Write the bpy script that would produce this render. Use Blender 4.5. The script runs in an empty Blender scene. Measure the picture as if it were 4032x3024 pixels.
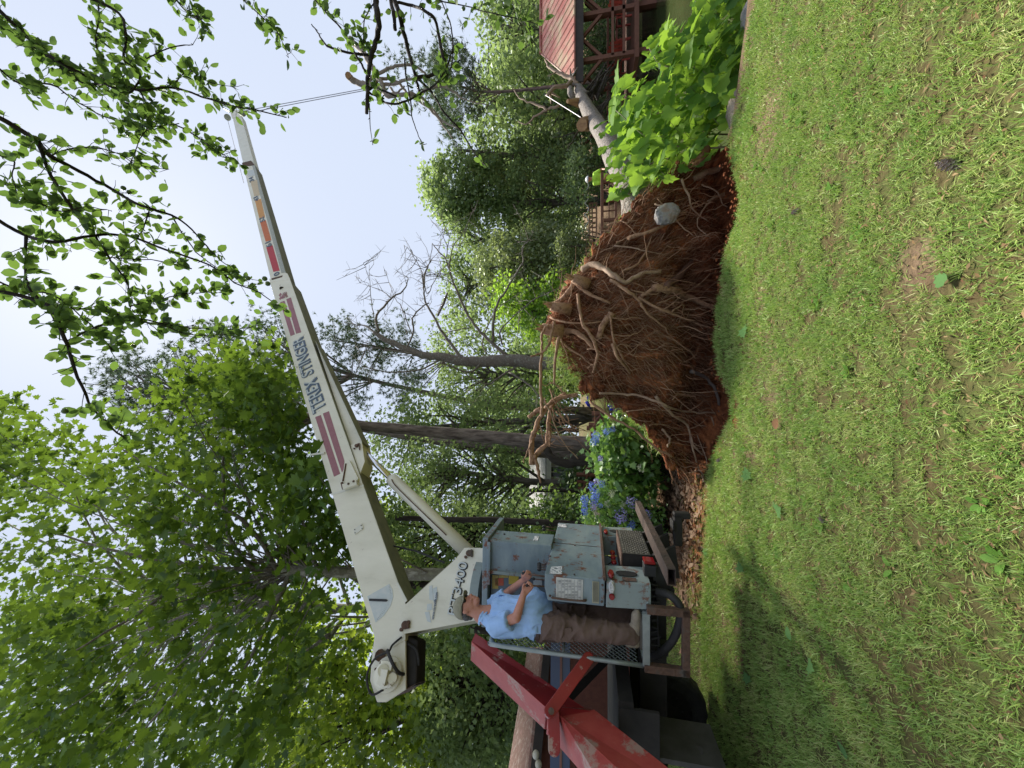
import bpy, math, random
import numpy as np
from mathutils import Vector, Matrix
random.seed(7); rng = np.random.default_rng(7)
S = bpy.context.scene; COL = S.collection
# ---------- camera (phone held sideways: picture left is up) ----------
F_PX = 1514.0; TILT = math.radians(11.5); CT, ST = math.cos(TILT), math.sin(TILT)
EYE = np.array([0.0, 0.0, 1.5])
cam_d = bpy.data.cameras.new('camera'); cam = bpy.data.objects.new('camera', cam_d); COL.objects.link(cam)
cam_d.sensor_fit = 'HORIZONTAL'; cam_d.sensor_width = 36.0; cam_d.lens = F_PX / 4032 * 36
cam_d.clip_start = 0.05; cam_d.clip_end = 2000
cam.matrix_world = Matrix(((0, 1, 0, EYE[0]), (ST, 0, -CT, EYE[1]), (-CT, 0, -ST, EYE[2]), (0, 0, 0, 1)))
S.camera = cam
# ---------- sky and sun ----------
SUN_EL = math.radians(58); SUN_AZ = math.radians(22)      # azimuth from +Y towards +X
W = bpy.data.worlds.new('World'); S.world = W; W.use_nodes = True
wn = W.node_tree; wn.nodes.clear()
wo = wn.nodes.new('ShaderNodeOutputWorld'); bg = wn.nodes.new('ShaderNodeBackground')
sky = wn.nodes.new('ShaderNodeTexSky'); sky.sky_type = 'NISHITA'; sky.sun_disc = False
sky.sun_elevation = SUN_EL; sky.sun_rotation = SUN_AZ
sky.air_density = 1.0; sky.dust_density = 2.0; sky.ozone_density = 1.5; sky.altitude = 100
mixn = wn.nodes.new('ShaderNodeMix'); mixn.data_type = 'RGBA'
mixn.inputs['Factor'].default_value = 0.9
mixn.inputs['B'].default_value = (5.7, 6.4, 7.8, 1)      # haze that whitens the sky
wn.links.new(sky.outputs[0], mixn.inputs['A']); wn.links.new(mixn.outputs['Result'], bg.inputs['Color'])
bg.inputs['Strength'].default_value = 0.05
wn.links.new(bg.outputs[0], wo.inputs[0])
sl = bpy.data.lights.new('sun', 'SUN'); sl.energy = 4.2; sl.angle = math.radians(12); sl.color = (1, .93, .82)
sun = bpy.data.objects.new('sun', sl); COL.objects.link(sun)
sd = Vector((math.sin(SUN_AZ) * math.cos(SUN_EL), math.cos(SUN_AZ) * math.cos(SUN_EL), math.sin(SUN_EL)))
sun.rotation_euler = sd.to_track_quat('Z', 'Y').to_euler(); sun.location = (-10, 10, 30)
vs = S.view_settings; vs.view_transform = 'Standard'; vs.look = 'None'; vs.gamma = 1; vs.use_curve_mapping = False
vs.exposure = 1.35
S.cycles.max_bounces = 7; S.cycles.transparent_max_bounces = 8; S.cycles.diffuse_bounces = 3
S.cycles.glossy_bounces = 3; S.cycles.transmission_bounces = 4
S.cycles.caustics_reflective = False; S.cycles.caustics_refractive = False
S.cycles.use_denoising = True

# ---------- photo geometry ----------
def ray(x, y):
    r = (1512 - y) / F_PX; u = (2016 - x) / F_PX
    d = np.array([r, CT - u * ST, u * CT + ST]); return d / d[1]
def P(x, y, d): return EYE + ray(x, y) * d
def G(x, y, z=0.0):
    d = ray(x, y); return EYE + d * ((z - EYE[2]) / d[2])
def hit(x, y, p, n):
    d = ray(x, y); return EYE + d * (np.dot(p - EYE, n) / np.dot(d, n))
def unit(v): v = np.asarray(v, float); return v / np.linalg.norm(v)
UP = np.array([0, 0, 1.0])

# ---------- materials ----------
def nt(name):
    m = bpy.data.materials.new(name); m.use_nodes = True; t = m.node_tree; t.nodes.clear()
    o = t.nodes.new('ShaderNodeOutputMaterial'); return m, t, o
def L(t, a, b): t.links.new(a, b)
def ramp(t, stops):
    r = t.nodes.new('ShaderNodeValToRGB'); e = r.color_ramp.elements
    while len(e) < len(stops): e.new(0.5)
    while len(e) > len(stops): e.remove(e[-1])
    for k, (p, c) in enumerate(stops): e[k].position = p; e[k].color = (*c, 1)
    return r
def mat(name, c1, c2=None, scale=6, rough=.6, metal=0, bump=0.0, bscale=None, stretch=(1, 1, 1), rust=0.0, rustcol=(.16, .055, .025), rscale=5, spec=.5, detail=6, c3=None, p=(.35, .65)):
    m, t, o = nt(name); b = t.nodes.new('ShaderNodeBsdfPrincipled'); L(t, b.outputs[0], o.inputs[0])
    b.inputs['Roughness'].default_value = rough; b.inputs['Metallic'].default_value = metal
    b.inputs['Specular IOR Level'].default_value = spec
    tc = t.nodes.new('ShaderNodeTexCoord'); mp = t.nodes.new('ShaderNodeMapping'); L(t, tc.outputs['Object'], mp.inputs[0])
    mp.inputs['Scale'].default_value = stretch
    n = t.nodes.new('ShaderNodeTexNoise'); n.inputs['Scale'].default_value = scale; n.inputs['Detail'].default_value = detail
    n.inputs['Roughness'].default_value = .65
    L(t, mp.outputs[0], n.inputs['Vector'])
    c2 = c2 or tuple(x * .8 for x in c1)
    st = [(p[0], c1), (p[1], c2)] if c3 is None else [(p[0], c1), (sum(p) / 2, c2), (p[1], c3)]
    r = ramp(t, st); L(t, n.outputs['Fac'], r.inputs[0]); col = r.outputs[0]
    if rust > 0:
        n2 = t.nodes.new('ShaderNodeTexNoise'); n2.inputs['Scale'].default_value = rscale; n2.inputs['Detail'].default_value = 10
        n2.inputs['Roughness'].default_value = .75; L(t, tc.outputs['Object'], n2.inputs['Vector'])
        r2 = ramp(t, [(.72 - rust * .35, (0, 0, 0)), (.78 - rust * .35, (1, 1, 1))]); L(t, n2.outputs['Fac'], r2.inputs[0])
        mx = t.nodes.new('ShaderNodeMix'); mx.data_type = 'RGBA'; L(t, r2.outputs[0], mx.inputs['Factor'])
        L(t, col, mx.inputs['A']); mx.inputs['B'].default_value = (*rustcol, 1); col = mx.outputs['Result']
    L(t, col, b.inputs['Base Color'])
    if bump > 0:
        nb = t.nodes.new('ShaderNodeTexNoise'); nb.inputs['Scale'].default_value = bscale or scale * 4; nb.inputs['Detail'].default_value = 8
        L(t, mp.outputs[0], nb.inputs['Vector'])
        bp = t.nodes.new('ShaderNodeBump'); bp.inputs['Strength'].default_value = bump; bp.inputs['Distance'].default_value = .03
        L(t, nb.outputs['Fac'], bp.inputs['Height']); L(t, bp.outputs[0], b.inputs['Normal'])
    return m
def leafmat(name, cols, trans=.45, tcol=(.35, .55, .05), rough=.45, gloss=.06, patch=None):
    m, t, o = nt(name)
    g = t.nodes.new('ShaderNodeNewGeometry'); r = ramp(t, [(i / max(1, len(cols) - 1), c) for i, c in enumerate(cols)])
    L(t, g.outputs['Random Per Island'], r.inputs[0])
    if patch:                                   # slow variation of the plant's own colour over the ground
        n = t.nodes.new('ShaderNodeTexNoise'); n.inputs['Scale'].default_value = patch; n.inputs['Detail'].default_value = 6; L(t, g.outputs['Position'], n.inputs['Vector'])
        q = t.nodes.new('ShaderNodeMath'); q.operation = 'MULTIPLY_ADD'; q.inputs[1].default_value = 2.2; q.inputs[2].default_value = -.6; L(t, n.outputs['Fac'], q.inputs[0])
        w = t.nodes.new('ShaderNodeMath'); w.operation = 'MULTIPLY_ADD'; w.inputs[1].default_value = .5; L(t, g.outputs['Random Per Island'], w.inputs[0])
        z = t.nodes.new('ShaderNodeMath'); z.operation = 'MULTIPLY'; z.inputs[1].default_value = .5; L(t, q.outputs[0], z.inputs[0]); L(t, z.outputs[0], w.inputs[2]); L(t, w.outputs[0], r.inputs[0])
    d = t.nodes.new('ShaderNodeBsdfDiffuse'); L(t, r.outputs[0], d.inputs[0])
    tr = t.nodes.new('ShaderNodeBsdfTranslucent')
    mx = t.nodes.new('ShaderNodeMix'); mx.data_type = 'RGBA'; mx.blend_type = 'MIX'; mx.inputs['Factor'].default_value = .5
    L(t, r.outputs[0], mx.inputs['A']); mx.inputs['B'].default_value = (*tcol, 1); L(t, mx.outputs['Result'], tr.inputs[0])
    a = t.nodes.new('ShaderNodeMixShader'); a.inputs[0].default_value = trans; L(t, d.outputs[0], a.inputs[1]); L(t, tr.outputs[0], a.inputs[2])
    gl = t.nodes.new('ShaderNodeBsdfGlossy'); gl.inputs['Roughness'].default_value = rough; gl.inputs[0].default_value = (.8, .85, .8, 1)
    fr = t.nodes.new('ShaderNodeMixShader'); fr.inputs[0].default_value = gloss
    L(t, a.outputs[0], fr.inputs[1]); L(t, gl.outputs[0], fr.inputs[2]); L(t, fr.outputs[0], o.inputs[0])
    return m
def bark(name, c1, c2, scale=14, bump=.8):
    return mat(name, c1, c2, scale=scale, rough=.9, bump=bump, bscale=scale * 1.6, stretch=(1, 1, .22), spec=.2)

# ---------- mesh helpers ----------
ROOT = {}
def finish(o, name, mt, parent, smooth, label=None):
    o.name = name
    if mt is not None: o.data.materials.append(mt)
    COL.objects.link(o)
    if parent is not None: o.parent = parent; ROOT[o] = ROOT[parent]
    if smooth and len(o.data.polygons): o.data.polygons.foreach_set('use_smooth', np.ones(len(o.data.polygons), bool))
    if label: o['label'] = label
    return o
def tag(o, label=None, cat=None, group=None, kind=None):
    if label: o['label'] = label
    if cat: o['category'] = cat
    if group: o['group'] = group
    if kind: o['kind'] = kind
    return o
def thing(name, loc, label, cat, group=None):
    o = bpy.data.objects.new(name, None); o.empty_display_size = .2; COL.objects.link(o)
    o.location = tuple(loc); ROOT[o] = np.array(loc, float); return tag(o, label, cat, group)
def arr_obj(name, V, Fc, mt, parent=None, origin=None, smooth=False, label=None):
    """V (n,3) world coordinates, Fc (m,k) uniform faces"""
    V = np.asarray(V, np.float32); Fc = np.asarray(Fc, np.int32); m, k = Fc.shape
    org = ROOT[parent] if parent is not None else (np.zeros(3) if origin is None else np.array(origin, float))
    V = V - org.astype(np.float32)
    me = bpy.data.meshes.new(name); me.vertices.add(len(V)); me.vertices.foreach_set('co', V.ravel())
    me.loops.add(m * k); me.loops.foreach_set('vertex_index', Fc.ravel())
    me.polygons.add(m); me.polygons.foreach_set('loop_start', np.arange(0, m * k, k, dtype=np.int32))
    me.update(calc_edges=True)
    o = bpy.data.objects.new(name, me); finish(o, name, mt, parent, smooth, label)
    if parent is None: o.location = tuple(org); ROOT[o] = org
    return o
class MB:
    def __init__(s): s.v = []; s.f = []
    def add(s, vs, fs):
        b = len(s.v); s.v += [tuple(map(float, v)) for v in vs]; s.f += [tuple(i + b for i in f) for f in fs]; return s
    def box(s, c, ax, ay, az):
        c, ax, ay, az = map(lambda q: np.asarray(q, float), (c, ax, ay, az))
        vs = [c + i * ax + j * ay + k * az for i in (-1, 1) for j in (-1, 1) for k in (-1, 1)]
        return s.add(vs, [(0, 1, 3, 2), (4, 6, 7, 5), (0, 4, 5, 1), (2, 3, 7, 6), (0, 2, 6, 4), (1, 5, 7, 3)])
    def abox(s, x0, x1, y0, y1, z0, z1):
        return s.box(((x0 + x1) / 2, (y0 + y1) / 2, (z0 + z1) / 2), ((x1 - x0) / 2, 0, 0), (0, (y1 - y0) / 2, 0), (0, 0, (z1 - z0) / 2))
    def hexa(s, a, b):                     # two corresponding loops of points joined
        n = len(a); vs = list(a) + list(b)
        return s.add(vs, [tuple(range(n))[::-1], tuple(range(n, 2 * n))] + [(i, (i + 1) % n, n + (i + 1) % n, n + i) for i in range(n)])
    def prism(s, pts, vec): pts = [np.asarray(p, float) for p in pts]; return s.hexa(pts, [p + np.asarray(vec) for p in pts])
    def tube(s, pts, rad, n=8, caps=True, jit=0):
        pts = [np.asarray(p, float) for p in pts]; m = len(pts)
        if np.isscalar(rad): rad = [rad] * m
        b = len(s.v); t0 = unit(pts[1] - pts[0]); ref = np.array([0, 0, 1.0]) if abs(t0[2]) < .9 else np.array([1.0, 0, 0])
        u = unit(np.cross(t0, ref))
        for i, p in enumerate(pts):
            t = unit(pts[min(i + 1, m - 1)] - pts[max(i - 1, 0)]); u = u - t * np.dot(u, t); u = unit(u); w = np.cross(t, u)
            for k in range(n):
                a = 2 * math.pi * k / n; r = rad[i] * (1 + (random.uniform(-jit, jit) if jit else 0))
                s.v.append(tuple(p + r * (math.cos(a) * u + math.sin(a) * w)))
        for i in range(m - 1):
            for k in range(n):
                a, c = b + i * n + k, b + i * n + (k + 1) % n; s.f.append((a, c, c + n, a + n))
        if caps: s.f.append(tuple(b + k for k in range(n))[::-1]); s.f.append(tuple(b + (m - 1) * n + k for k in range(n)))
        return s
    def cyl(s, a, b, r, n=20, r2=None): return s.tube([a, b], [r, r if r2 is None else r2], n)
    def ball(s, c, r, nu=12, nv=8, rx=None, noise=0):
        c = np.asarray(c, float); R = np.asarray(r, float) * np.ones(3); b = len(s.v)
        s.v.append(tuple(c + [0, 0, R[2]]))
        for i in range(1, nv):
            a = math.pi * i / nv
            for k in range(nu):
                q = 2 * math.pi * k / nu; d = np.array([math.sin(a) * math.cos(q), math.sin(a) * math.sin(q), math.cos(a)])
                s.v.append(tuple(c + R * d * (1 + random.uniform(-noise, noise))))
        s.v.append(tuple(c - [0, 0, R[2]])); e = len(s.v) - 1
        for k in range(nu): s.f.append((b, b + 1 + k, b + 1 + (k + 1) % nu)); s.f.append((e, e - nu + (k + 1) % nu, e - nu + k))
        for i in range(nv - 2):
            for k in range(nu):
                a, c2 = b + 1 + i * nu + k, b + 1 + i * nu + (k + 1) % nu; s.f.append((a, a + nu, c2 + nu, c2))
        return s
    def obj(s, name, mt, parent=None, origin=None, smooth=False, label=None, bevel=0, autosmooth=None):
        org = ROOT[parent] if parent is not None else (np.zeros(3) if origin is None else np.array(origin, float))
        me = bpy.data.meshes.new(name); me.from_pydata([tuple(np.array(v) - org) for v in s.v], [], s.f); me.update()
        o = bpy.data.objects.new(name, me); finish(o, name, mt, parent, smooth, label)
        if parent is None: o.location = tuple(org); ROOT[o] = org
        if bevel > 0:
            md = o.modifiers.new('bevel', 'BEVEL'); md.width = bevel; md.segments = 2; md.limit_method = 'ANGLE'; md.angle_limit = math.radians(40)
        return o
def smooth_path(pts, n=4, wob=0.0):
    pts = [np.asarray(p, float) for p in pts]; out = []
    for i in range(len(pts) - 1):
        p0, p1, p2, p3 = pts[max(i - 1, 0)], pts[i], pts[i + 1], pts[min(i + 2, len(pts) - 1)]
        for k in range(n):
            t = k / n; q = .5 * ((2 * p1) + (p2 - p0) * t + (2 * p0 - 5 * p1 + 4 * p2 - p3) * t * t + (3 * p1 - p0 - 3 * p2 + p3) * t ** 3)
            if wob: q = q + np.array([random.uniform(-wob, wob) for _ in range(3)])
            out.append(q)
    out.append(pts[-1]); return out
def lerpr(a, b, n): return [a + (b - a) * i / max(1, n - 1) for i in range(n)]
# value noise
_VT = {}
def vn(x, y, seed=0):
    if seed not in _VT: _VT[seed] = np.random.default_rng(seed).random((256, 256))
    T = _VT[seed]; xi = np.floor(x).astype(int); yi = np.floor(y).astype(int)
    fx = x - xi; fy = y - yi; fx = fx * fx * (3 - 2 * fx); fy = fy * fy * (3 - 2 * fy)
    a = T[xi & 255, yi & 255]; b = T[(xi + 1) & 255, yi & 255]; c = T[xi & 255, (yi + 1) & 255]; d = T[(xi + 1) & 255, (yi + 1) & 255]
    return (a * (1 - fx) + b * fx) * (1 - fy) + (c * (1 - fx) + d * fx) * fy
def fbm(x, y, seed=0, o=4):
    s = 0; a = .5; 
    for i in range(o): s = s + a * vn(x * 2 ** i, y * 2 ** i, seed + i); a *= .5
    return s / (1 - .5 ** o)
def inpoly(px, py, poly):
    px = np.asarray(px); py = np.asarray(py); c = np.zeros(px.shape, bool); n = len(poly); j = n - 1
    for i in range(n):
        xi, yi = poly[i]; xj, yj = poly[j]
        k = ((yi > py) != (yj > py)) & (px < (xj - xi) * (py - yi) / (yj - yi + 1e-12) + xi); c ^= k; j = i
    return c
# leaf templates: verts (k,3) x=across y=along z=normal, faces uniform tris
T_DIA = (np.array([(0, 0, 0), (.36, .5, .09), (0, 1, 0), (-.36, .5, .09)]), np.array([(0, 1, 2, 3)]))
T_OVAL = (np.array([(0, 0, 0), (.22, .18, .05), (.32, .45, .07), (.24, .75, .04), (0, 1, -.05), (-.24, .75, .04), (-.32, .45, .07), (-.22, .18, .05), (0, .5, 0)]),
          np.array([(8, i, (i + 1) % 8) for i in range(8)]))
_m = [(0, 0), (.12, .06), (.5, -.02), (.36, .2), (.62, .42), (.3, .5), (.34, .74), (.16, .72), (0, 1.05), (-.16, .72), (-.34, .74), (-.3, .5), (-.62, .42), (-.36, .2), (-.5, -.02), (-.12, .06)]
T_MAPLE = (np.array([(a, b, .12 * abs(a)) for a, b in _m] + [(0, .38, 0)]), np.array([(16, i, (i + 1) % 16) for i in range(16)]))
_h = [(0, 0), (.2, -.1), (.42, .08), (.45, .34), (.3, .42), (.34, .66), (.15, .74), (0, 1.1), (-.15, .74), (-.34, .66), (-.3, .42), (-.45, .34), (-.42, .08), (-.2, -.1)]
T_HEART = (np.array([(a, b, .2 * abs(a) - .15 * b * b) for a, b in _h] + [(0, .35, -.02)]), np.array([(14, i, (i + 1) % 14) for i in range(14)]))
T_BLADE = (np.array([(-.045, 0, 0), (.045, 0, 0), (-.04, .5, .06), (.04, .5, .06), (0, 1, .22)]), np.array([(0, 1, 3), (0, 3, 2), (2, 3, 4)]))
T_NEED = (np.array([(-.012, 0, 0), (.012, 0, 0), (0, 1, .05)]), np.array([(0, 1, 2)]))
def scatter(T, pos, nrm, ax, size, wid=None):
    tv, tf = T; N = len(pos); ax = ax / (np.linalg.norm(ax, axis=1, keepdims=True) + 1e-9)
    nrm = nrm - ax * np.sum(nrm * ax, 1, keepdims=True); nrm /= (np.linalg.norm(nrm, axis=1, keepdims=True) + 1e-9)
    b = np.cross(ax, nrm); w = size if wid is None else wid
    V = pos[:, None, :] + (w[:, None] * tv[None, :, 0])[..., None] * b[:, None, :] + (size[:, None] * tv[None, :, 1])[..., None] * ax[:, None, :] + (size[:, None] * tv[None, :, 2])[..., None] * nrm[:, None, :]
    Fc = tf[None] + (np.arange(N) * len(tv))[:, None, None]
    return V.reshape(-1, 3), Fc.reshape(-1, tf.shape[1])
def rdir(n, zb=0.0):
    v = rng.normal(size=(n, 3)); v /= np.linalg.norm(v, axis=1, keepdims=True); v[:, 2] += zb; return v / np.linalg.norm(v, axis=1, keepdims=True)
# ================= SETTING =================
EDGE = [(2868, 560), (2880, 647), (2911, 757), (2895, 874), (2852, 992), (2840, 1101), (2817, 1250), (2817, 1344), (2832, 1462), (2880, 1564), (2887, 1642), (2832, 1728), (2800, 1822)]
EG = np.array([G(x, y)[:2] for x, y in EDGE])
PIT = [tuple(p) for p in EG] + [(-1.35, 5.9), (-.6, 6.3), (1.2, 6.3), (2.8, 5.9), (3.1, 5.0)]
def sst(x, a, b): t = np.clip((x - a) / (b - a), 0, 1); return t * t * (3 - 2 * t)
def bank_y(X): return np.interp(X, [1.2, 2.0, 2.6, 2.86, 3.55, 5.0, 9.0, 30], [7.2, 6.6, 5.1, 4.45, 4.1, 3.6, 2.6, 0])
def H(X, Y):
    X = np.asarray(X, float); Y = np.asarray(Y, float)
    h = .05 * (fbm(X * .5, Y * .5, 3) - .5) * sst(Y, 2, 5)
    d = Y - bank_y(X); m = sst(X, 1.0, 2.6) * sst(X, 0, 3)
    m = np.where(Y > 8, sst(X - .14 * Y, -.6, 1.4), m)
    h = h - 1.9 * m * sst(d, 0, 2.6) * (1 - sst(Y, 21, 26))
    h = h + .10 * np.clip(Y - 13, 0, 25) * (1 - m * (1 - sst(Y, 21, 26))) + .02 * np.clip(Y - 40, 0, 60)
    h = h + .12 * sst(-X, 1.6, 3) * sst(Y, 4, 6.5)
    return h
def pitmask(X, Y): return inpoly(X, Y, PIT)
def terrain():
    def axis(lo, hi, f0, f1, st, far):
        a = list(np.arange(f0, f1, st)); x = f1; s = st
        while x < hi: a.append(x); s *= 1.12; x += s
        a.append(hi); x = f0; s = st; b = []
        while x > lo: s *= 1.12; x -= s; b.append(x)
        b.append(lo) if b[-1] > lo else None
        return np.array(sorted(set(b)) + a)
    xs = axis(-160, 160, -3.4, 4.4, .035, 0); ys = axis(-30, 260, 3.6, 7.2, .035, 0)
    X, Y = np.meshgrid(xs, ys); Z = H(X, Y); pm = pitmask(X, Y)
    Z = np.where(pm, -.75 + .35 * fbm(X * 2.2, Y * 2.2, 9) + .1 * fbm(X * 9, Y * 9, 5), Z)
    # ragged lip
    soil = pm.astype(float)
    lit = sst(X, -3.6, -2.6) * (1 - sst(X, -1.3, -.9)) * sst(Y, 5.6, 6.3) * (1 - sst(Y, 9, 11))
    bn = fbm(X * 1.3, Y * 1.3, 21); near = (Y < 6)
    patch = sst(bn, .64, .74) * .5
    gx, gy = G(3600, 1075)[:2]; patch = np.maximum(patch, 1 - sst(np.hypot((X - gx) / 1.5, Y - gy) + .1 * (fbm(X * 8, Y * 8, 4) - .5), .03, .15))
    gx, gy = G(3020, 480)[:2]; patch = np.maximum(patch, .9 * (1 - sst(np.hypot((X - gx), Y - gy) + .3 * (fbm(X * 5, Y * 5, 4) - .5), .1, .5)))
    db = Y - bank_y(X); bk = sst(X, 2.2, 2.6) * sst(db, -.35, .1); patch = np.maximum(patch, bk)
    ed = np.full(X.shape, 9.0)
    for a, b in zip(EG[:-1], EG[1:]):
        ab = b - a; t = np.clip(((X - a[0]) * ab[0] + (Y - a[1]) * ab[1]) / (ab @ ab), 0, 1)
        ed = np.minimum(ed, np.hypot(X - a[0] - t * ab[0], Y - a[1] - t * ab[1]))
    soil = np.maximum(soil, (1 - sst(ed, .03, .22 + 0 * X)) * sst(fbm(X * 3, Y * 3, 31), .35, .6))
    ls = sst(-X, .7, 1.3) * (1 - sst(-X, 2.6, 3.4)) * sst(Y, 5.2, 5.8) * (1 - sst(Y, 6.4, 7.2)); soil = np.maximum(soil, ls * .9)
    ny, nx = X.shape; idx = np.arange(ny * nx).reshape(ny, nx)
    Fc = np.stack([idx[:-1, :-1], idx[:-1, 1:], idx[1:, 1:], idx[1:, :-1]], -1).reshape(-1, 4)
    m, t, o = nt('ground_soil_and_lawn'); b = t.nodes.new('ShaderNodeBsdfPrincipled'); L(t, b.outputs[0], o.inputs[0]); b.inputs['Roughness'].default_value = .95
    b.inputs['Specular IOR Level'].default_value = .15
    at = t.nodes.new('ShaderNodeAttribute'); at.attribute_name = 'mask'; sp = t.nodes.new('ShaderNodeSeparateColor'); L(t, at.outputs['Color'], sp.inputs[0])
    tc = t.nodes.new('ShaderNodeTexCoord')
    def noi(sc, stops):
        n = t.nodes.new('ShaderNodeTexNoise'); n.inputs['Scale'].default_value = sc; n.inputs['Detail'].default_value = 10; n.inputs['Roughness'].default_value = .7
        L(t, tc.outputs['Object'], n.inputs['Vector']); r = ramp(t, stops); L(t, n.outputs['Fac'], r.inputs[0]); return r.outputs[0]
    lawn = noi(3.5, [(.3, (.10, .065, .035)), (.5, (.085, .08, .03)), (.7, (.08, .11, .03))])
    clay = noi(7, [(.3, (.075, .028, .014)), (.5, (.20, .075, .033)), (.7, (.34, .13, .055))])
    dirt = noi(9, [(.3, (.10, .065, .04)), (.6, (.21, .145, .095)), (.75, (.3, .22, .15))])
    lt = noi(18, [(.35, (.07, .042, .028)), (.5, (.15, .10, .065)), (.65, (.28, .2, .13))])
    cur = lawn
    for ch, cc in (('Green', dirt), ('Blue', lt), ('Red', clay)):
        mx = t.nodes.new('ShaderNodeMix'); mx.data_type = 'RGBA'; L(t, sp.outputs[ch], mx.inputs['Factor']); L(t, cur, mx.inputs['A']); L(t, cc, mx.inputs['B']); cur = mx.outputs['Result']
    L(t, cur, b.inputs['Base Color'])
    nb = t.nodes.new('ShaderNodeTexNoise'); nb.inputs['Scale'].default_value = 22; nb.inputs['Detail'].default_value = 10; L(t, tc.outputs['Object'], nb.inputs['Vector'])
    bp = t.nodes.new('ShaderNodeBump'); bp.inputs['Strength'].default_value = .8; bp.inputs['Distance'].default_value = .05; L(t, nb.outputs['Fac'], bp.inputs['Height']); L(t, bp.outputs[0], b.inputs['Normal'])
    ob = arr_obj('ground', np.stack([X, Y, Z], -1).reshape(-1, 3), Fc, m, smooth=True); tag(ob, kind='structure')
    ca = ob.data.color_attributes.new('mask', 'FLOAT_COLOR', 'POINT')
    C4 = np.stack([soil, patch, lit, np.ones_like(soil)], -1).astype(np.float32); ca.data.foreach_set('color', C4.ravel())
    return ob
terrain()
# water
wm, t, o = nt('pond_water'); b = t.nodes.new('ShaderNodeBsdfPrincipled'); L(t, b.outputs[0], o.inputs[0])
b.inputs['Base Color'].default_value = (.045, .06, .022, 1); b.inputs['Roughness'].default_value = .07; b.inputs['IOR'].default_value = 1.33
tc = t.nodes.new('ShaderNodeTexCoord'); n = t.nodes.new('ShaderNodeTexNoise'); n.inputs['Scale'].default_value = 3.5; n.inputs['Detail'].default_value = 3
L(t, tc.outputs['Object'], n.inputs['Vector']); bp = t.nodes.new('ShaderNodeBump'); bp.inputs['Strength'].default_value = .22; bp.inputs['Distance'].default_value = .06
L(t, n.outputs['Fac'], bp.inputs['Height']); L(t, bp.outputs[0], b.inputs['Normal'])
WZ = -.95
tag(MB().add([(.8, 4, WZ), (60, 4, WZ), (60, 27, WZ), (.8, 27, WZ)], [(0, 1, 2, 3)]).obj('pond_water', wm), kind='structure')

# grass
GM = leafmat('grass_blades', [(.16, .29, .06), (.22, .36, .08), (.28, .42, .10), (.35, .46, .12), (.46, .50, .18), (.60, .54, .30)], trans=.3, tcol=(.25, .42, .05), gloss=.03, patch=2.6)
def lawn():
    Vs = []; Fs = []; base = 0
    for (y0, y1, n, ln, wd) in ((1.2, 2.4, 90000, .040, .085), (2.4, 3.6, 130000, .042, .10), (3.6, 5.4, 170000, .045, .125), (5.2, 9.0, 90000, .075, .12), (9, 26, 50000, .13, .12)):
        Y = rng.uniform(y0, y1, n * 2); wx = 1.3 * y1 + .7; X = rng.uniform(-wx, wx, n * 2)
        if y0 >= 9: X = rng.uniform(-16, 9, n * 2)
        bn = fbm(X * 1.3, Y * 1.3, 21); pd = sst(bn, .58, .72) * .42
        gx, gy = G(3600, 1075)[:2]; pd = np.maximum(pd, 1 - sst(np.hypot((X - gx) / 1.5, Y - gy) + .1 * (fbm(X * 8, Y * 8, 4) - .5), .03, .15))
        gx, gy = G(3020, 480)[:2]; pd = np.maximum(pd, .8 * (1 - sst(np.hypot((X - gx), Y - gy) + .3 * (fbm(X * 5, Y * 5, 4) - .5), .1, .5)))
        cl = fbm(X * 15, Y * 15, 77, 2); pd = np.maximum(pd, .92 * (1 - sst(cl, .30, .50)))
        keep = rng.random(n * 2) > pd
        keep &= ~pitmask(X, Y)
        keep &= ~((X > 2.2) & (Y > bank_y(X) - .08)) | (Y > 22)
        keep &= ~((Y > 6.2) & (X > .14 * Y - .6) & (Y < 24))
        lt = (X > -3.3) & (X < -1.1) & (Y > 5.9) & (Y < 9.3); keep &= ~(lt & (rng.random(n * 2) < .93))
        lt = (X > -2.8) & (X < -.8) & (Y > 5.35) & (Y < 6.2); keep &= ~(lt & (rng.random(n * 2) < .6))
        X, Y = X[keep][:n], Y[keep][:n]; cl = fbm(X * 9, Y * 9, 77, 2); n2 = len(X)
        p = np.stack([X, Y, H(X, Y) - .004], -1)
        th = rng.uniform(0, 2 * np.pi, n2); lean = rng.uniform(.15, 1.25, n2)
        ax = np.stack([np.cos(th) * np.sin(lean), np.sin(th) * np.sin(lean), np.cos(lean)], -1)
        nr = np.tile([0, 0, 1.0], (n2, 1)) + .5 * rng.normal(size=(n2, 3)); s = ln * rng.uniform(.5, 1.5, n2) * (.7 + .6 * cl)
        V, Fc = scatter(T_BLADE, p, -nr, ax, s, wid=np.full(n2, wd * .55) * rng.uniform(.6, 1.3, n2))
        Vs.append(V); Fs.append(Fc + base); base += len(V)
    o = arr_obj('grass', np.concatenate(Vs), np.concatenate(Fs), GM, smooth=True); tag(o, 'mown green lawn grass with dry blades and bare patches', 'grass', kind='stuff')
lawn()
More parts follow.
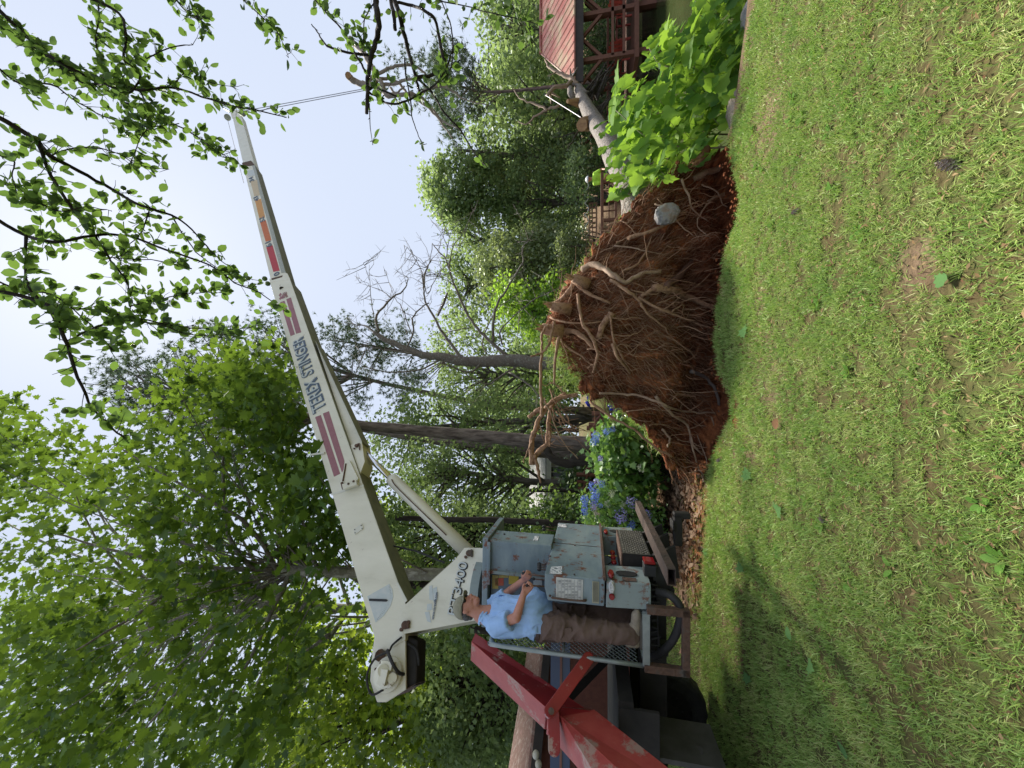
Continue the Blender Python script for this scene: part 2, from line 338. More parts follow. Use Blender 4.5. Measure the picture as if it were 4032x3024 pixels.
# broad weeds between the grass
def weeds():
    pos = []; ax = []; sz = []
    for k in range(60):
        Y = 1.3 + 3.8 * random.random() ** 1.2; X = random.uniform(-1.2 * Y, .8 * Y)
        if k < 12: X = random.uniform(-.5, 1.25) * Y
        if pitmask(X, Y) or (X > 2.2 and Y > bank_y(X) - .1) or math.hypot(X - .6, Y - 2.2) < .25: continue
        for i in range(random.randint(4, 8)):
            a = random.uniform(0, 6.28); pos.append((X + .01 * math.cos(a), Y + .01 * math.sin(a), .005)); ax.append((math.cos(a), math.sin(a), random.uniform(.15, .9))); sz.append(random.uniform(.025, .055))
    pos = np.array(pos); ax = np.array(ax); sz = np.array(sz); V, Fc = scatter(T_OVAL, pos, np.tile([0, 0, 1.0], (len(pos), 1)), ax, sz)
    o = arr_obj('weeds', V, Fc, leafmat('weed_leaf', [(.08, .17, .03), (.12, .24, .05), (.16, .3, .07)], trans=.3, gloss=0), smooth=True); tag(o, 'low rosettes of broad weeds growing in the lawn', 'weeds', kind='stuff')
weeds()
def litter():
    n = 5200; X = rng.normal(-2.1, .75, n); Y = rng.normal(7.2, .95, n); k = ~pitmask(X, Y) & (Y > 5.5); X, Y = X[k], Y[k]
    p = np.stack([X, Y, H(X, Y) + rng.uniform(.005, .05, len(X))], -1)
    V, Fc = scatter(T_DIA, p, rdir(len(X), 1.6), rdir(len(X)) * [1, 1, .35], rng.uniform(.04, .13, len(X)))
    o = arr_obj('leaf_litter', V, Fc, leafmat('dry_leaf', [(.10, .06, .04), (.20, .13, .09), (.32, .23, .16), (.15, .09, .06)], trans=.12, tcol=(.4, .2, .08), gloss=0)); tag(o, 'dry brown leaf litter and bark on the ground beside the pit', 'leaf litter', kind='stuff')
    n = 9000; X = rng.uniform(-5, 5.5, n); Y = rng.uniform(1.4, 5.2, n); k = ~pitmask(X, Y) & ~((X > 2.2) & (Y > bank_y(X) - .1)); X, Y = X[k], Y[k]
    p = np.stack([X, Y, H(X, Y) + rng.uniform(.006, .025, len(X))], -1)
    V, Fc = scatter(T_DIA, p, rdir(len(X), 2), rdir(len(X)) * [1, 1, .25], rng.uniform(.012, .045, len(X)), wid=rng.uniform(.005, .020, len(X)))
    o = arr_obj('thatch', V, Fc, leafmat('dry_thatch', [(.16, .1, .05), (.3, .22, .12), (.1, .05, .03)], trans=.1, gloss=0)); tag(o, 'scattered brown dry bits lying in the lawn', 'thatch', kind='stuff')
litter()
# ================= TREES =================
LM = {
 'syc': leafmat('sycamore_leaf', [(.018, .045, .012), (.03, .075, .014), (.05, .11, .016), (.07, .135, .02), (.12, .20, .03)], trans=.36, tcol=(.30, .46, .035), gloss=.03),
 'yel': leafmat('sunny_leaf', [(.03, .07, .015), (.05, .11, .02), (.10, .18, .025), (.20, .28, .03)], trans=.55, tcol=(.55, .72, .06), gloss=.04),
 'mid': leafmat('green_leaf', [(.035, .075, .022), (.06, .115, .035), (.10, .17, .05), (.13, .20, .06)], trans=.42, tcol=(.32, .5, .08)),
 'far': leafmat('hazy_green_leaf', [(.07, .12, .05), (.11, .17, .065), (.16, .23, .09), (.20, .28, .11)], trans=.48, tcol=(.38, .52, .16), gloss=.02),  # paler leaf colours stand in for haze over the background trees
 'fard': leafmat('hazy_dark_leaf', [(.045, .08, .04), (.07, .115, .05), (.10, .15, .06)], trans=.4, tcol=(.28, .4, .12), gloss=.02),  # dark leaf paled in its colour for haze as well
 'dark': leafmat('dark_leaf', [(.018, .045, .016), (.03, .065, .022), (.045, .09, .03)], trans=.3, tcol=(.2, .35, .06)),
 'light': leafmat('pale_leaf', [(.10, .17, .06), (.14, .22, .08), (.19, .28, .10)], trans=.5, tcol=(.45, .6, .18)),
 'lime': leafmat('lime_leaf', [(.09, .20, .02), (.14, .28, .03), (.2, .36, .05)], trans=.5, tcol=(.45, .7, .06)),
 'willow': leafmat('feathery_leaf', [(.10, .15, .05), (.14, .19, .07), (.18, .23, .09)], trans=.4, tcol=(.4, .5, .15)),
 'pine': leafmat('pine_needle', [(.04, .07, .04), (.06, .10, .055), (.09, .13, .07)], trans=.25, tcol=(.2, .3, .1)),
 'over': leafmat('orchard_leaf', [(.03, .065, .02), (.045, .095, .024), (.07, .13, .028), (.10, .17, .035)], trans=.46, tcol=(.20, .34, .05), gloss=.03),
 'hyd': leafmat('hydrangea_leaf', [(.06, .14, .03), (.10, .22, .045), (.15, .29, .07)], trans=.35, tcol=(.35, .6, .1)),
 'big': leafmat('sapling_leaf', [(.04, .12, .02), (.08, .19, .025), (.14, .28, .035), (.24, .40, .05)], trans=.46, tcol=(.42, .66, .06), gloss=.02, rough=.6),
}
BK = {'grey': bark('grey_bark', (.16, .145, .12), (.06, .052, .042)), 'pine': bark('pine_bark', (.24, .20, .175), (.06, .047, .04), 11, 1),
      'syc': mat('sycamore_bark', (.34, .33, .27), (.14, .13, .09), scale=7, rough=.8, stretch=(1, 1, .6), c3=(.22, .22, .15), bump=.2),
      'dark': bark('dark_bark', (.05, .042, .034), (.022, .018, .015)), 'dead': mat('dead_wood_bark', (.26, .23, .20), (.13, .11, .095), scale=12, rough=.9, bump=.6, c3=(.33, .34, .3), p=(.3, .72)),
      'over': bark('twig_bark', (.045, .038, .034), (.018, .015, .015))}
def region_pts(poly, d0, d1, n, zmin=None):
    xs = [p[0] for p in poly]; ys = [p[1] for p in poly]; out = []
    while len(out) < n:
        a = rng.uniform(min(xs), max(xs), 400); b = rng.uniform(min(ys), max(ys), 400); k = inpoly(a, b, poly)
        for x, y in zip(a[k], b[k]):
            p = P(x, y, rng.uniform(d0, d1))
            if zmin is None or p[2] > zmin: out.append(p)
            if len(out) >= n: break
    return np.array(out)
def crown_mesh(cl, per, rad, leaf, T, kind='broad', droop=0.0, flat=.7):
    """cl (n,3) clump centres"""
    n = len(cl); N = n * per
    cr = rad * rng.uniform(.55, 1.35, n)
    off = rng.normal(size=(n, per, 3)) * cr[:, None, None] * .55; off[..., 2] *= flat
    pos = (cl[:, None] + off).reshape(-1, 3)
    if kind == 'needle':
        # tufts of needles round short twig ends
        q = rdir(N, .25); m = 15; pp = np.repeat(pos, m, 0); d = np.repeat(q, m, 0) + .75 * rng.normal(size=(N * m, 3))
        return scatter(T_NEED, pp, rdir(N * m), d, leaf * rng.uniform(.7, 1.2, N * m), wid=np.full(N * m, leaf * 5.0))
    out = off.reshape(-1, 3); out = out / (np.linalg.norm(out, axis=1, keepdims=True) + 1e-6)
    ax = out * .8 + rng.normal(size=(N, 3)) * .7; ax[:, 2] -= .25 + droop
    nr = rng.normal(size=(N, 3)) * .6; nr[:, 2] += .9
    return scatter(T, pos, nr, ax, leaf * rng.uniform(.6, 1.3, N))
def limbs(mb, trunk_pts, cl, rmin, r0, frac=1.0):
    """thin limbs from the trunk line to some clumps"""
    tp = np.array(trunk_pts)
    for c in cl:
        if random.random() > frac: continue
        h = np.clip((tp[:, 2] - tp[0, 2]), 0, None); ok = tp[:, 2] < c[2] - .12 * np.linalg.norm(tp[:, :2] - c[:2], axis=1)
        idx = np.where(ok)[0]
        i = idx[-1] if len(idx) else 0
        i = max(0, i - random.randint(0, 2)); a = tp[i]; L_ = np.linalg.norm(c - a)
        mid = a * .5 + c * .5 + np.array([random.uniform(-.08, .08) * L_, random.uniform(-.08, .08) * L_, .06 * L_])
        mb.tube(smooth_path([a, mid, c], 3), lerpr(r0, rmin, 7), 5, caps=False)
def tree(name, label, trunk_px, crown_poly, dr, nclump, per, rad, leaf, lm, bk='grey', r=(.2, .05), T=T_DIA, kind='broad', group=None, droop=0, limbfrac=.35, flat=.7, cat='tree', zmin=.2, clumps=None, extra=None, td=None):
    """trunk_px: [(x,y)] from ground up, at depth td"""
    td = td or sum(dr) / 2
    tp = [P(x, y, td) for x, y in trunk_px]; gz = float(H(tp[0][0], tp[0][1])); tp[0][2] = min(tp[0][2], gz); tp[0][2] = gz - .15
    th = thing(name, (tp[0][0], tp[0][1], gz), label, cat, group)
    path = smooth_path(tp, 4, .01); mb = MB(); mb.tube(path, lerpr(r[0], r[1], len(path)), 12, jit=.05)
    cl = clumps if clumps is not None else region_pts(crown_poly, dr[0], dr[1], nclump, zmin)
    lb = MB(); limbs(lb, path, cl, .008, r[1] * .8 + .01, limbfrac)
    if extra: 
        for e, er in extra: 
            pp = smooth_path(e, 4, .01); lb.tube(pp, lerpr(er[0], er[1], len(pp)), 7)
    mb.obj('trunk', BK[bk], th, smooth=True)
    if lb.v: lb.obj('limbs', BK[bk], th, smooth=True)
    V, Fc = crown_mesh(cl, per, rad, leaf, T, kind, droop, flat); arr_obj('crown', V, Fc, LM[lm], th)
    return th
GB = 'trees standing behind the yard'
# --- far wood: one mass at the back
def far_wood():
    n = 2600; X = rng.uniform(-75, 75, n); Y = rng.uniform(46, 66, n); gz = H(X, Y)
    top = 9 + 6 * fbm(X * .12, X * 0, 5) ; top = np.where(X > 2, top * .8, top)
    Z = gz + top * rng.random(n) ** .7; cl = np.stack([X, Y, Z], -1)
    V, Fc = crown_mesh(cl, 36, 2.2, .6, T_DIA); o = arr_obj('far_woodland', V, Fc, LM['far']); tag(o, 'far off green woodland closing the view beyond the pond', 'woodland', kind='stuff')
    mb = MB()
    for i in range(70):
        x = random.uniform(-70, 70); y = random.uniform(42, 60); z = float(H(x, y)); mb.tube([(x, y, z - .3), (x + .3, y, z + 8)], [.25, .15], 6)
    o2 = mb.obj('far_woodland_trunks', BK['dark']); tag(o2, 'dark trunks of the far off woodland', 'woodland', kind='stuff')
far_wood()
# --- right side, beyond pond
tree('oak_tree', 'broad green tree above the right end of the red pavilion roof', [(2330, 130), (2200, 120), (2000, 110), (1930, 100)], [(1860, -150), (1865, 60), (1915, 90), (1925, 150), (2000, 330), (2300, 330), (2330, -150)], (26, 32), 110, 60, .95, .3, 'far', r=(.3, .12), group=GB)
tree('tall_tree', 'mixed green tree behind the left end of the red pavilion roof', [(2330, 420), (2200, 420), (2050, 415), (1960, 410)], [(1920, 130), (1900, 250), (1880, 400), (1850, 560), (2000, 640), (2330, 640), (2330, 250), (2050, 200)], (24, 30), 120, 70, 1.0, .32, 'light', r=(.3, .12), group=GB)
tree('pine_tree', 'dark loose pine showing behind the crossing bare branches', [(2330, 330), (2100, 350), (1900, 360), (1800, 330), (1720, 260)], [(1700, 230), (1720, 180), (1790, 100), (1830, 200), (1880, 300), (1900, 430), (1830, 520), (1770, 560), (1730, 420), (1690, 330)], (20, 23), 60, 16, .7, .3, 'pine', 'pine', r=(.1, .03), kind='needle', group=GB, limbfrac=.8)
tree('evergreen_tree', 'dark evergreen with a rounded top left of the bare branch tips', [(2330, 640), (2200, 630), (2000, 610), (1800, 590)], [(1770, 560), (1790, 600), (1760, 680), (1850, 760), (2000, 740), (2300, 760), (2300, 560), (2000, 520), (1850, 540)], (24, 28), 100, 60, .75, .24, 'fard', r=(.28, .08), group=GB)
tree('maple_tree', 'pale green rounded tree standing highest against the open sky', [(2330, 800), (2200, 800), (2000, 790), (1800, 760), (1720, 740)], [(1665, 680), (1655, 730), (1680, 770), (1700, 820), (1720, 860), (1800, 880), (2050, 850), (2050, 640), (1850, 640), (1740, 600), (1690, 640)], (23, 26), 150, 70, .6, .24, 'light', r=(.25, .07), group=GB)
tree('lower_tree', 'deep green ivy covered tree under the pale rounded tree', [(2330, 790), (2150, 800), (1980, 790)], [(2020, 640), (2000, 760), (2000, 900), (2300, 900), (2330, 760), (2300, 620), (2150, 600)], (22, 25), 100, 65, .6, .2, 'far', r=(.22, .1), group=GB)
tree('oak_tree', 'loose leaved tree between the pale rounded tree and the dead branches', [(2330, 960), (2150, 960), (2000, 950), (1880, 940)], [(1775, 860), (1790, 960), (1850, 1010), (2000, 1000), (2300, 1010), (2300, 880), (1950, 860)], (22, 26), 90, 60, .7, .22, 'far', r=(.2, .07), group=GB)
tree('cedar_tree', 'yellow green feathery cedar drooping beside the small cabin roof', [(2320, 1010), (2200, 1020), (2050, 1040), (1950, 1050)], [(1890, 960), (1870, 1080), (1900, 1160), (2000, 1180), (2150, 1160), (2230, 1060), (2230, 920), (2100, 900)], (19, 22), 130, 80, .6, .17, 'willow', r=(.15, .05), droop=1.0, group=GB)
tree('oak_tree', 'full green tree just behind the upper dead branches', [(2330, 1080), (2150, 1100), (1950, 1120), (1850, 1120)], [(1775, 1010), (1740, 1080), (1735, 1160), (1740, 1250), (1900, 1290), (2000, 1220), (2250, 1240), (2200, 1000), (1900, 980)], (27, 31), 120, 60, .9, .28, 'far', r=(.25, .1), group=GB)
tree('lime_tree', 'bright lime green tree low behind the top of the root plate', [(2310, 1240), (2200, 1240), (2080, 1230)], [(1960, 1200), (1980, 1120), (2060, 1110), (2180, 1110), (2260, 1150), (2280, 1300), (2150, 1340), (2000, 1290)], (17, 20), 90, 75, .6, .17, 'lime', r=(.12, .05), group=GB)
tree('shrub_tree', 'small soft green conifer by the string of lights', [(2330, 970), (2290, 970), (2240, 965)], [(2190, 930), (2200, 1040), (2300, 1050), (2320, 960), (2290, 860), (2240, 900)], (17, 18), 40, 70, .35, .1, 'willow', r=(.07, .03), group=GB, cat='shrub')
tree('shrub_tree', 'grey green bush beside the worker in the lime shirt', [(2400, 640), (2340, 640), (2280, 660)], [(2230, 640), (2225, 760), (2290, 800), (2400, 700), (2420, 560), (2300, 560)], (18, 20), 60, 70, .45, .13, 'light', r=(.08, .03), group=GB, cat='shrub')
# pine tops left of the dead tree and behind the boom
tree('pine_tree', 'tall dark pine just left of the dead tree crown', [(2330, 1440), (2000, 1430), (1700, 1400), (1450, 1360), (1300, 1340)], [(1270, 1300), (1330, 1240), (1420, 1260), (1550, 1250), (1650, 1330), (1700, 1470), (1600, 1600), (1400, 1590), (1280, 1450)], (19, 23), 80, 20, .62, .24, 'pine', 'pine', r=(.14, .03), kind='needle', group=GB, limbfrac=.7)
tree('pine_tree', 'dark pine whose top shows just past the boom on its upper side', [(2330, 1620), (2000, 1600), (1700, 1550), (1400, 1480), (1100, 1380)], [(990, 1330), (1010, 1240), (1080, 1230), (1160, 1280), (1250, 1420), (1300, 1600), (1150, 1640), (1040, 1500)], (21, 25), 70, 20, .8, .3, 'pine', 'pine', r=(.25, .06), kind='needle', group=GB, limbfrac=.9)
tree('pine_tree', 'hazy tall pine standing among the maple leaf tree tops', [(2330, 1800), (1900, 1760), (1500, 1700), (1000, 1620), (600, 1560)], [(360, 1460), (480, 1400), (640, 1380), (800, 1290), (930, 1300), (1000, 1500), (1000, 1700), (700, 1700), (480, 1600)], (13, 17), 120, 18, .6, .24, 'pine', 'pine', r=(.25, .06), kind='needle', group=GB, limbfrac=.9)
# centre background behind big pine trunk
tree('oak_tree', 'leafy tree behind the dead trunk and left of the lime green tree', [(2320, 1480), (2100, 1480), (1900, 1470)], [(1700, 1280), (1700, 1500), (1650, 1640), (1750, 1700), (2000, 1700), (2130, 1640), (2130, 1400), (2000, 1300), (1850, 1270)], (20, 26), 110, 60, .8, .22, 'far', r=(.2, .08), group=GB)
tree('oak_tree', 'tall leafy tree behind the big straight pine trunk', [(2320, 1640), (2000, 1660), (1750, 1680), (1600, 1680)], [(1480, 1580), (1450, 1750), (1500, 1900), (1700, 1900), (2100, 1800), (2150, 1620), (2000, 1500), (1700, 1560)], (15, 21), 110, 60, .75, .18, 'far', r=(.2, .08), group=GB)
tree('vine_tree', 'vine hung green tree over the pale house roof', [(2300, 1900), (2150, 1900), (1950, 1880), (1780, 1850)], [(1620, 1740), (1600, 1950), (1650, 2090), (1850, 2140), (2000, 2090), (2020, 1860), (2040, 1720), (1850, 1700)], (12, 16), 150, 70, .5, .12, 'far', r=(.16, .07), droop=.7, group=GB)
tree('yard_tree', 'green tree between the lift cylinder and the grey cabinet', [(2350, 2030), (2200, 2040), (2000, 2060), (1850, 2080)], [(1500, 1960), (1480, 2240), (1600, 2360), (1900, 2330), (1950, 2180), (2150, 2150), (2180, 2080), (2000, 1990), (1750, 2000)], (9, 12), 130, 70, .5, .13, 'far', 'dark', r=(.12, .05), group=GB)
tree('backlit_tree', 'sunlit yellow green tree glowing between boom foot and lift cylinder', [(2350, 2200), (2100, 2210), (1900, 2220), (1700, 2240)], [(1440, 2050), (1500, 1950), (1560, 2100), (1800, 2300), (1900, 2350), (1600, 2420), (1450, 2250)], (12, 16), 90, 60, .6, .16, 'yel', 'dark', r=(.12, .05), group=GB)
# left: deep woods behind the truck
tree('dark_tree', 'deep green tree filling the shade above the red stabilizer beam', [(2350, 2720), (2150, 2720), (1950, 2700), (1800, 2680)], [(1640, 2480), (1640, 2760), (1700, 3060), (2060, 3060), (2120, 2700), (2090, 2540), (1900, 2480)], (10, 14), 190, 80, .55, .15, 'far', 'dark', r=(.2, .08), group=GB, droop=.5)
tree('dark_tree', 'dark tree standing further back behind the winch end of the boom', [(2350, 2540), (2150, 2540), (1950, 2530), (1750, 2530)], [(1560, 2440), (1560, 2800), (1800, 2980), (2080, 2800), (2100, 2560), (1900, 2460)], (16, 22), 130, 70, .9, .24, 'far', 'dark', r=(.2, .08), group=GB)
tree('backlit_tree', 'yellow green sun shot tree behind the winch drum', [(2350, 2860), (2100, 2860), (1800, 2840), (1500, 2800)], [(1150, 2420), (1350, 2480), (1640, 2480), (1760, 2620), (1760, 3080), (1100, 3080), (1000, 2800)], (11, 16), 165, 62, .75, .2, 'yel', 'dark', r=(.16, .07), T=T_MAPLE, group=GB)
# sycamores
syc_poly = [(-60, 1600), (150, 1640), (190, 1720), (330, 1780), (480, 1640), (520, 1570), (640, 1560), (760, 1440), (900, 1360), (1000, 1380), (1080, 1370), (1140, 1480), (1200, 1640), (1290, 1900), (1330, 2080), (1360, 2300), (1280, 2500), (1180, 2700), (1150, 3080), (-60, 3080)]
STR = [P(2290, 2290, 7.6), P(2100, 2285, 7.6), P(1900, 2262, 7.6), P(1700, 2262, 7.5), P(1400, 2255, 7.4), P(1090, 2245, 7.2)]
def sycamore():
    gz = float(H(STR[0][0], STR[0][1])); STR[0][2] = gz - .2
    th = thing('sycamore_tree', (STR[0][0], STR[0][1], gz), 'near sycamore with large lobed leaves and a pale mottled trunk behind the crane', 'tree')
    mb = MB(); p = smooth_path(STR, 4, .01); mb.tube(p, lerpr(.15, .10, len(p)), 16, jit=.04); mb.obj('trunk', BK['syc'], th, smooth=True)
    br = [[(1080, 2270, 7.2), (900, 2450, 6.8), (700, 2720, 6.4), (500, 2950, 6)], [(1140, 2260, 7.2), (1000, 2560, 7), (800, 2960, 7)], [(1300, 2500, 8), (1180, 2600, 8), (1050, 2880, 8), (900, 3060, 8)],
          [(1100, 2250, 7.2), (800, 2230, 6.6), (500, 2180, 6), (200, 2100, 5.6)], [(1100, 2240, 7.2), (950, 2050, 7), (700, 1900, 6.6), (450, 1750, 6.4)], [(1000, 2240, 7), (900, 2100, 7.2), (880, 1750, 7.6), (960, 1500, 7.8)],
          [(1250, 2260, 7.4), (1200, 2080, 7.2), (1150, 1950, 7)], [(800, 2230, 6.6), (560, 2400, 5.6), (300, 2560, 4.8)], [(1240, 2330, 7.5), (1080, 2560, 9), (980, 2700, 9)]]
    lb = MB()
    for b in br:
        q = smooth_path([P(*e) for e in b], 4, .03); lb.tube(q, lerpr(.055, .012, len(q)), 6)
    cl = np.concatenate([region_pts(syc_poly, 5.2, 9.5, 350, 1.5), region_pts([(-60, 1600), (150, 1640), (400, 1800), (900, 2300), (1000, 3080), (-60, 3080)], 4.6, 9, 110, 1.5)])
    cl = cl[fbm(cl[:, 0] * .8 + cl[:, 1] * .5 + 40, cl[:, 2] * .8 + 40, 61, 2) > .40]; cl2 = region_pts([(1060, 1380), (1100, 1480), (1180, 1640), (1270, 1900), (1380, 2160), (1250, 2200), (1000, 1700), (800, 1480), (900, 1370)], 6.5, 8.5, 60, 1.5); cl = np.concatenate([cl, cl2])
    limbs(lb, p, cl[::5], .006, .02, .6); lb.obj('limbs', BK['dead'], th, smooth=True)
    V, Fc = crown_mesh(cl, 34, .56, .155, T_MAPLE); arr_obj('crown', V, Fc, LM['syc'], th)
sycamore()
def sycamore_back():
    poly = [(-60, 1620), (300, 1850), (800, 1720), (1150, 1620), (1300, 2000), (1350, 2400), (1100, 2700), (1050, 3080), (-60, 3080)]
    tree('sycamore_tree', 'second sycamore further back whose leaves fill the upper canopy', [(2330, 2420), (1900, 2420), (1500, 2400), (1000, 2380), (600, 2360)], poly, (10, 16), 190, 42, .85, .22, 'syc', 'syc', r=(.22, .08), T=T_MAPLE, limbfrac=.5)
sycamore_back()

# --- big pine trunk
def big_pine():
    pts = [(2345, 1752), (2200, 1745), (2000, 1728), (1700, 1700), (1404, 1672), (1200, 1640)]
    wp = [P(x, y, 9.5) for x, y in pts]; gz = float(H(wp[0][0], wp[0][1])); wp[0][2] = gz - .1
    th = thing('pine_tree', (wp[0][0], wp[0][1], gz), 'big straight pine trunk with plated bark beyond the torn roots', 'tree')
    q = smooth_path(wp, 6, .008); MB().tube(q, lerpr(.20, .11, len(q)), 18, jit=.06).obj('trunk', BK['pine'], th, smooth=True)
    cl = np.array([q[-1] + np.array([random.uniform(-1.6, .8), random.uniform(-1.2, 1.2), random.uniform(-.3, 4)]) for _ in range(26)])
    lb = MB(); limbs(lb, q, cl, .01, .04, 1); lb.obj('limbs', BK['pine'], th)
    V, Fc = crown_mesh(cl, 12, .6, .22, T_NEED, 'needle'); arr_obj('crown', V, Fc, LM['pine'], th)
    # curved trunk leaning on it
    c = [P(2300, 1815, 9), P(2240, 1825, 9), P(2180, 1810, 9), P(2150, 1770, 9.1), P(2100, 1745, 9.3)]
    gz = float(H(c[0][0], c[0][1])); c.insert(0, np.array([c[0][0], c[0][1], gz - .1])); t2 = thing('small_tree', (c[0][0], c[0][1], gz), 'short crooked trunk curving up against the big pine trunk', 'tree')
    q = smooth_path(c, 4, .008); MB().tube(q, lerpr(.13, .07, len(q)), 10, jit=.06).obj('trunk', BK['dark'], t2, smooth=True)
    for (x1, y1, x0, y0, r, d, lb_) in ((2380, 1945, 2085, 1930, .055, 10, 'dark post like trunk in front of the pale house window'), (2360, 2068, 1560, 2040, .075, 8.6, 'slim dark trunk between the pale house and the grey cabinet'), (2060, 2300, 1560, 2300, .11, 9.4, 'dark trunk close behind the pale sycamore trunk'), (2080, 2470, 1850, 2478, .09, 8, 'dark trunk beside the foot of the white turret')):
        a = P(x1, y1, d); b = P(x0, y0, d); gz = float(H(a[0], a[1])); a[2] = gz - .1
        t3 = thing('small_tree', (a[0], a[1], gz), lb_, 'tree'); q = smooth_path([a, a * .5 + b * .5 + [.05, 0, 0], b], 5, .015); MB().tube(q, lerpr(r, r * .8, len(q)), 9, jit=.06).obj('trunk', BK['dark'], t3, smooth=True)
        cl = np.array([b + np.array([random.uniform(-.9, .9), random.uniform(-.6, .9), random.uniform(-.3, 1.6)]) for _ in range(14)]); 
        if x0 != 2085: V, Fc = crown_mesh(cl, 50, .4, .12, T_DIA); arr_obj('crown', V, Fc, LM['mid'], t3)
big_pine()
# --- dead tree with bare branches
def dead_tree():
    Z = lambda x, y: (1400 + x / 1.659, 500 + y / 1.659)
    D = 12.0
    def path(l, d=D): return [P(*Z(x, y), d) for x, y in l]
    tr = path([(1560, 1540), (1250, 1545), (1050, 1525), (850, 1530), (700, 1530), (560, 1500), (460, 1495), (330, 1450), (180, 1380), (120, 1340)])
    gz = float(H(tr[0][0], tr[0][1])); tr[0][2] = gz - .1
    th = thing('dead_tree', (tr[0][0], tr[0][1], gz), 'leafless dead tree with grey lichened trunk and bare spreading branches', 'tree')
    q = smooth_path(tr, 5, .012); MB().tube(q, lerpr(.24, .06, len(q)), 14, jit=.08).obj('trunk', BK['dead'], th, smooth=True)
    B = [([(700, 1520), (640, 1440), (560, 1330), (500, 1220), (455, 1140), (445, 1050), (452, 960), (500, 860)], .06, .016), ([(980, 1490), (880, 1400), (800, 1320), (720, 1200), (650, 1040), (620, 960), (590, 870), (540, 810), (500, 760)], .06, .014),
         ([(900, 1400), (900, 1290), (920, 1170), (980, 1070), (1070, 920), (1095, 880), (1090, 790), (1130, 740)], .05, .012), ([(955, 1420), (950, 1330), (1040, 1230), (1150, 1140), (1250, 1090), (1330, 1050)], .03, .008),
         ([(150, 1340), (140, 1230), (240, 1120), (330, 1050), (340, 980)], .05, .012), ([(130, 1345), (60, 1300), (0, 1290), (-60, 1250)], .04, .01), ([(620, 960), (615, 880), (640, 780), (720, 660), (800, 480)], .025, .007),
         ([(445, 1050), (420, 920), (350, 800), (310, 770)], .02, .005), ([(240, 1120), (150, 1060), (30, 1020)], .018, .005), ([(120, 1240), (100, 1100), (90, 900)], .018, .005), ([(90, 1000), (70, 930), (50, 890)], .01, .004),
         ([(330, 1450), (380, 1330), (370, 1250), (430, 1180), (480, 1150)], .03, .02), ([(370, 1360), (300, 1180), (250, 1100), (200, 940)], .02, .005), ([(590, 870), (600, 780), (610, 700), (560, 610)], .018, .005), ([(540, 1230), (600, 1090), (560, 1180)], .04, .03),
         ([(840, 1500), (760, 1600), (640, 1570), (560, 1540)], .04, .02), ([(1080, 1550), (960, 1620), (850, 1680), (700, 1600)], .04, .015), ([(560, 1520), (400, 1590), (200, 1600), (40, 1560)], .035, .012), ([(480, 1500), (300, 1470), (100, 1440), (0, 1430)], .04, .015),
         ([(450, 960), (470, 1090), (540, 960), (620, 880)], .02, .008), ([(650, 1040), (590, 990), (550, 970)], .012, .004), ([(360, 800), (400, 860), (460, 920)], .012, .005), ([(860, 1480), (830, 1400), (920, 1200), (1080, 1080)], .03, .01),
         ([(1000, 1600), (1150, 1700), (1260, 1900), (900, 2000)], .03, .01), ([(500, 770), (480, 900), (440, 980)], .012, .006), ([(750, 1310), (640, 1330), (560, 1330)], .015, .006)]
    lb = MB()
    for l, r0, r1 in B:
        dd = random.uniform(-1.6, 1.6); n = len(l); pts = [P(*Z(x, y), D + dd * i / n) for i, (x, y) in enumerate(l)]
        q = smooth_path(pts, 4, .02); lb.tube(q, lerpr(r0, r1, len(q)), 6)
        for k in range(2 + n):                       # fine twigs
            a = q[random.randint(len(q) // 3, len(q) - 1)]; s = .3 + .7 * random.random(); d = rdir(1, .5)[0]; d[0] *= 1.2
            m_ = a + d * s * .5; e = a + d * s + np.array([random.uniform(-.15, .15), 0, random.uniform(0, .25)])
            lb.tube([a, m_, e], [.011, .008, .004], 4)
            for _ in range(3):
                w = m_ * .5 + e * .5; lb.tube([w, w + rdir(1, .4)[0] * .28], [.006, .003], 3)
    lb.obj('bare_branches', BK['dead'], th, smooth=True)
dead_tree()

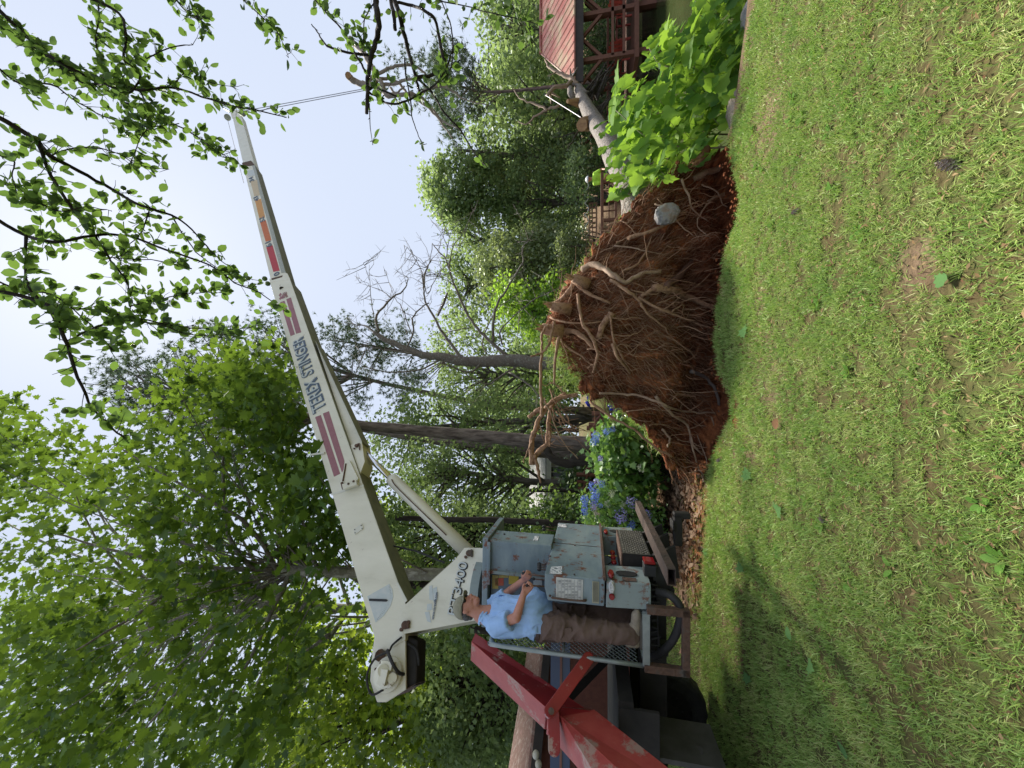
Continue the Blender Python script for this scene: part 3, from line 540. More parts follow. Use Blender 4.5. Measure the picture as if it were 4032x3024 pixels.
# --- orchard branches hanging in from the upper side of the photo
def overhang():
    z7 = lambda x, y: (x / 1.276, y / 1.276)
    z8 = lambda x, y: (x / .909, 1200 + y / .909)
    th = thing('fruit_tree', (3.6, .4, 0), 'dark branches of a fruit tree with oval leaves and green fruit hanging in overhead', 'tree')
    B = []
    def add(zf, l, d0, d1, r0, r1, leaf=1.0): B.append(([zf(*p) for p in l], d0, d1, r0, r1, leaf))
    add(z7, [(-60, 0), (130, 180), (260, 290), (430, 380), (560, 420), (700, 450), (860, 440), (1060, 500), (1200, 540), (1300, 555), (1440, 590)], 2.2, 2.9, .016, .004, 1.3)
    add(z7, [(-60, 100), (150, 230), (300, 330), (450, 390), (600, 500), (700, 540), (850, 610), (980, 680), (1090, 760), (1185, 810)], 2.3, 3.0, .014, .003, 1.2)
    add(z7, [(-60, 560), (150, 680), (250, 780), (400, 860), (560, 950), (700, 1030), (860, 1080), (960, 1150), (1060, 1260), (1160, 1350)], 1.9, 2.7, .018, .003, .55)
    add(z7, [(-60, 1080), (130, 1180), (280, 1215), (470, 1185), (640, 1185), (850, 1260), (1050, 1330), (1180, 1420), (1300, 1470), (1440, 1570)], 1.9, 2.8, .013, .003, .55)
    add(z7, [(130, 1180), (130, 1300), (140, 1430), (230, 1540), (290, 1640)], 1.9, 1.9, .009, .005, .8)
    add(z8, [(-40, -60), (170, 0), (230, 120), (270, 230), (320, 350), (400, 440), (460, 490)], 1.6, 1.8, .012, .004, 1.2)
    add(z7, [(190, 700), (240, 850), (330, 1000), (400, 1100), (480, 1190), (560, 1310), (640, 1420), (650, 1540)], 1.9, 2.4, .012, .004, 1.0)
    add(z7, [(380, -40), (600, 70), (630, 200), (620, 300), (680, 320), (850, 240), (970, 225)], 2.3, 2.8, .012, .003, .9)
    add(z7, [(300, 330), (420, 420), (520, 420), (640, 470), (700, 380), (620, 300)], 2.3, 2.5, .01, .006, 1.2)
    add(z7, [(850, -40), (940, 60), (1010, 100), (1060, 160)], 2.7, 2.9, .006, .002, 1.8)
    add(z7, [(1180, -40), (1320, 90), (1400, 170), (1450, 290)], 2.8, 3.0, .006, .002, 1.5)
    add(z7, [(650, 1540), (750, 1520), (900, 1480), (1030, 1470), (1160, 1470)], 2.3, 2.6, .005, .002, 1.6)
    add(z7, [(230, 1540), (500, 1560), (700, 1600), (900, 1640), (1150, 1655), (1280, 1640)], 2.0, 2.6, .008, .003, 1.4)
    add(z7, [(960, 1350), (800, 1310), (640, 1300), (540, 1290)], 2.4, 2.2, .005, .002, .9)
    add(z7, [(-40, 770), (70, 810), (60, 880), (90, 980)], 1.8, 1.9, .005, .002, .7)
    add(z7, [(860, 1080), (930, 1190), (1010, 1290), (1160, 1380), (1310, 1410)], 2.6, 2.8, .006, .002, .5)
    add(z7, [(750, 1060), (700, 1180), (620, 1260), (600, 1400)], 2.4, 2.5, .005, .002, .9)
    add(z7, [(560, 420), (520, 330), (480, 200), (500, 60), (470, -40)], 2.4, 2.6, .007, .003, 1.4)
    add(z7, [(700, 450), (760, 600), (700, 700), (640, 860)], 2.5, 2.4, .006, .002, 1.6)
    add(z7, [(250, 780), (400, 740), (560, 760), (700, 830), (850, 850)], 2.1, 2.5, .006, .002, 1.5)
    add(z7, [(860, 440), (950, 350), (1020, 400), (1180, 440)], 2.6, 2.8, .005, .002, 1.3)
    add(z7, [(-40, 320), (120, 430), (250, 420), (400, 520), (560, 600), (700, 640), (900, 620)], 2.1, 2.6, .008, .003, 1.4)
    add(z7, [(-40, 1400), (100, 1460), (260, 1480), (420, 1600), (520, 1700), (560, 1760)], 1.9, 2.1, .006, .003, 1.2)
    add(z8, [(240, 130), (400, 60), (560, 70), (700, 110), (860, 100)], 2.1, 2.4, .006, .002, 1.2)
    add(z7, [(-40, 900), (120, 960), (280, 1060), (430, 1040), (560, 1060)], 1.9, 2.1, .006, .002, 1.3)
    # right of them the thicker sawn limbs
    zs = lambda x, y: (1200 + x / 2.37, y / 2.37)
    add(zs, [(655, -150), (660, 0), (680, 150), (690, 260), (660, 400), (620, 520), (600, 640), (580, 760), (585, 900), (578, 1060)], 3.0, 3.0, .027, .015, .12)
    add(zs, [(770, -150), (800, 0), (830, 130), (845, 280)], 3.1, 3.1, .018, .016, .1)
    add(zs, [(780, -150), (840, 0), (890, 160), (930, 330), (970, 480), (1000, 590), (1030, 700), (1060, 820), (1078, 900)], 3.2, 3.3, .024, .01, .12)
    add(zs, [(860, 20), (1000, 50), (1120, 100), (1220, 190), (1250, 340), (1280, 500), (1310, 620), (1200, 700), (1040, 725)], 3.3, 3.3, .012, .016, .25)
    add(zs, [(20, -90), (110, 10), (220, 140), (330, 260), (400, 380), (470, 500), (570, 670)], 3.0, 3.0, .006, .009, .25)
    add(zs, [(60, 220), (130, 320), (210, 430), (400, 490), (600, 510)], 3.0, 3.0, .004, .012, .1)
    add(zs, [(600, 860), (700, 920), (800, 970), (950, 940), (1100, 860), (1250, 760), (1350, 560), (1380, 400), (1350, 200), (1270, 0), (1230, -90)], 3.0, 3.4, .009, .005, .5)
    add(zs, [(930, 540), (940, 700), (980, 900), (1000, 1080), (1050, 1240), (1110, 1350)], 3.2, 3.2, .008, .003, .3)
    add(zs, [(600, 960), (610, 1150), (635, 1350)], 3.0, 3.0, .005, .002, .1)
    add(zs, [(1050, 730), (1200, 880), (1300, 1050), (1450, 1210), (1600, 1450), (1700, 1560)], 3.3, 3.6, .012, .004, .1)
    add(zs, [(580, 850), (640, 820), (720, 840), (860, 900)], 3.0, 3.0, .012, .006, .5)
    add(zs, [(640, 30), (560, 170), (545, 330), (550, 520)], 3.0, 3.0, .006, .003, 1.0)
    add(zs, [(1380, 400), (1380, 560), (1330, 700), (1200, 800), (1000, 900)], 3.3, 3.2, .006, .003, .9)
    add(zs, [(1250, 0), (1500, 60), (1750, 120), (1950, 170), (2200, 230)], 3.1, 3.1, .005, .003, .5)
    add(zs, [(1900, -60), (1960, 120), (2080, 250), (2120, 420)], 3.1, 3.1, .005, .002, .5)
    br = MB(); frs = []; pos = []; ax = []; sz = []
    for l, d0, d1, r0, r1, lf in B:
        n = len(l); pts = [P(x, y, d0 + (d1 - d0) * i / (n - 1) + .08 * math.sin(i * 2.1)) for i, (x, y) in enumerate(l)]
        q = smooth_path(pts, 4, .004); br.tube(q, lerpr(r0, r1, len(q)), 7, jit=.12)
        for k in range(1, len(q)):
            seg = q[k] - q[k - 1]; ln = np.linalg.norm(seg); sd_ = unit(seg)
            m = rng.poisson(38 * ln * lf)
            for _ in range(m):
                a = q[k - 1] + seg * random.random(); d = unit(sd_ * .5 + rdir(1, -.1)[0] * 1.0); s = random.uniform(.05, .15)
                twe = a + d * s
                if random.random() < .5: br.tube([a, a * .5 + twe * .5 + rdir(1)[0] * .01, twe], [.0026, .002, .0012], 4)
                for c in range(random.randint(1, 3)):
                    e = unit(d + rdir(1)[0] * .9); pos.append(a + d * s * random.uniform(.5, 1) if random.random() < .8 else a); ax.append(e); sz.append(random.uniform(.034, .08))
                if random.random() < .02: frs.append((twe, .016))
            if random.random() < .35:                # spurs
                d = rdir(1)[0]; br.tube([q[k], q[k] + d * random.uniform(.012, .03)], [.004, .0022], 4)
    for x, y in ((1330, 1400), (1345, 1425), (1245, 1398), (745, 1080), (800, 1090), (620, 945)): frs.append((P(*z7(x, y), 2.5), .019))
    br.obj('branch', BK['over'], th, smooth=True); fm_ = mat('green_fruit', (.06, .11, .025), (.09, .15, .04), scale=20, rough=.5)
    for c_, r_ in frs[-60:]: MB().ball(c_, r_, 10, 7).obj('fruit', fm_, th, smooth=True)
    pos = np.array(pos); V, Fc = scatter(T_OVAL, pos, rdir(len(pos), .7), np.array(ax), np.array(sz) * 1.12, wid=np.array(sz) * 1.2)
    arr_obj('foliage', V, Fc, LM['over'], th, smooth=True)
    trk = MB(); trk.tube([(3.6, .4, -.1), (3.5, .5, 1.4), (3.3, .8, 2.6), (2.8, 1.3, 3.4)], [.16, .14, .12, .07], 12); trk.obj('trunk', BK['over'], th, smooth=True)
    print('overhang leaves', len(pos))
overhang()
# ================= CRANE TRUCK =================
M = {}
M['white'] = mat('cream_paint', (.80, .78, .66), (.72, .70, .58), scale=2.2, rough=.45, rust=.27, rscale=6, bump=.05, bscale=60, c3=(.55, .53, .42), stretch=(1, 1, .35), p=(.35, .75), detail=10)
M['wplain'] = mat('clean_cream_paint', (.72, .72, .63), (.64, .64, .56), scale=4, rough=.45)
M['grey'] = mat('blue_grey_paint', (.15, .20, .23), (.19, .25, .275), scale=2.2, rough=.42, rust=.5, rscale=6, bump=.03, c3=(.24, .30, .31), stretch=(1, 1, 2.5))
M['greylt'] = mat('pale_grey_paint', (.27, .32, .30), (.22, .27, .26), scale=3, rough=.5, rust=.5, rscale=6, bump=.03)
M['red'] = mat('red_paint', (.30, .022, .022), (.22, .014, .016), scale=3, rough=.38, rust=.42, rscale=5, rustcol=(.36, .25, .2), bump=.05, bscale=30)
M['redlt'] = mat('lit_red_paint', (.42, .075, .055), (.33, .04, .032), scale=4, rough=.5, rust=.5, rscale=3.2, rustcol=(.35, .22, .17), bump=.05, bscale=30)  # light on the upper faces put into this paler, scuffed red
M['rust'] = mat('rusty_steel', (.065, .038, .026), (.12, .065, .042), scale=9, rough=.85, c3=(.09, .075, .062), bump=.4)
M['black'] = mat('black_steel', (.012, .012, .013), (.022, .022, .022), scale=8, rough=.6)
M['rubber'] = mat('black_rubber', (.015, .015, .015), (.03, .028, .026), scale=12, rough=.75, bump=.2)
M['chrome'] = mat('chrome_rod', (.75, .75, .77), (.7, .7, .72), rough=.12, metal=1)
M['steel'] = mat('galvanised_steel', (.33, .37, .36), (.25, .29, .28), scale=10, rough=.45, metal=.4, rust=.2, rscale=14)
M['paper'] = mat('weathered_paper', (.62, .62, .58), (.48, .48, .45), scale=14, rough=.8)
M['ink'] = mat('black_ink', (.02, .02, .022), rough=.6)
M['navy'] = mat('navy_lettering', (.075, .11, .17), (.11, .15, .21), scale=40, rough=.6)
M['maroon'] = mat('faded_maroon_stripe', (.34, .15, .17), (.29, .12, .14), scale=20, rough=.55)
M['lens'] = mat('red_lens', (.26, .012, .016), (.2, .01, .012), rough=.15)
M['clear'] = mat('clear_lens', (.75, .75, .73), (.3, .3, .3), scale=60, rough=.1)
M['bluepaint'] = mat('dark_blue_paint', (.012, .032, .085), (.02, .045, .10), scale=3, rough=.3)
M['orange'] = mat('orange_stripe', (.62, .17, .05), (.5, .13, .04), scale=20, rough=.6)
M['amber'] = mat('amber_stripe', (.66, .33, .10), (.55, .27, .08), scale=20, rough=.6)
M['sand'] = mat('cream_stripe', (.62, .50, .33), (.55, .45, .3), scale=20, rough=.6)
M['redstripe'] = mat('red_stripe', (.50, .045, .06), (.42, .035, .05), scale=20, rough=.6)
M['pale'] = mat('pale_decal', (.50, .57, .58), (.60, .63, .62), scale=14, rough=.6)
M['yel'] = mat('yellow_decal', (.60, .45, .05), (.5, .36, .05), scale=20, rough=.6)
M['cable'] = mat('wire_rope', (.30, .30, .32), (.2, .2, .22), scale=80, rough=.5, metal=.5)
M['mud'] = mat('dark_greasy_steel', (.010, .009, .008), (.024, .02, .017), scale=6, rough=.75)

def text_obj(s, p0, p1, height, up, nrm, mt, name, parent, off=.004, ext=.0015, bold=0, squeeze=True, shear=0):
    """string laid from p0 (baseline start) to p1 (baseline end)"""
    cu = bpy.data.curves.new('txt', 'FONT'); cu.body = s; cu.extrude = ext; cu.offset = bold; cu.shear = shear
    tmp = bpy.data.objects.new('txt', cu); COL.objects.link(tmp); bpy.context.view_layer.update()
    me = bpy.data.meshes.new_from_object(tmp.evaluated_get(bpy.context.evaluated_depsgraph_get())); bpy.data.objects.remove(tmp)
    n = len(me.vertices); co = np.zeros(n * 3, np.float32); me.vertices.foreach_get('co', co); co = co.reshape(-1, 3)
    x0, x1 = co[:, 0].min(), co[:, 0].max(); y1 = co[:, 1].max(); ys = min(0, co[:, 1].min())
    xd = unit(p1 - p0); ln = np.linalg.norm(p1 - p0); u = unit(up - xd * np.dot(up, xd)); nn = unit(np.cross(xd, u))
    if np.dot(nn, nrm) < 0: nn = -nn
    q = p0 + ((co[:, :1] - x0) / (x1 - x0) * ln) * xd + (co[:, 1:2] / y1 * height) * u + (co[:, 2:3] + off) * nn - ROOT[parent]
    me.vertices.foreach_set('co', q.astype(np.float32).ravel()); me.update()
    o = bpy.data.objects.new(name, me); return finish(o, name, mt, parent, False)

TL = unit([-.054, 1, 0]); TF = np.array([-TL[1], TL[0], 0.0])          # lateral (away), truck forward (to the left)
K0 = P(2145, 2260, 3.5); 
def K(x, y, off=0.0): return hit(x, y, K0 + TL * off, TL)
def R(x, y, off=0.0): return hit(x, y, K0 + TF * off, TF)             # plane across the tail
truck_base = K0 + TL * .7 + TF * 1.2; truck_base[2] = .1
truck = thing('crane_truck', truck_base, 'old boom truck with raised cream boom, grey control box and red stabilizer', 'crane truck')
# --- control console
con = MB().prism([K(2145, 2260), K(2382, 2283), K(2379, 2388), K(2157, 2364), K(2144, 2312)], TL * 1.57).obj('control_console', M['grey'], truck, bevel=.006)
e = MB()                                                             # seam, lip, hinges
rp = lambda x, y: R(x, y)
a, b = R(2168, 2135, -.003), R(2352, 2153, -.003); e.tube([a, b], .0022, 6)
e.box((K(2382, 2283) + TL * .785 + [0.012, 0, .004]), TL * .80, (.014, 0, 0), (0, 0, .012))
for x, y in ((2183, 2136), (2264, 2147), (2166, 2190), (2172, 2110), (2262, 2262)): e.ball(R(x, y, -.006), .009, 8, 5)
e.obj('seam_and_hinges', M['rust'], con)
# placard + serial plate + handle on the end facing us
MB().prism([K(2190, 2272, -.004), K(2296, 2283, -.004), K(2294, 2371, -.004), K(2189, 2360, -.004)], -TL * .002).obj('load_chart', M['paper'], con)
tb = MB()
for i in range(7):
    for j in range(7):
        if random.random() < .75:
            x = 2200 + i * 13; y = 2284 + j * 11; w = random.uniform(4, 9); h = random.uniform(.8, 1.6)
            for q in range(3): tb.prism([K(x + q * 3, y, -.0075), K(x + q * 3 + h, y, -.0075), K(x + q * 3 + h, y + w, -.0075), K(x + q * 3, y + w, -.0075)], -TL * .0008)
for i in range(8): tb.prism([K(2196 + i * 13, 2282, -.0075), K(2197 + i * 13, 2282, -.0075), K(2197 + i * 13, 2362, -.0075), K(2196 + i * 13, 2362, -.0075)], -TL * .0008)
tb.obj('chart_print', mat('faint_print', (.25, .26, .27), rough=.7), con)
sp_ = MB().prism([K(2332, 2288, -.004), K(2359, 2291, -.004), K(2358, 2376, -.004), K(2331, 2373, -.004)], -TL * .003).obj('serial_plate', mat('aged_plate', (.36, .35, .24), (.28, .27, .19), rough=.5), con)
sb = MB()
for i in range(5):
    x = 2336 + i * 4.4; sb.prism([K(x, 2293, -.0085), K(x + 1.6, 2293, -.0085), K(x + 1.6, 2370, -.0085), K(x, 2370, -.0085)], -TL * .0008)
sb.obj('plate_print', M['ink'], con)
MB().tube(smooth_path([K(2178, 2354, -.0), K(2178, 2354, -.035), K(2240, 2362, -.04), K(2300, 2366, -.035), K(2306, 2363, 0)], 3), .009, 8).obj('grab_handle', M['rust'], con, smooth=True)
bb = MB()
for x, y in ((2165, 2346), (2372, 2304), (2369, 2369), (2300, 2363)): bb.ball(K(x, y, -.003), .011, 8, 5)
bb.obj('bolts', M['rust'], con)
st = MB().prism([R(2163, 2258, -.003), R(2213, 2262, -.003), R(2213, 2230, -.003), R(2170, 2232, -.003)], -TF * .002).obj('torn_sticker', M['paper'], con)
st.data.materials[0] = mat('cracked_sticker', (.75, .75, .76), (.18, .2, .22), scale=45, rough=.6, p=(.5, .56))
MB().prism([R(2197, 2062, -.003), R(2232, 2066, -.003), R(2230, 2078, -.003), R(2197, 2074, -.003)], -TF * .002).obj('torn_sticker', st.data.materials[0], con)
# levers
def lever(a, b, kn, kr=.019, name='control_lever', r=.006):
    l = MB().tube([a, b], r, 8).obj(name, M['rust'], con, smooth=True)
    MB().ball(b + unit(b - a) * kr * .7, (kr, kr, kr * 1.25), 12, 9).obj('knob', M['black'], l, smooth=True)
for y in (2244, 2236, 2229, 2222): lever(R(2150, y, .10), R(2128, y - 1, .10), 1, .017)
for y in (2090, 2078): lever(R(2190, y, .08), R(2146, y - 4, .08), 1, .02)
HB = [R(2144, 2262, .08), R(2144, 2280, .12), R(2144, 2305, .2)]
# --- fender boxes with lamps
def fender(off, name):
    f = [K(2389, 2290, 0) + TL * off, K(2563, 2300, 0) + TL * off, K(2564, 2402, 0) + TL * off, K(2386, 2392, 0) + TL * off]
    return MB().prism(f, TL * .36).obj(name, M['greylt'], truck, bevel=.006)
fd = fender(0, 'rear_fender_box'); fd2 = fender(1.21, 'rear_fender_box')
for fo, o_ in ((fd, 0), (fd2, 1.21)):
    c = R(2468, 2268, -.003) + TL * (o_ + (0.0)); c = K0 + TL * (o_ + .17) - TF * .003; c[2] = R(2468, 2268)[2]
    pts = [c + TL * (.055 * math.cos(t)) + UP * (.095 * np.sign(math.sin(t)) * abs(math.sin(t)) ** .7) for t in np.linspace(0, 2 * math.pi, 24, endpoint=False)]
    MB().prism(pts, -TF * .002).obj('oval_opening', M['black'], fo)
def lamp(c, ax, w, h, mt, name, base=True, par=None):
    par = par or truck; n = unit(np.cross(ax, UP)); n = n if np.dot(n, EYE - c) > 0 else -n
    l = MB()
    pts = lambda s, o: [c + ax * (w * s * math.cos(t)) + UP * (h * s * math.sin(t)) + n * o for t in np.linspace(0, 2 * math.pi, 18, endpoint=False)]
    l.hexa(pts(1, 0), pts(1, .012)).hexa(pts(1, .012), pts(.8, .024)); lo = l.obj(name, mt, par, smooth=False)
    if base: MB().hexa(pts(1.18, -.002), pts(1.15, .007)).obj('lamp_base', M['clear'] if mt != M['lens'] else M['black'], lo)
    return lo
lamp(K(2408, 2312, -.004), TF, .05, .023, M['clear'], 'side_lamp', par=fd); lamp(K(2409, 2348, -.004), TF, .028, .026, M['lens'], 'side_reflector', False, par=fd)
lamp(R(2406, 2263, -.004), TL, .075, .028, M['lens'], 'side_marker', False, par=fd); lamp(K0 + TL * 1.3 - TF * .004 + UP * (R(2406, 2263)[2] - K0[2]), TL, .06, .025, M['lens'], 'side_marker', False, par=fd2)
MB().box(R(2478, 2281, -.0015) , TF * .001, TL * .035, UP * .06).obj('rust_patch', M['rust'], fd)
for x in (2552,): 
    q = MB(); q.ball(K(x, 2313, -.002), .009, 8, 5); q.ball(K(x, 2372, -.002), .009, 8, 5); q.obj('bolts', M['steel'], fd)
# recess between the fenders, dark back plate with three red lamps
zc1 = K(2382, 2283)[2]; zf0 = K(2563, 2300)[2]
MB().box(K0 + TL * .785 + TF * .26 + UP * ((zc1 + zf0) / 2 - K0[2]), TF * .02, TL * .43, UP * ((zc1 - zf0) / 2)).obj('recess_panel', M['grey'], truck)
for k in range(3): lamp(K0 + TL * (.55 + .13 * k) + TF * .06 + UP * (R(2415, 2180)[2] - K0[2]), TL, .045, .028, M['lens'], 'tail_lamp', False)
MB().tube(smooth_path([K0 + TL * (.45 + .1 * i) + TF * (.1) + UP * (R(2400, 2180)[2] - K0[2] + .04 * math.sin(i * 1.7)) for i in range(5)], 3), .006, 6).obj('lamp_wire', M['black'], truck)
# step box with tread plate
sA, sB, sC, sD = R(2453, 2188, -.10), R(2567, 2196, -.10), R(2525, 2100, -.10), R(2424, 2092, -.10)
zt, zb = sA[2], sB[2]; y0 = .33; y1 = 1.17
def TP(l, f_, z): q = K0 + TL * l + TF * f_; q[2] = z; return q
sx = MB().prism([TP(.40, -.10, zt), TP(.40, -.10, zb), TP(1.13, -.10, zb), TP(1.13, -.10, zt)], TF * .30).obj('step_box', M['mud'], truck, bevel=.004)
tp = mat('tread_plate', (.10, .095, .08), (.17, .16, .13), scale=5, rough=.55, metal=.4, rust=.3)
t_ = MB(); nz, ny = 11, 26
for i in range(nz):
    for j in range(ny):
        c = TP(.415 + (j + .5) * .70 / ny, -.104, zt - .012 - (i + .5) * (zt - zb - .02) / nz); s = 1 if (i + j) % 2 else -1
        d = unit(TL + UP * .9 * s); t_.tube([c - d * .011, c, c + d * .011], [.0015, .0042, .0015], 4)
t_.add([TP(.402, -.102, zt - .004), TP(.402, -.102, zb + .004), TP(1.128, -.102, zb + .004), TP(1.128, -.102, zt - .004)], [(0, 1, 2, 3)])
t_.obj('tread_plate', tp, sx, smooth=False)
MB().box(TP(.765, .03, zt + .006), TF * .13, TL * .37, UP * .006).obj('step_top', M['rust'], sx)
# bumper beam (open ended box channel)
bz0, bz1 = R(2654, 2297, -.2)[2], R(2632, 2297, -.2)[2]; zb_ = .70
bm = MB(); _a = R(2645, 2272, -.27); _b = R(2538, 2084, -.27); _zb = _a[2]; l0_ = float(np.dot(_a - K0, TL)); l1_ = 1.62
for (f0, f1, z0, z1) in ((-.33, -.323, -.03, .03), (-.213, -.206, -.03, .03), (-.323, -.213, .024, .03), (-.323, -.213, -.03, -.024)):
    bm.prism([TP(l0_, f0, _zb + z0), TP(l0_, f1, _zb + z0), TP(l0_, f1, _zb + z1), TP(l0_, f0, _zb + z1)], TL * (l1_ - l0_))
bm.obj('rear_bumper', mat('dark_rusty_beam', (.035, .024, .018), (.075, .045, .032), scale=9, rough=.85, bump=.4), truck)
for l in (.42, .78, 1.1): MB().prism([TP(l, -.20, .70), TP(l, .1, .66), TP(l, .1, .93), TP(l, -.08, .93)], TL * .05).obj('bumper_bracket', M['mud'], truck)
hb = MB().box(TP(.80, -.25, .60), TF * .16, TL * .05, UP * .04); hb.box(TP(.80, -.40, .56), TF * .03, TL * .05, UP * .08); hb.box(TP(.80, -.30, .65), TF * .05, TL * .08, UP * .012)
hb.obj('tow_hitch', M['mud'], truck, bevel=.01)
pl = MB().box(TP(.19, -.06, K(2570, 2240)[2]), TF * .05, TL * .07, UP * .055); plo = pl.obj('tail_lamp', M['black'], truck, bevel=.01)
MB().box(TP(.19, -.13, K(2570, 2240)[2] + .005), TF * .012, TL * .065, UP * .05).obj('red_lens', M['lens'], plo, bevel=.008)
# hose, valves
hz = MB().tube(smooth_path([K(2585, 2330, .12), K(2640, 2345, .05), (K(2680, 2400, .0)), K(2660, 2500, .05), K(2610, 2565, .12), K(2560, 2590, .25)], 6), .034, 12).obj('suction_hose', M['rubber'], truck, smooth=True)
vb = MB()
for x, y, s in ((2600, 2290, .045), (2625, 2310, .03), (2640, 2330, .03), (2600, 2355, .04), (2590, 2250, .05), (2620, 2270, .03), (2590, 2385, .03), (2575, 2480, .03), (2610, 2550, .04)): vb.box(K(x, y, .25), TF * s * 1.3, TL * s, UP * s)
for y in range(2300, 2600, 24): vb.tube([K(2566, y, .2), K(2596 + random.uniform(-8, 14), y + random.uniform(-9, 9), .2)], .011, 6)
vb.tube([K(2590, 2400, .1), K(2590, 2470, .1), K(2596, 2540, .1)], .008, 6)
vb.obj('valve_gear', M['black'], truck)
# --- operator platform
pf = MB().prism([K(2528, 2412, -.02), K(2557, 2412, -.02), K(2557, 2612, -.02), K(2530, 2612, -.02)], -TL * .03)
zpf = K(2532, 2500)[2]; xl = K(2530, 2616); xr = K(2530, 2404)
PLAT_Z = float(zpf); wl = abs(np.dot(xl - xr, TF))
def OP(f_, l, z): q = xr + TF * f_ + TL * l; q[2] = z; return q
pf.prism([OP(0, -.03, zpf - .06), OP(0, .75, zpf - .06), OP(0, .75, zpf), OP(0, -.03, zpf)], TF * .02)
pf.prism([OP(wl, -.03, zpf - .06), OP(wl, .75, zpf - .06), OP(wl, .75, zpf), OP(wl, -.03, zpf)], -TF * .02)
plo = pf.obj('platform_frame', M['steel'], truck)
def mesh_sheet(o, u, v, w, h, du=.045, dv=.02, r=.0028):
    m_ = MB(); nu, nv = int(w / du), int(h / dv)
    for j in range(nv):
        pts1 = []; 
        for i in range(nu * 2 + 1):
            pts1.append(o + u * (i * du / 2) + v * (j * dv + (dv / 2 if i % 2 else -dv / 2) * (1 if j % 2 else -1) + dv / 2))
        m_.tube(pts1, r, 3, caps=False)
    return m_
fl = mesh_sheet(OP(0.01, -.02, zpf), TF, TL, wl - .02, .76, .06, .024, .004); fl.obj('grating_floor', M['steel'], plo)
# mesh back guard
ztop = K(1925, 2525)[2]; gb = xl + TF * .0
def GP(l, z): q = xl + TF * .01 + TL * l; q[2] = z; return q
gw = .62; rail = MB().tube(smooth_path([GP(0, zpf), GP(0, ztop - .12), GP(.03, ztop - .03), GP(.12, ztop), GP(gw - .1, ztop), GP(gw, ztop - .1), GP(gw, zpf)], 4), .02, 10); rail.tube([GP(0, (zpf + ztop) / 2), GP(gw, (zpf + ztop) / 2)], .012, 6)
ro = rail.obj('back_guard', M['steel'], truck, smooth=True)
mesh_sheet(GP(.02, zpf + .04), TL, UP, gw - .04, ztop - zpf - .08, .055, .024, .003).obj('guard_mesh', M['steel'], ro)
# rusty loop step under the platform
ls = MB(); q0, q1, q2, q3 = K(2560, 2400, -.03), K(2700, 2412, -.03), K(2700, 2645, -.03), K(2550, 2628, -.03)
for a, b in ((q0, q1), (q1, q2), (q2, q3)): d = unit(b - a); ls.box((a + b) / 2, d * (np.linalg.norm(b - a) / 2 + .028), TL * .03, unit(np.cross(d, TL)) * .03)
ls.obj('step_loop', M['rust'], truck, bevel=.004)
# --- pedestal cabinet
zp1 = P(1905, 2140, 4.1)[2]; 
def PC(l, f_, z): return TP(l, f_, z)
pr = K0 + TL * .62
cx = lambda y, l: float(np.dot(hit(2000, y, K0 + TL * l, TL) - K0, TF))
f0 = cx(2134, .62); f1 = cx(2258, .62); f2 = cx(2470, .62)
zt_ = hit(1925, 2200, K0 + TL * .62, TL)[2]; zb2 = hit(2171, 2200, K0 + TL * .62, TL)[2]
pc = MB().prism([TP(.62, f0, zb2), TP(.62, f1, zb2), TP(.62, f1, zt_), TP(.62, f0, zt_)], TL * .36).prism([TP(.98, .27, zb2), TP(.98, f1, zb2), TP(.98, f1, zt_), TP(.98, .27, zt_)], TL * .3).obj('cabinet', M['grey'], truck, bevel=.008)
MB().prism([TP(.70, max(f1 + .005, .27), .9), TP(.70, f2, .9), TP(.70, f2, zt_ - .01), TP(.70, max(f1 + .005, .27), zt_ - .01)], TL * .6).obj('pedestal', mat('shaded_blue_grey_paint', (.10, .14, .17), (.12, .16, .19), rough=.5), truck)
zc_ = hit(1900, 2200, K0 + TL * .60, TL)[2]
cap = MB().prism([TP(.59, f0 - .03, zt_ + .002), TP(.59, f2 + .02, zt_ + .002), TP(.59, f2 + .02, zc_), TP(.59, f0 - .03, zc_)], TL * .80); cap.prism([TP(.565, f0 + .0, zt_ - .03), TP(.565, f1 + .12, zt_ - .03), TP(.565, f1 + .12, zt_ + .01), TP(.565, f0, zt_ + .01)], TL * .02)
cap.obj('pedestal_cap', M['grey'], truck, bevel=.008)
MB().prism([TP(.60, f1 - .02, zb2), TP(.60, f1 + .012, zb2), TP(.60, f1 + .012, zt_), TP(.60, f1 - .02, zt_)], TL * .02).obj('cabinet_edge', M['greylt'], pc)
d_ = lambda x0, x1, ya, yb, m_, n_: MB().prism([hit(x0, ya, K0 + TL * .697, TL), hit(x1, ya, K0 + TL * .697, TL), hit(x1, yb, K0 + TL * .697, TL), hit(x0, yb, K0 + TL * .697, TL)], -TL * .002).obj(n_, m_, truck)
dy = mat('warning_decal', (.52, .40, .08), (.35, .27, .1), scale=40, rough=.6)
d_(1938, 1962, 2264, 2318, dy, 'warning_decal'); d_(1950, 1983, 2276, 2306, mat('red_decal', (.5, .05, .03), (.4, .12, .05), scale=50, rough=.6), 'warning_decal'); d_(1964, 2000, 2264, 2275, dy, 'warning_decal'); d_(2003, 2042, 2262, 2300, M['yel'], 'warning_decal'); d_(2100, 2134, 2276, 2306, M['pale'], 'instruction_plate')
MB().box(K0 + TL * .8 + TF * (f0 - .003) + UP * (zt_ - .5 - K0[2]), TL * .07, TF * .001, UP * .025).obj('torn_sticker', st.data.materials[0], pc)
MB().ball(K0 + TL * .85 + TF * (f0) + UP * (zt_ - .12 - K0[2]), .014, 8, 6).obj('vent_hole', M['black'], pc)

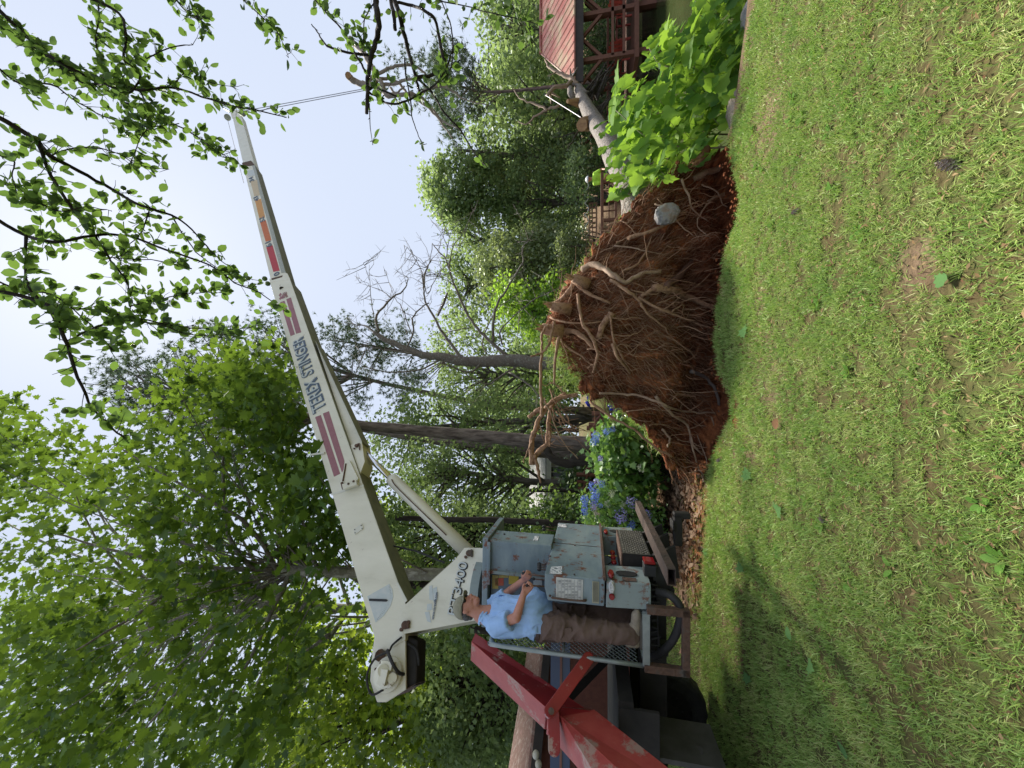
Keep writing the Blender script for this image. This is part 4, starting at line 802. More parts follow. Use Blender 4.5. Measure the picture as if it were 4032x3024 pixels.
# --- turret and boom, in the vertical plane of the boom
HA = math.radians(33); BH = np.array([math.cos(HA), math.sin(HA), 0]); BN = np.array([BH[1], -BH[0], 0.0])
_r = (1512 - 2461) / F_PX; _u = (2016 - 1596) / F_PX; A0 = EYE + np.array([_r, CT - _u * ST, _u * CT + ST]) * 4.5
BW = .40
def C(x, y, off=0.0): return hit(x, y, A0 + BN * off, BN)
def plate(pts, o0, o1, name, mt, par, bevel=0): return MB().prism([C(x, y, o0) for x, y in pts], BN * (o1 - o0)).obj(name, mt, par, bevel=bevel)
tur_px = [(1905, 2158), (1829, 2156), (1795, 2200), (1593, 2383), (1578, 2420), (1574, 2480), (1585, 2497), (1870, 2443), (1885, 2320), (1908, 2193)]
tur = plate(tur_px, .05, .03, 'turret', M['white'], truck, .003)
trb = MB().prism([C(x, y, -BW - .03) for x, y in tur_px], BN * .02)
trb.prism([C(1585, 2497, .03), C(1870, 2443, .03), C(1868, 2432, .03), C(1583, 2487, .03)], -BN * (BW + .05))
trb.prism([C(1905, 2158, .03), C(1870, 2443, .03), C(1862, 2440, .03), C(1897, 2158, .03)], -BN * (BW + .05))
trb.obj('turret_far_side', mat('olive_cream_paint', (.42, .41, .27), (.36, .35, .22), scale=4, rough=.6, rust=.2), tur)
ring = MB(); cen = (C(1908, 2200, -.2) + C(1872, 2440, -.2)) / 2; ring.cyl(cen - UP * .07, cen + UP * .03, .36, 32); ring.obj('slew_ring', M['greylt'], truck, smooth=False)
bo = MB()
for x, y in ((1903, 2222), (1896, 2266), (1889, 2300), (1882, 2345), (1900, 2240), (1876, 2400)): bo.ball(C(x, y, .055), .014, 6, 5)
bo.obj('base_bolts', M['rust'], tur)
def pin(x, y, par, s=1.0, off=.05):
    p = C(x, y, off); m_ = MB(); m_.cyl(p, p + BN * .035, .042 * s, 16); m_.tube([C(x + 8, y - 12, off + .02), C(x + 10, y + 14, off + .02)], .016 * s, 8)
    m_.cyl(C(x - 16 * s, y + 18 * s, off), C(x - 16 * s, y + 18 * s, off) + BN * .025, .02 * s, 10); m_.cyl(C(x + 12 * s, y - 10 * s, off), C(x + 12 * s, y - 10 * s, off) + BN * .03, .022 * s, 10)
    return m_.obj('pivot_pin', M['rust'], par, smooth=False)
pin(1598, 2461, tur); pin(1848, 2179, tur, .85)
# boom sections
s1 = plate([(1063, 1112), (1142, 1100), (1427, 1900), (1599, 2383), (1596, 2520), (1470, 2590), (1474, 2508)], 0, -BW, 'boom_base_section', M['white'], truck, .004)
M_und = mat('olive_underside', (.24, .24, .15), (.16, .16, .10), scale=5, rough=.7)  # darker olive tone for the undersides of boom and bracket
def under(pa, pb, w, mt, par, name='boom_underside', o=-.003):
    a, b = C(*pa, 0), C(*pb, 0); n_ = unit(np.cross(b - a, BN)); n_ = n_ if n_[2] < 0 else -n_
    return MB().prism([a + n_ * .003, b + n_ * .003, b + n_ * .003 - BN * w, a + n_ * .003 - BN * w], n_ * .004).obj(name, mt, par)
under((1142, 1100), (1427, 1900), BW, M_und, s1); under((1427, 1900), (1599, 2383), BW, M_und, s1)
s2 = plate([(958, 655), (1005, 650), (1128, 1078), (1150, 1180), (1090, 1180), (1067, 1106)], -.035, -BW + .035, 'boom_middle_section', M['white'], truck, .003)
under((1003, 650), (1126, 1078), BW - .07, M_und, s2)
s3 = plate([(915, 458), (949, 452), (1002, 650), (1010, 700), (975, 700), (960, 656)], -.07, -BW + .07, 'boom_tip_section', M['wplain'], truck, .003)
hd = plate([(905, 436), (950, 430), (952, 458), (913, 464)], -.05, -.075, 'boom_head', M['white'], truck)
hd2 = MB().prism([C(x, y, -BW + .06) for x, y in ((905, 436), (950, 430), (952, 458), (913, 464))], -BN * .03)
for c_ in ((896, 462), (955, 446)): hd2.cyl(C(*c_, -.02), C(*c_, -BW - .05), .12, 20)
hd2.tube([C(880, 425, -.1), C(905, 440, -.1)], .03, 6); hd2.tube([C(905, 420, -.2), C(920, 440, -.2)], .03, 6); hd2.cyl(C(893, 456, .02), C(893, 456, -BW), .05, 10); hd2.cyl(C(963, 442, .02), C(963, 442, -BW), .05, 10)
hd2.obj('head_sheaves', M['steel'], hd, smooth=False)
plate([(957, 655), (952, 641), (988, 632), (1003, 650)], -.028, -.035, 'section_collar', M['rust'], s2); 
plate([(1130, 1075), (1142, 1100), (1063, 1112), (1060, 1098)], .004, -.03, 'section_collar', M['white'], s1); plate([(1068, 1096), (1112, 1084), (1110, 1090), (1070, 1102)], .01, .004, 'rust_edge', M['rust'], s1)
# dirty weathering strip and length decals on the middle section
M_dirt = mat('scuffed_grey_paint', (.30, .33, .30), (.45, .46, .41), scale=30, rough=.7)
plate([(993, 652), (1003, 650), (1124, 1072), (1108, 1075)], -.031, -.035, 'grease_strip', M_dirt, s2)
for pts, mt in (([(973, 672), (998, 668), (1005, 690), (978, 695)], M['pale']), ([(986, 715), (1012, 708), (1022, 768), (1001, 772)], M['sand']), ([(1004, 790), (1027, 782), (1043, 855), (1021, 860)], M['amber']),
                ([(1024, 875), (1046, 866), (1068, 945), (1046, 951)], M['orange']), ([(1048, 974), (1073, 966), (1101, 1065), (1076, 1070)], M['redstripe'])):
    plate(pts, -.030, -.034, 'length_stripe', mt, s2)
for s_, pa, pb, h_ in (('34', (1001, 712), (995, 694), 16), ('43', (1020, 788), (1014, 771), 16), ('52', (1043, 870), (1037, 852), 17), ('61', (1071, 967), (1064, 948), 20), ('0', (1101, 1080), (1098, 1068), 20)):
    a, b = C(*pa, -.03), C(*pb, -.03); hh = np.linalg.norm(C(pa[0], pa[1], -.03) - C(pa[0] - h_, pa[1] + 3, -.03)); text_obj(s_, a, b, hh, UP, BN, M['navy'], 'length_number', s2, bold=.02)
# maroon stripes on the base section
for pts in ([(1103, 1190), (1120, 1184), (1161, 1316), (1144, 1323)], [(1127, 1178), (1145, 1171), (1186, 1308), (1166, 1314)], [(1241, 1642), (1263, 1634), (1339, 1865), (1315, 1877)], [(1271, 1628), (1295, 1619), (1356, 1815), (1352, 1850), (1346, 1860)]):
    plate(pts, .003, 0, 'maroon_stripe', M['maroon'], s1)
def ctext(s_, pa, pb, ptop, mt, par, off=0, name='lettering', bold=.015):
    a, b = C(*pa, off), C(*pb, off); hh = np.linalg.norm(C(*ptop, off) - a); up = unit(C(*ptop, off) - a); return text_obj(s_, a, b, hh, up, BN, mt, name, par, bold=bold)
WH = M['pale']
for s_, pa, pb, pt in (('TEREX', (1284, 1606), (1245, 1484), (1232, 1620)), ('STINGER', (1236, 1470), (1192, 1324), (1190, 1480))):
    ctext(s_, pa, pb, pt, M['navy'], s1, .002, bold=.045); ctext(s_, (pa[0] - 5, pa[1] - 1), (pb[0] - 5, pb[1] - 1), (pt[0] - 0, pt[1]), WH, s1, .0048, bold=-.005)
ctext('TEREX', (1126, 1171), (1120, 1150), (1118, 1174), M['maroon'], s1, .002); ctext('LIFTING', (1134, 1168), (1128, 1149), (1127, 1170), M['maroon'], s1, .002)
plate([(1098, 1177), (1106, 1165), (1112, 1174), (1104, 1180)], .003, 0, 'diamond_mark', M['maroon'], s1); plate([(1097, 1163), (1105, 1152), (1109, 1160), (1102, 1168)], .003, 0, 'diamond_mark', M['maroon'], s1); plate([(1108, 1170), (1111, 1158), (1117, 1170), (1114, 1178)], .003, 0, 'diamond_mark', M['maroon'], s1)
MB().cyl(C(1109, 1136, 0), C(1109, 1136, .004), .045, 18).obj('hole', M['black'], s1)
# cylinder bracket under the boom, bolts, brackets
br_ = plate([(1241, 1341), (1425, 1739), (1435, 1817), (1411, 1884), (1395, 1800)], -.06, -BW + .06, 'cylinder_bracket', M['white'], truck, .004)
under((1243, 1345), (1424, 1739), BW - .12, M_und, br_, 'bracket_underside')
for o0, o1 in ((-.02, -.05),): plate([(1380, 1752), (1424, 1736), (1436, 1818), (1411, 1884), (1398, 1830)], o0, o1, 'bracket_plate', M['white'], truck, .003)
pin(1406, 1757, br_, .6, -.02)
bx = plate([(1358, 1822), (1376, 1812), (1411, 1884), (1400, 1900), (1350, 1925), (1345, 1905)], .035, .0, 'angle_bracket', M['white'], s1, .003)
plate([(1346, 1906), (1402, 1890), (1405, 1908), (1350, 1926)], .09, .03, 'angle_bracket', M['white'], s1, .003)
MB().tube([C(1346, 1900, .06), C(1352, 1925, .06)], .02, 6).obj('rust_edge', M['rust'], s1)
r_ = MB(); r_.tube([C(1362, 1826, .037), C(1358, 1850, .04), C(1350, 1895, .04)], .012, 6)
r_.obj('rust_edge', M['rust'], s1)
for p in ((1372, 1905), (1392, 1895)): MB().ball(C(*p, .09), .018, 8, 5).obj('bolt', M['rust'], s1)
bp_ = plate([(1391, 2085), (1424, 2061), (1431, 2081), (1397, 2104)], .012, 0, 'bolt_plate', M['wplain'], s1)
q = MB(); [q.ball(C(x, y, .013), .008, 6, 5) for x, y in ((1397, 2085), (1422, 2069), (1398, 2098), (1426, 2080))]; q.obj('bolts', M['black'], s1)
MB().tube([C(1226, 1790, .02), C(1278, 1783, .02)], .016, 6).tube([C(1140, 1450, -.1), C(1158, 1441, -.1), C(1170, 1445, .01)], .012, 6).obj('cable_guide', M['wplain'], s1)
plate([(1303, 1943), (1430, 1908), (1432, 1914), (1305, 1950)], .006, 0, 'weld_seam', M['wplain'], s1)
plate([(1560, 2296), (1567, 2294), (1603, 2365), (1594, 2372)], .02, 0, 'weld_seam', M['wplain'], s1)
# angle indicator
ai = plate([(1446, 2348), (1533, 2299), (1545, 2322), (1548, 2350), (1538, 2385), (1510, 2425), (1479, 2451)], .004, 0, 'angle_indicator', M['pale'], s1)
q = MB()
for i in range(22):
    t = i / 21; x = np.interp(t, [0, .3, .6, 1], [1536, 1543, 1526, 1490]); y = np.interp(t, [0, .3, .6, 1], [2308, 2345, 2390, 2438]); q.box(C(x - 3, y, .0055), BN * .0006, unit(C(x, y, 0) - C(1455, 2362, 0)) * .009, UP * .0015)
q.obj('scale_marks', M['ink'], ai)
plate([(1453, 2357), (1520, 2359), (1527, 2364), (1520, 2369), (1453, 2366)], .012, .006, 'pointer', M['black'], ai)
# turret lettering and map decal
ctext('BT3400', (1799, 2424), (1844, 2216), (1762, 2417), M['ink'], tur, .052, bold=.03); ctext('BT3400', (1795, 2424), (1840, 2216), (1761, 2417), WH, tur, .0555, bold=-.004)
for pts in ([(1690, 2308), (1702, 2304), (1706, 2365), (1690, 2360)], [(1704, 2318), (1720, 2310), (1722, 2360), (1708, 2372)], [(1682, 2378), (1700, 2376), (1702, 2400), (1680, 2404)], [(1672, 2410), (1690, 2408), (1698, 2452), (1682, 2446)]): plate(pts, .054, .05, 'map_decal', M['pale'], tur)
ctext('www.terexlift.com', (1708, 2440), (1725, 2332), (1697, 2438), M['navy'], tur, .056, bold=.01)
# lift cylinder
w2 = -BW / 2
cyl_a, cyl_t, rod_e = C(1850, 2182, w2), C(1540, 1884, w2), C(1407, 1757, w2)
lc = MB(); lc.tube([cyl_a, cyl_a * .3 + cyl_t * .7, cyl_t - unit(cyl_t - cyl_a) * .06, cyl_t], [.093, .093, .093, .085], 24); lo = lc.obj('lift_cylinder', M['white'], truck, smooth=False)
lo.data.polygons.foreach_set('use_smooth', [len(p.vertices) == 4 for p in lo.data.polygons])
MB().tube([cyl_t, rod_e], .045, 20).obj('piston_rod', M['chrome'], lo, smooth=True)
hn = unit(np.cross(cyl_t - cyl_a, BN)); hn = hn if hn[2] < 0 else hn
MB().tube(smooth_path([cyl_t * .95 + cyl_a * .05 + BN * .1, cyl_t * .8 + cyl_a * .2 + BN * .104 + UP * .05, cyl_a * .8 + cyl_t * .2 + BN * .104 + UP * .05], 5), .008, 6).obj('hydraulic_line', M['rust'], lo)
MB().tube([C(1530, 2145, -.3), C(1640, 2170, -.3), C(1750, 2215, -.3)], .012, 6).obj('hydraulic_line', M['black'], truck)
# winch
wp_ = plate([(1474, 2508), (1596, 2518), (1598, 2714), (1520, 2765), (1484, 2765), (1457, 2680), (1463, 2594)], -.01, -.05, 'winch_frame', M['white'], truck, .006)
plate([(1490, 2765), (1596, 2714), (1640, 2700), (1646, 2520), (1600, 2500)], -.08, -.36, 'winch_drum_guard', M['mud'], truck, .02)
MB().prism([C(1484, 2765, -.05), C(1600, 2716, -.05), C(1640, 2690, -.05), C(1560, 2740, -.05)], -BN * .34).obj('guard_end', M['rust'], wp_)
MB().prism([C(x, y, -.37) for x, y in ((1474, 2508), (1596, 2518), (1598, 2714), (1520, 2765), (1484, 2765), (1457, 2680), (1463, 2594))], -BN * .03).obj('winch_far_plate', M['mud'], wp_)
q = MB(); c0 = C(1533, 2654, -.01); q.cyl(c0, c0 + BN * .06, .165, 28); q.cyl(c0 + BN * .06, c0 + BN * .13, .12, 24)
q.cyl(C(1508, 2640, .05), C(1508, 2640, .2), .06, 16); q.cyl(C(1545, 2670, .05), C(1545, 2670, .16), .05, 16); q.box(C(1515, 2665, .14), BH * .07, BN * .07, UP * .05); q.box(C(1527, 2620, .12), BH * .04, BN * .05, UP * .07); q.tube([C(1500, 2700, .1), C(1540, 2690, .12), C(1556, 2670, .1)], .035, 10)
wm_ = q.obj('winch_motor', M['white'], wp_, bevel=.006)
q = MB()
for x, y in ((1480, 2635), (1482, 2672), (1512, 2612), (1537, 2700), (1490, 2695), (1555, 2650), (1520, 2705), (1545, 2625), (1500, 2610)): q.ball(C(x, y, .09), .017, 7, 5)
q.cyl(C(1497, 2580, .01), C(1497, 2580, .05), .06, 10); q.obj('winch_bolts', M['rust'], wp_)
q = MB(); q.tube(smooth_path([C(1582, 2508, .02), C(1545, 2540, .05), C(1530, 2565, .1), C(1480, 2590, .1), C(1450, 2640, .09), C(1446, 2690, .06), C(1465, 2735, .04), C(1510, 2715, .05)], 5), .012, 8)
q.tube(smooth_path([C(1525, 2560, .1), C(1536, 2590, .16), C(1550, 2620, .18), C(1572, 2650, .1), C(1602, 2655, -.1)], 5), .018, 8); q.tube(smooth_path([C(1600, 2530, -.06), C(1640, 2560, -.05), C(1650, 2620, -.05)], 4), .014, 8)
q.obj('hydraulic_hoses', M['rubber'], wp_, smooth=True)
# hoist rope: along the top of the boom, over the head and straight down
tipc = C(957, 444, -BW / 2); hook = np.array([tipc[0] + .15, tipc[1], 0]); 
lz = hit(1440, 352, np.array([0, tipc[1], 0]), np.array([0, 1.0, 0])); hook_p = np.array([lz[0], tipc[1], lz[2]])
MB().tube([C(893, 458, -.1), C(960, 720, -.12)], .009, 5).obj('hoist_rope', M['cable'], truck)
MB().tube([tipc + np.array([-.04, 0, 0]), hook_p + np.array([-.035, 0, 0])], .014, 5).tube([tipc + np.array([.07, 0, 0]), hook_p + np.array([.035, 0, 0])], .014, 5).obj('load_line', M['cable'], truck)
# --- red stabilizer: inner box beam in an outer sleeve, near edge runs (1856,2527)-(2148,2784)-(2428,3024)
def quadbeam(pa, pb, depth, name, mt1, mt2, ext=0):
    """pa,pb: ((shared),(E2 face edge),(E0 top edge)) px at the two ends; depth = (da,db)"""
    A = [P(*pa[0], depth[0]), P(*pa[1], depth[0] + .10), P(*pa[2], depth[0] + .12)]; B = [P(*pb[0], depth[1]), P(*pb[1], depth[1] + .10), P(*pb[2], depth[1] + .12)]
    if ext: B = [a_ + (b_ - a_) * (1 + ext) for a_, b_ in zip(A, B)]
    A.append(A[1] + A[2] - A[0]); B.append(B[1] + B[2] - B[0])
    o_ = MB().hexa([A[0], A[1], A[3], A[2]], [B[0], B[1], B[3], B[2]]).obj(name, mt1, truck, bevel=.004)
    o_.data.materials.append(mt2)
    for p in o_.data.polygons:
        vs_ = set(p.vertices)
        if vs_ == {0, 3, 4, 7}: p.material_index = 1  # upper face takes the paler red that stands for light
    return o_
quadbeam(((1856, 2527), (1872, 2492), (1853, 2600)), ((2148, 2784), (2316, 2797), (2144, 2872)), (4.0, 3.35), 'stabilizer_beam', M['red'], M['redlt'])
M['rust_scuff'] = mat('worn_bare_metal', (.34, .27, .23), (.22, .12, .1), scale=9, rough=.7)
quadbeam(((2205, 2817), (2340, 2793), (2196, 2935)), ((2428, 3024), (2633, 3024), (2305, 3060)), (3.22, 2.75), 'stabilizer_sleeve', M['redlt'], M['redlt'], ext=.9)
quadbeam(((2160, 2778), (2322, 2790), (2150, 2890)), ((2215, 2826), (2345, 2800), (2200, 2930)), (3.30, 3.2), 'sleeve_collar', M['red'], M['redlt'])
def arm(pa, pb, w, d0, d1, th_, name):
    a, b = P(*pa, d0), P(*pb, d1); d = unit(b - a); n_ = unit(EYE - (a + b) / 2); s_ = unit(np.cross(d, n_)); n_ = unit(np.cross(s_, d)); m_ = MB(); pts = []
    for t in np.linspace(math.pi / 2, 3 * math.pi / 2, 9): pts.append(a + d * w * math.cos(t) + s_ * w * math.sin(t))
    for t in np.linspace(-math.pi / 2, math.pi / 2, 9): pts.append(b + d * w * math.cos(t) + s_ * w * math.sin(t))
    m_.prism(pts, -n_ * th_); return m_.obj(name, M['red'], truck, bevel=.004)
arm((2167, 2798), (2318, 2590), .048, 3.12, 3.45, .07, 'link_arm'); l2 = arm((2180, 2810), (2182, 2952), .048, 3.2, 3.1, .08, 'link_arm')
c0 = P(2170, 2800, 3.10); n_ = unit(EYE - c0); MB().cyl(c0, c0 + n_ * .03, .024, 16).obj('pivot_bolt', M['rust'], truck)
arm((2440, 2545), (2250, 2740), .035, 4.3, 3.75, .06, 'cross_brace').data.materials[0] = M['mud']
# --- truck chassis, deck, wheels
dk = MB()
def FB(f_, l, z): return TP(l, f_, z)
def fbox(f0_, f1_, l0, l1, z0, z1, mbx): return mbx.prism([TP(l0, f0_, z0), TP(l0, f1_, z0), TP(l0, f1_, z1), TP(l0, f0_, z1)], TL * (l1 - l0))
fbox(.9, 6.5, -.15, 2.0, 1.15, 1.27, dk); fbox(.05, 6.5, .35, .5, .80, 1.04, dk); fbox(.05, 6.5, 1.2, 1.35, .8, 1.04, dk); fbox(.95, 6.5, -.16, -.13, .95, 1.27, dk); fbox(2.6, 6.5, .0, .25, .45, 1.1, dk); fbox(3.0, 6.5, .3, 1.6, .35, .9, dk)
dk.obj('chassis', M['mud'], truck)
q = MB(); fbox(.95, 6.5, .9, 1.0, K(2244, 2640, .9)[2], K(2168, 2640, .9)[2], q); fbox(6.2, 6.5, -.2, 2, 1.28, 3, q); q.obj('deck_side', M['bluepaint'], truck)
fbox(1.0, 6.5, .88, .9, K(2214, 2640, .9)[2], K(2205, 2640, .9)[2], MB()).obj('reflector_strip', mat('brown_strip', (.2, .08, .05), rough=.6), truck)
def wheel(f_, l, r=.49, w=.24):
    c = TP(l, f_, r + .10); prof = [(0, .30), (.0, .42), (.02, .47), (.06, .49), (w - .06, .49), (w - .02, .47), (w, .42), (w, .30)]; m_ = MB(); n = 40
    for i in range(n):
        a = 2 * math.pi * i / n
        for k, (o_, rr) in enumerate(prof):
            rr2 = rr * r / .49 - (.012 if (i % 2 and rr >= .47) else 0); m_.v.append(tuple(c + TL * o_ + TF * rr2 * math.cos(a) + UP * rr2 * math.sin(a)))
    k_ = len(prof); m_.f = [(i * k_ + j, ((i + 1) % n) * k_ + j, ((i + 1) % n) * k_ + j + 1, i * k_ + j + 1) for i in range(n) for j in range(k_ - 1)]
    wo_ = m_.obj('wheel', M['rubber'], truck, smooth=False); rm = MB(); rm.cyl(c + TL * .06, c + TL * .18, .31, 28); rm.cyl(c + TL * .02, c + TL * .06, .12, 20)
    for i in range(8): a = i * math.pi / 4; rm.ball(c + TL * .055 + TF * .2 * math.cos(a) + UP * .2 * math.sin(a), .02, 6, 5)
    rm.obj('rim', M['mud'], wo_)
wheel(2.2, -.12); wheel(2.2, 1.6); wheel(5.3, -.1)
q = MB(); q.tube([TP(0, 1.3, .62), TP(.1, 2.5, .4), TP(0, 3.0, .35)], .04, 8); fbox(1.3, 1.34, -.14, .3, .45, 1.0, q); q.tube([TP(0, 2.2, .9), TP(0, 2.9, .3)], .05, 8); q.box(TP(-.05, 3.1, .22), TF * .2, TL * .15, UP * .03)
q.obj('suspension_gear', mat('grey_greasy_steel', (.07, .065, .06), (.04, .036, .03), rough=.7), truck)
# ================= UPROOTED TREE =================
Z5 = lambda x, y: (1900 + x / 1.276, 600 + y / 1.276)
CLAY = mat('red_clay', (.05, .018, .010), (.17, .06, .028), scale=5, rough=.95, c3=(.38, .14, .055), bump=.9, bscale=22, spec=.1, p=(.3, .68))
ROOTM = mat('root_bark', (.20, .105, .055), (.32, .19, .11), scale=14, rough=.85, c3=(.15, .07, .035), bump=.4, stretch=(1, 1, 1))
FINEM = leafmat('fine_root', [(.10, .042, .022), (.20, .095, .05), (.33, .19, .11), (.15, .065, .033), (.42, .27, .17)], trans=.05, tcol=(.3, .12, .05), gloss=.02)
WOOD = mat('torn_wood', (.36, .22, .10), (.22, .12, .06), scale=12, rough=.8, stretch=(1, 1, .3))
OUT = [(2905, 520), (2800, 560), (2731, 600), (2684, 647), (2574, 749), (2519, 796), (2449, 851), (2402, 921), (2339, 976), (2292, 1047), (2245, 1102), (2190, 1190), (2160, 1270), (2170, 1340), (2215, 1410), (2262, 1470), (2300, 1545), (2370, 1575), (2470, 1625), (2560, 1710), (2620, 1820), (2700, 1890), (2800, 1830), (2890, 1700), (2950, 1500), (2960, 1200), (2970, 900), (2960, 700)]
RY = 5.5
def rp3(x, y, d=0.0): return hit(x, y, np.array([0, RY + d, 0]), np.array([0, 1.0, -.10]) / 1.005)
OW = np.array([rp3(x, y)[[0, 2]] for x, y in OUT]); rc = rp3(2560, 1230)[[0, 2]]
base = rp3(2850, 1230); utree = thing('uprooted_tree', (base[0], RY, .0), 'huge uprooted tree with torn red clay root plate and trunk lying toward the pond', 'fallen tree')
# fine outline
def dense_loop(pts, n):
    pts = np.vstack([pts, pts[:1]]); s = np.r_[0, np.cumsum(np.linalg.norm(np.diff(pts, axis=0), axis=1))]; t = np.linspace(0, s[-1], n, endpoint=False); return np.stack([np.interp(t, s, pts[:, 0]), np.interp(t, s, pts[:, 1])], -1)
NA, NR = 300, 70
OL = dense_loop(OW, NA); wob = 1 + .10 * (fbm(np.arange(NA) * .35, np.zeros(NA), 4) - .5) + .022 * rng.normal(size=NA); OL = rc + (OL - rc) * wob[:, None]
def plate_y(X, Z, s):
    v = RY + .10 * (Z - .2)
    v = v - .42 * np.sqrt(np.clip(1 - s * s, 0, 1)) * (.6 + .4 * np.sin(X * 1.3 + 1))
    v = v + .34 * (fbm(X * 2.1, Z * 1.0 + 40, 51) - .5) * 1.9 + .30 * (fbm(X * 7, Z * 2.0 + 10, 52) - .5) + .05 * (fbm(X * 26, Z * 12 + 10, 53) - .5)
    # hollow in the lower left middle
    v = v + .75 * np.clip(.55 - Z, 0, 1.2) ** 1.2
    for hx, hz, wx, wz, dd in ((-.55, .35, .4, .4, .34), (.1, .0, .7, .22, .3), (.55, .55, .3, .5, .22), (-.1, 1.0, .22, .4, .22), (1.5, .2, .5, .2, .22)): v = v + dd * np.exp(-(((X - hx) / wx) ** 2 + ((Z - hz) / wz) ** 2))
    return v
def root_mass():
    ss = np.linspace(0, 1, NR) ** .85; V = []; 
    for s in ss:
        p = rc + (OL - rc) * s; V.append(np.stack([p[:, 0], plate_y(p[:, 0], p[:, 1], s), p[:, 1]], -1))
    nb = 10
    for k in range(1, nb + 1):
        t = k / nb; s = 1 - .35 * t; p = rc + (OL - rc) * s; V.append(np.stack([p[:, 0], RY + .10 * p[:, 1] + .75 * math.sin(t * 1.5) + .05 * rng.normal(size=NA), p[:, 1]], -1))
    V = np.array(V); n = len(V); idx = np.arange(n * NA).reshape(n, NA); nx = np.roll(idx, -1, 1)
    Fc = np.stack([idx[:-1], idx[1:], nx[1:], nx[:-1]], -1).reshape(-1, 4); V = V.reshape(-1, 3)
    o = arr_obj('root_plate', V, Fc, CLAY, utree, smooth=True)
    # close the back
    c = V[-NA:].mean(0) + [0, .1, 0]; b = np.vstack([V[-NA:], [c]]); f = np.array([(i, (i + 1) % NA, NA) for i in range(NA)]); arr_obj('plate_back', b, f, CLAY, utree)
root_mass()
def ry(x, y):
    p = rp3(x, y, 0); X, Z = p[0], p[2]; v = np.array([X, Z]) - rc; L_ = np.linalg.norm(v); a = np.array(OL) - rc; k = np.argmax((a @ v) / (np.linalg.norm(a, axis=1) * max(L_, 1e-6))); s = min(1, L_ / np.linalg.norm(a[k])); return float(plate_y(np.array([X]), np.array([Z]), s)[0]) if s < 1 else RY + .1 * Z - .05
def root(l, r0, r1, lift=.1, zf=Z5, end=None, wob=.008, mt=None):
    n = len(l); pts = []
    for i, q in enumerate(l):
        x, y = zf(*q); Y = ry(x, y) - lift * (.4 + .6 * math.sin(math.pi * min(1, .25 + i / n))) - .02; pts.append(P(x, y, Y))
    q = smooth_path(pts, 4, wob); return MB().tube(q, [r * random.uniform(.85, 1.15) for r in lerpr(r0, r1, len(q))], 8, jit=.12).obj('root', mt or ROOTM, utree, smooth=True), q
LR = mat('bare_pale_root', (.36, .25, .17), (.24, .15, .09), scale=14, rough=.8, bump=.3)
RS = [([(500, 590), (555, 562), (610, 585), (660, 620), (720, 652), (790, 612), (895, 597)], .045, .022, .22, LR), ([(640, 640), (720, 690), (780, 740), (820, 800), (870, 845), (925, 888)], .022, .010, .2, None),
      ([(780, 730), (900, 790), (1000, 830), (1080, 860), (1150, 890)], .02, .012, .12, None), ([(850, 680), (950, 690), (1040, 730), (1100, 755), (1165, 782)], .05, .028, .14, None), ([(650, 810), (610, 860), (585, 935)], .05, .035, .16, None),
      ([(640, 820), (655, 930), (690, 1010), (712, 1045)], .016, .010, .22, None), ([(650, 960), (680, 1030), (710, 1070), (742, 1112)], .02, .012, .2, None), ([(480, 715), (500, 850), (550, 930), (578, 1010), (556, 1105)], .024, .018, .25, None),
      ([(590, 1210), (700, 1215), (800, 1225), (900, 1265), (1000, 1300), (1120, 1308), (1235, 1310)], .018, .012, .25, LR), ([(870, 1230), (960, 1320), (1030, 1370), (1060, 1470), (1150, 1560)], .022, .010, .28, LR), ([(540, 1250), (650, 1330), (760, 1390), (850, 1470), (950, 1530)], .02, .012, .2, None),
      ([(1050, 1100), (1130, 1140), (1180, 1220), (1190, 1310), (1210, 1390)], .025, .012, .18, mat('grey_root', (.16, .13, .11), (.10, .08, .07), scale=12, rough=.8)), ([(1000, 130), (1035, 215), (1060, 290), (1140, 350)], .018, .008, .2, LR), ([(1240, 70), (1130, 98), (1060, 135)], .055, .04, .06, LR),
      ([(1030, 300), (960, 300), (880, 232)], .016, .008, .15, None), ([(730, 430), (830, 400), (950, 350), (1020, 325)], .026, .016, .12, None), ([(1285, 190), (1180, 222), (1130, 245)], .03, .014, .1, LR), ([(925, 672), (990, 622), (1050, 545)], .055, .03, .14, mat('dark_root', (.09, .045, .03), (.13, .065, .04), scale=9, rough=.9)),
      ([(1040, 1400), (1060, 1500), (1090, 1590), (1110, 1655)], .014, .008, .2, LR), ([(1080, 1420), (1110, 1500), (1130, 1570)], .009, .005, .2, LR), ([(700, 600), (780, 560), (830, 480), (850, 420)], .016, .008, .14, None), ([(660, 470), (760, 480), (850, 500), (990, 520)], .012, .006, .16, LR),
      ([(870, 260), (930, 290), (1000, 370), (1060, 420)], .014, .006, .16, LR), ([(1100, 160), (1180, 200), (1210, 260), (1290, 300)], .012, .006, .12, LR), ([(1150, 240), (1100, 300), (1080, 370), (1150, 430)], .013, .006, .14, LR), ([(950, 800), (1010, 770), (985, 860)], .012, .006, .18, None),
      ([(350, 770), (420, 720), (470, 650), (520, 640)], .04, .05, .06, None), ([(460, 650), (520, 700), (600, 740), (640, 760)], .03, .014, .12, None), ([(380, 930), (440, 990), (520, 1040), (600, 1130)], .018, .01, .14, None), ([(900, 1390), (940, 1440), (930, 1480)], .02, .012, .15, LR),
      ([(1150, 1330), (1170, 1400), (1180, 1420)], .01, .005, .2, LR), ([(360, 850), (420, 1000), (435, 1090)], .014, .006, .22, None), ([(340, 830), (450, 860), (600, 850)], .016, .008, .2, None), ([(800, 720), (850, 690), (930, 660), (1000, 690)], .03, .018, .1, None)]
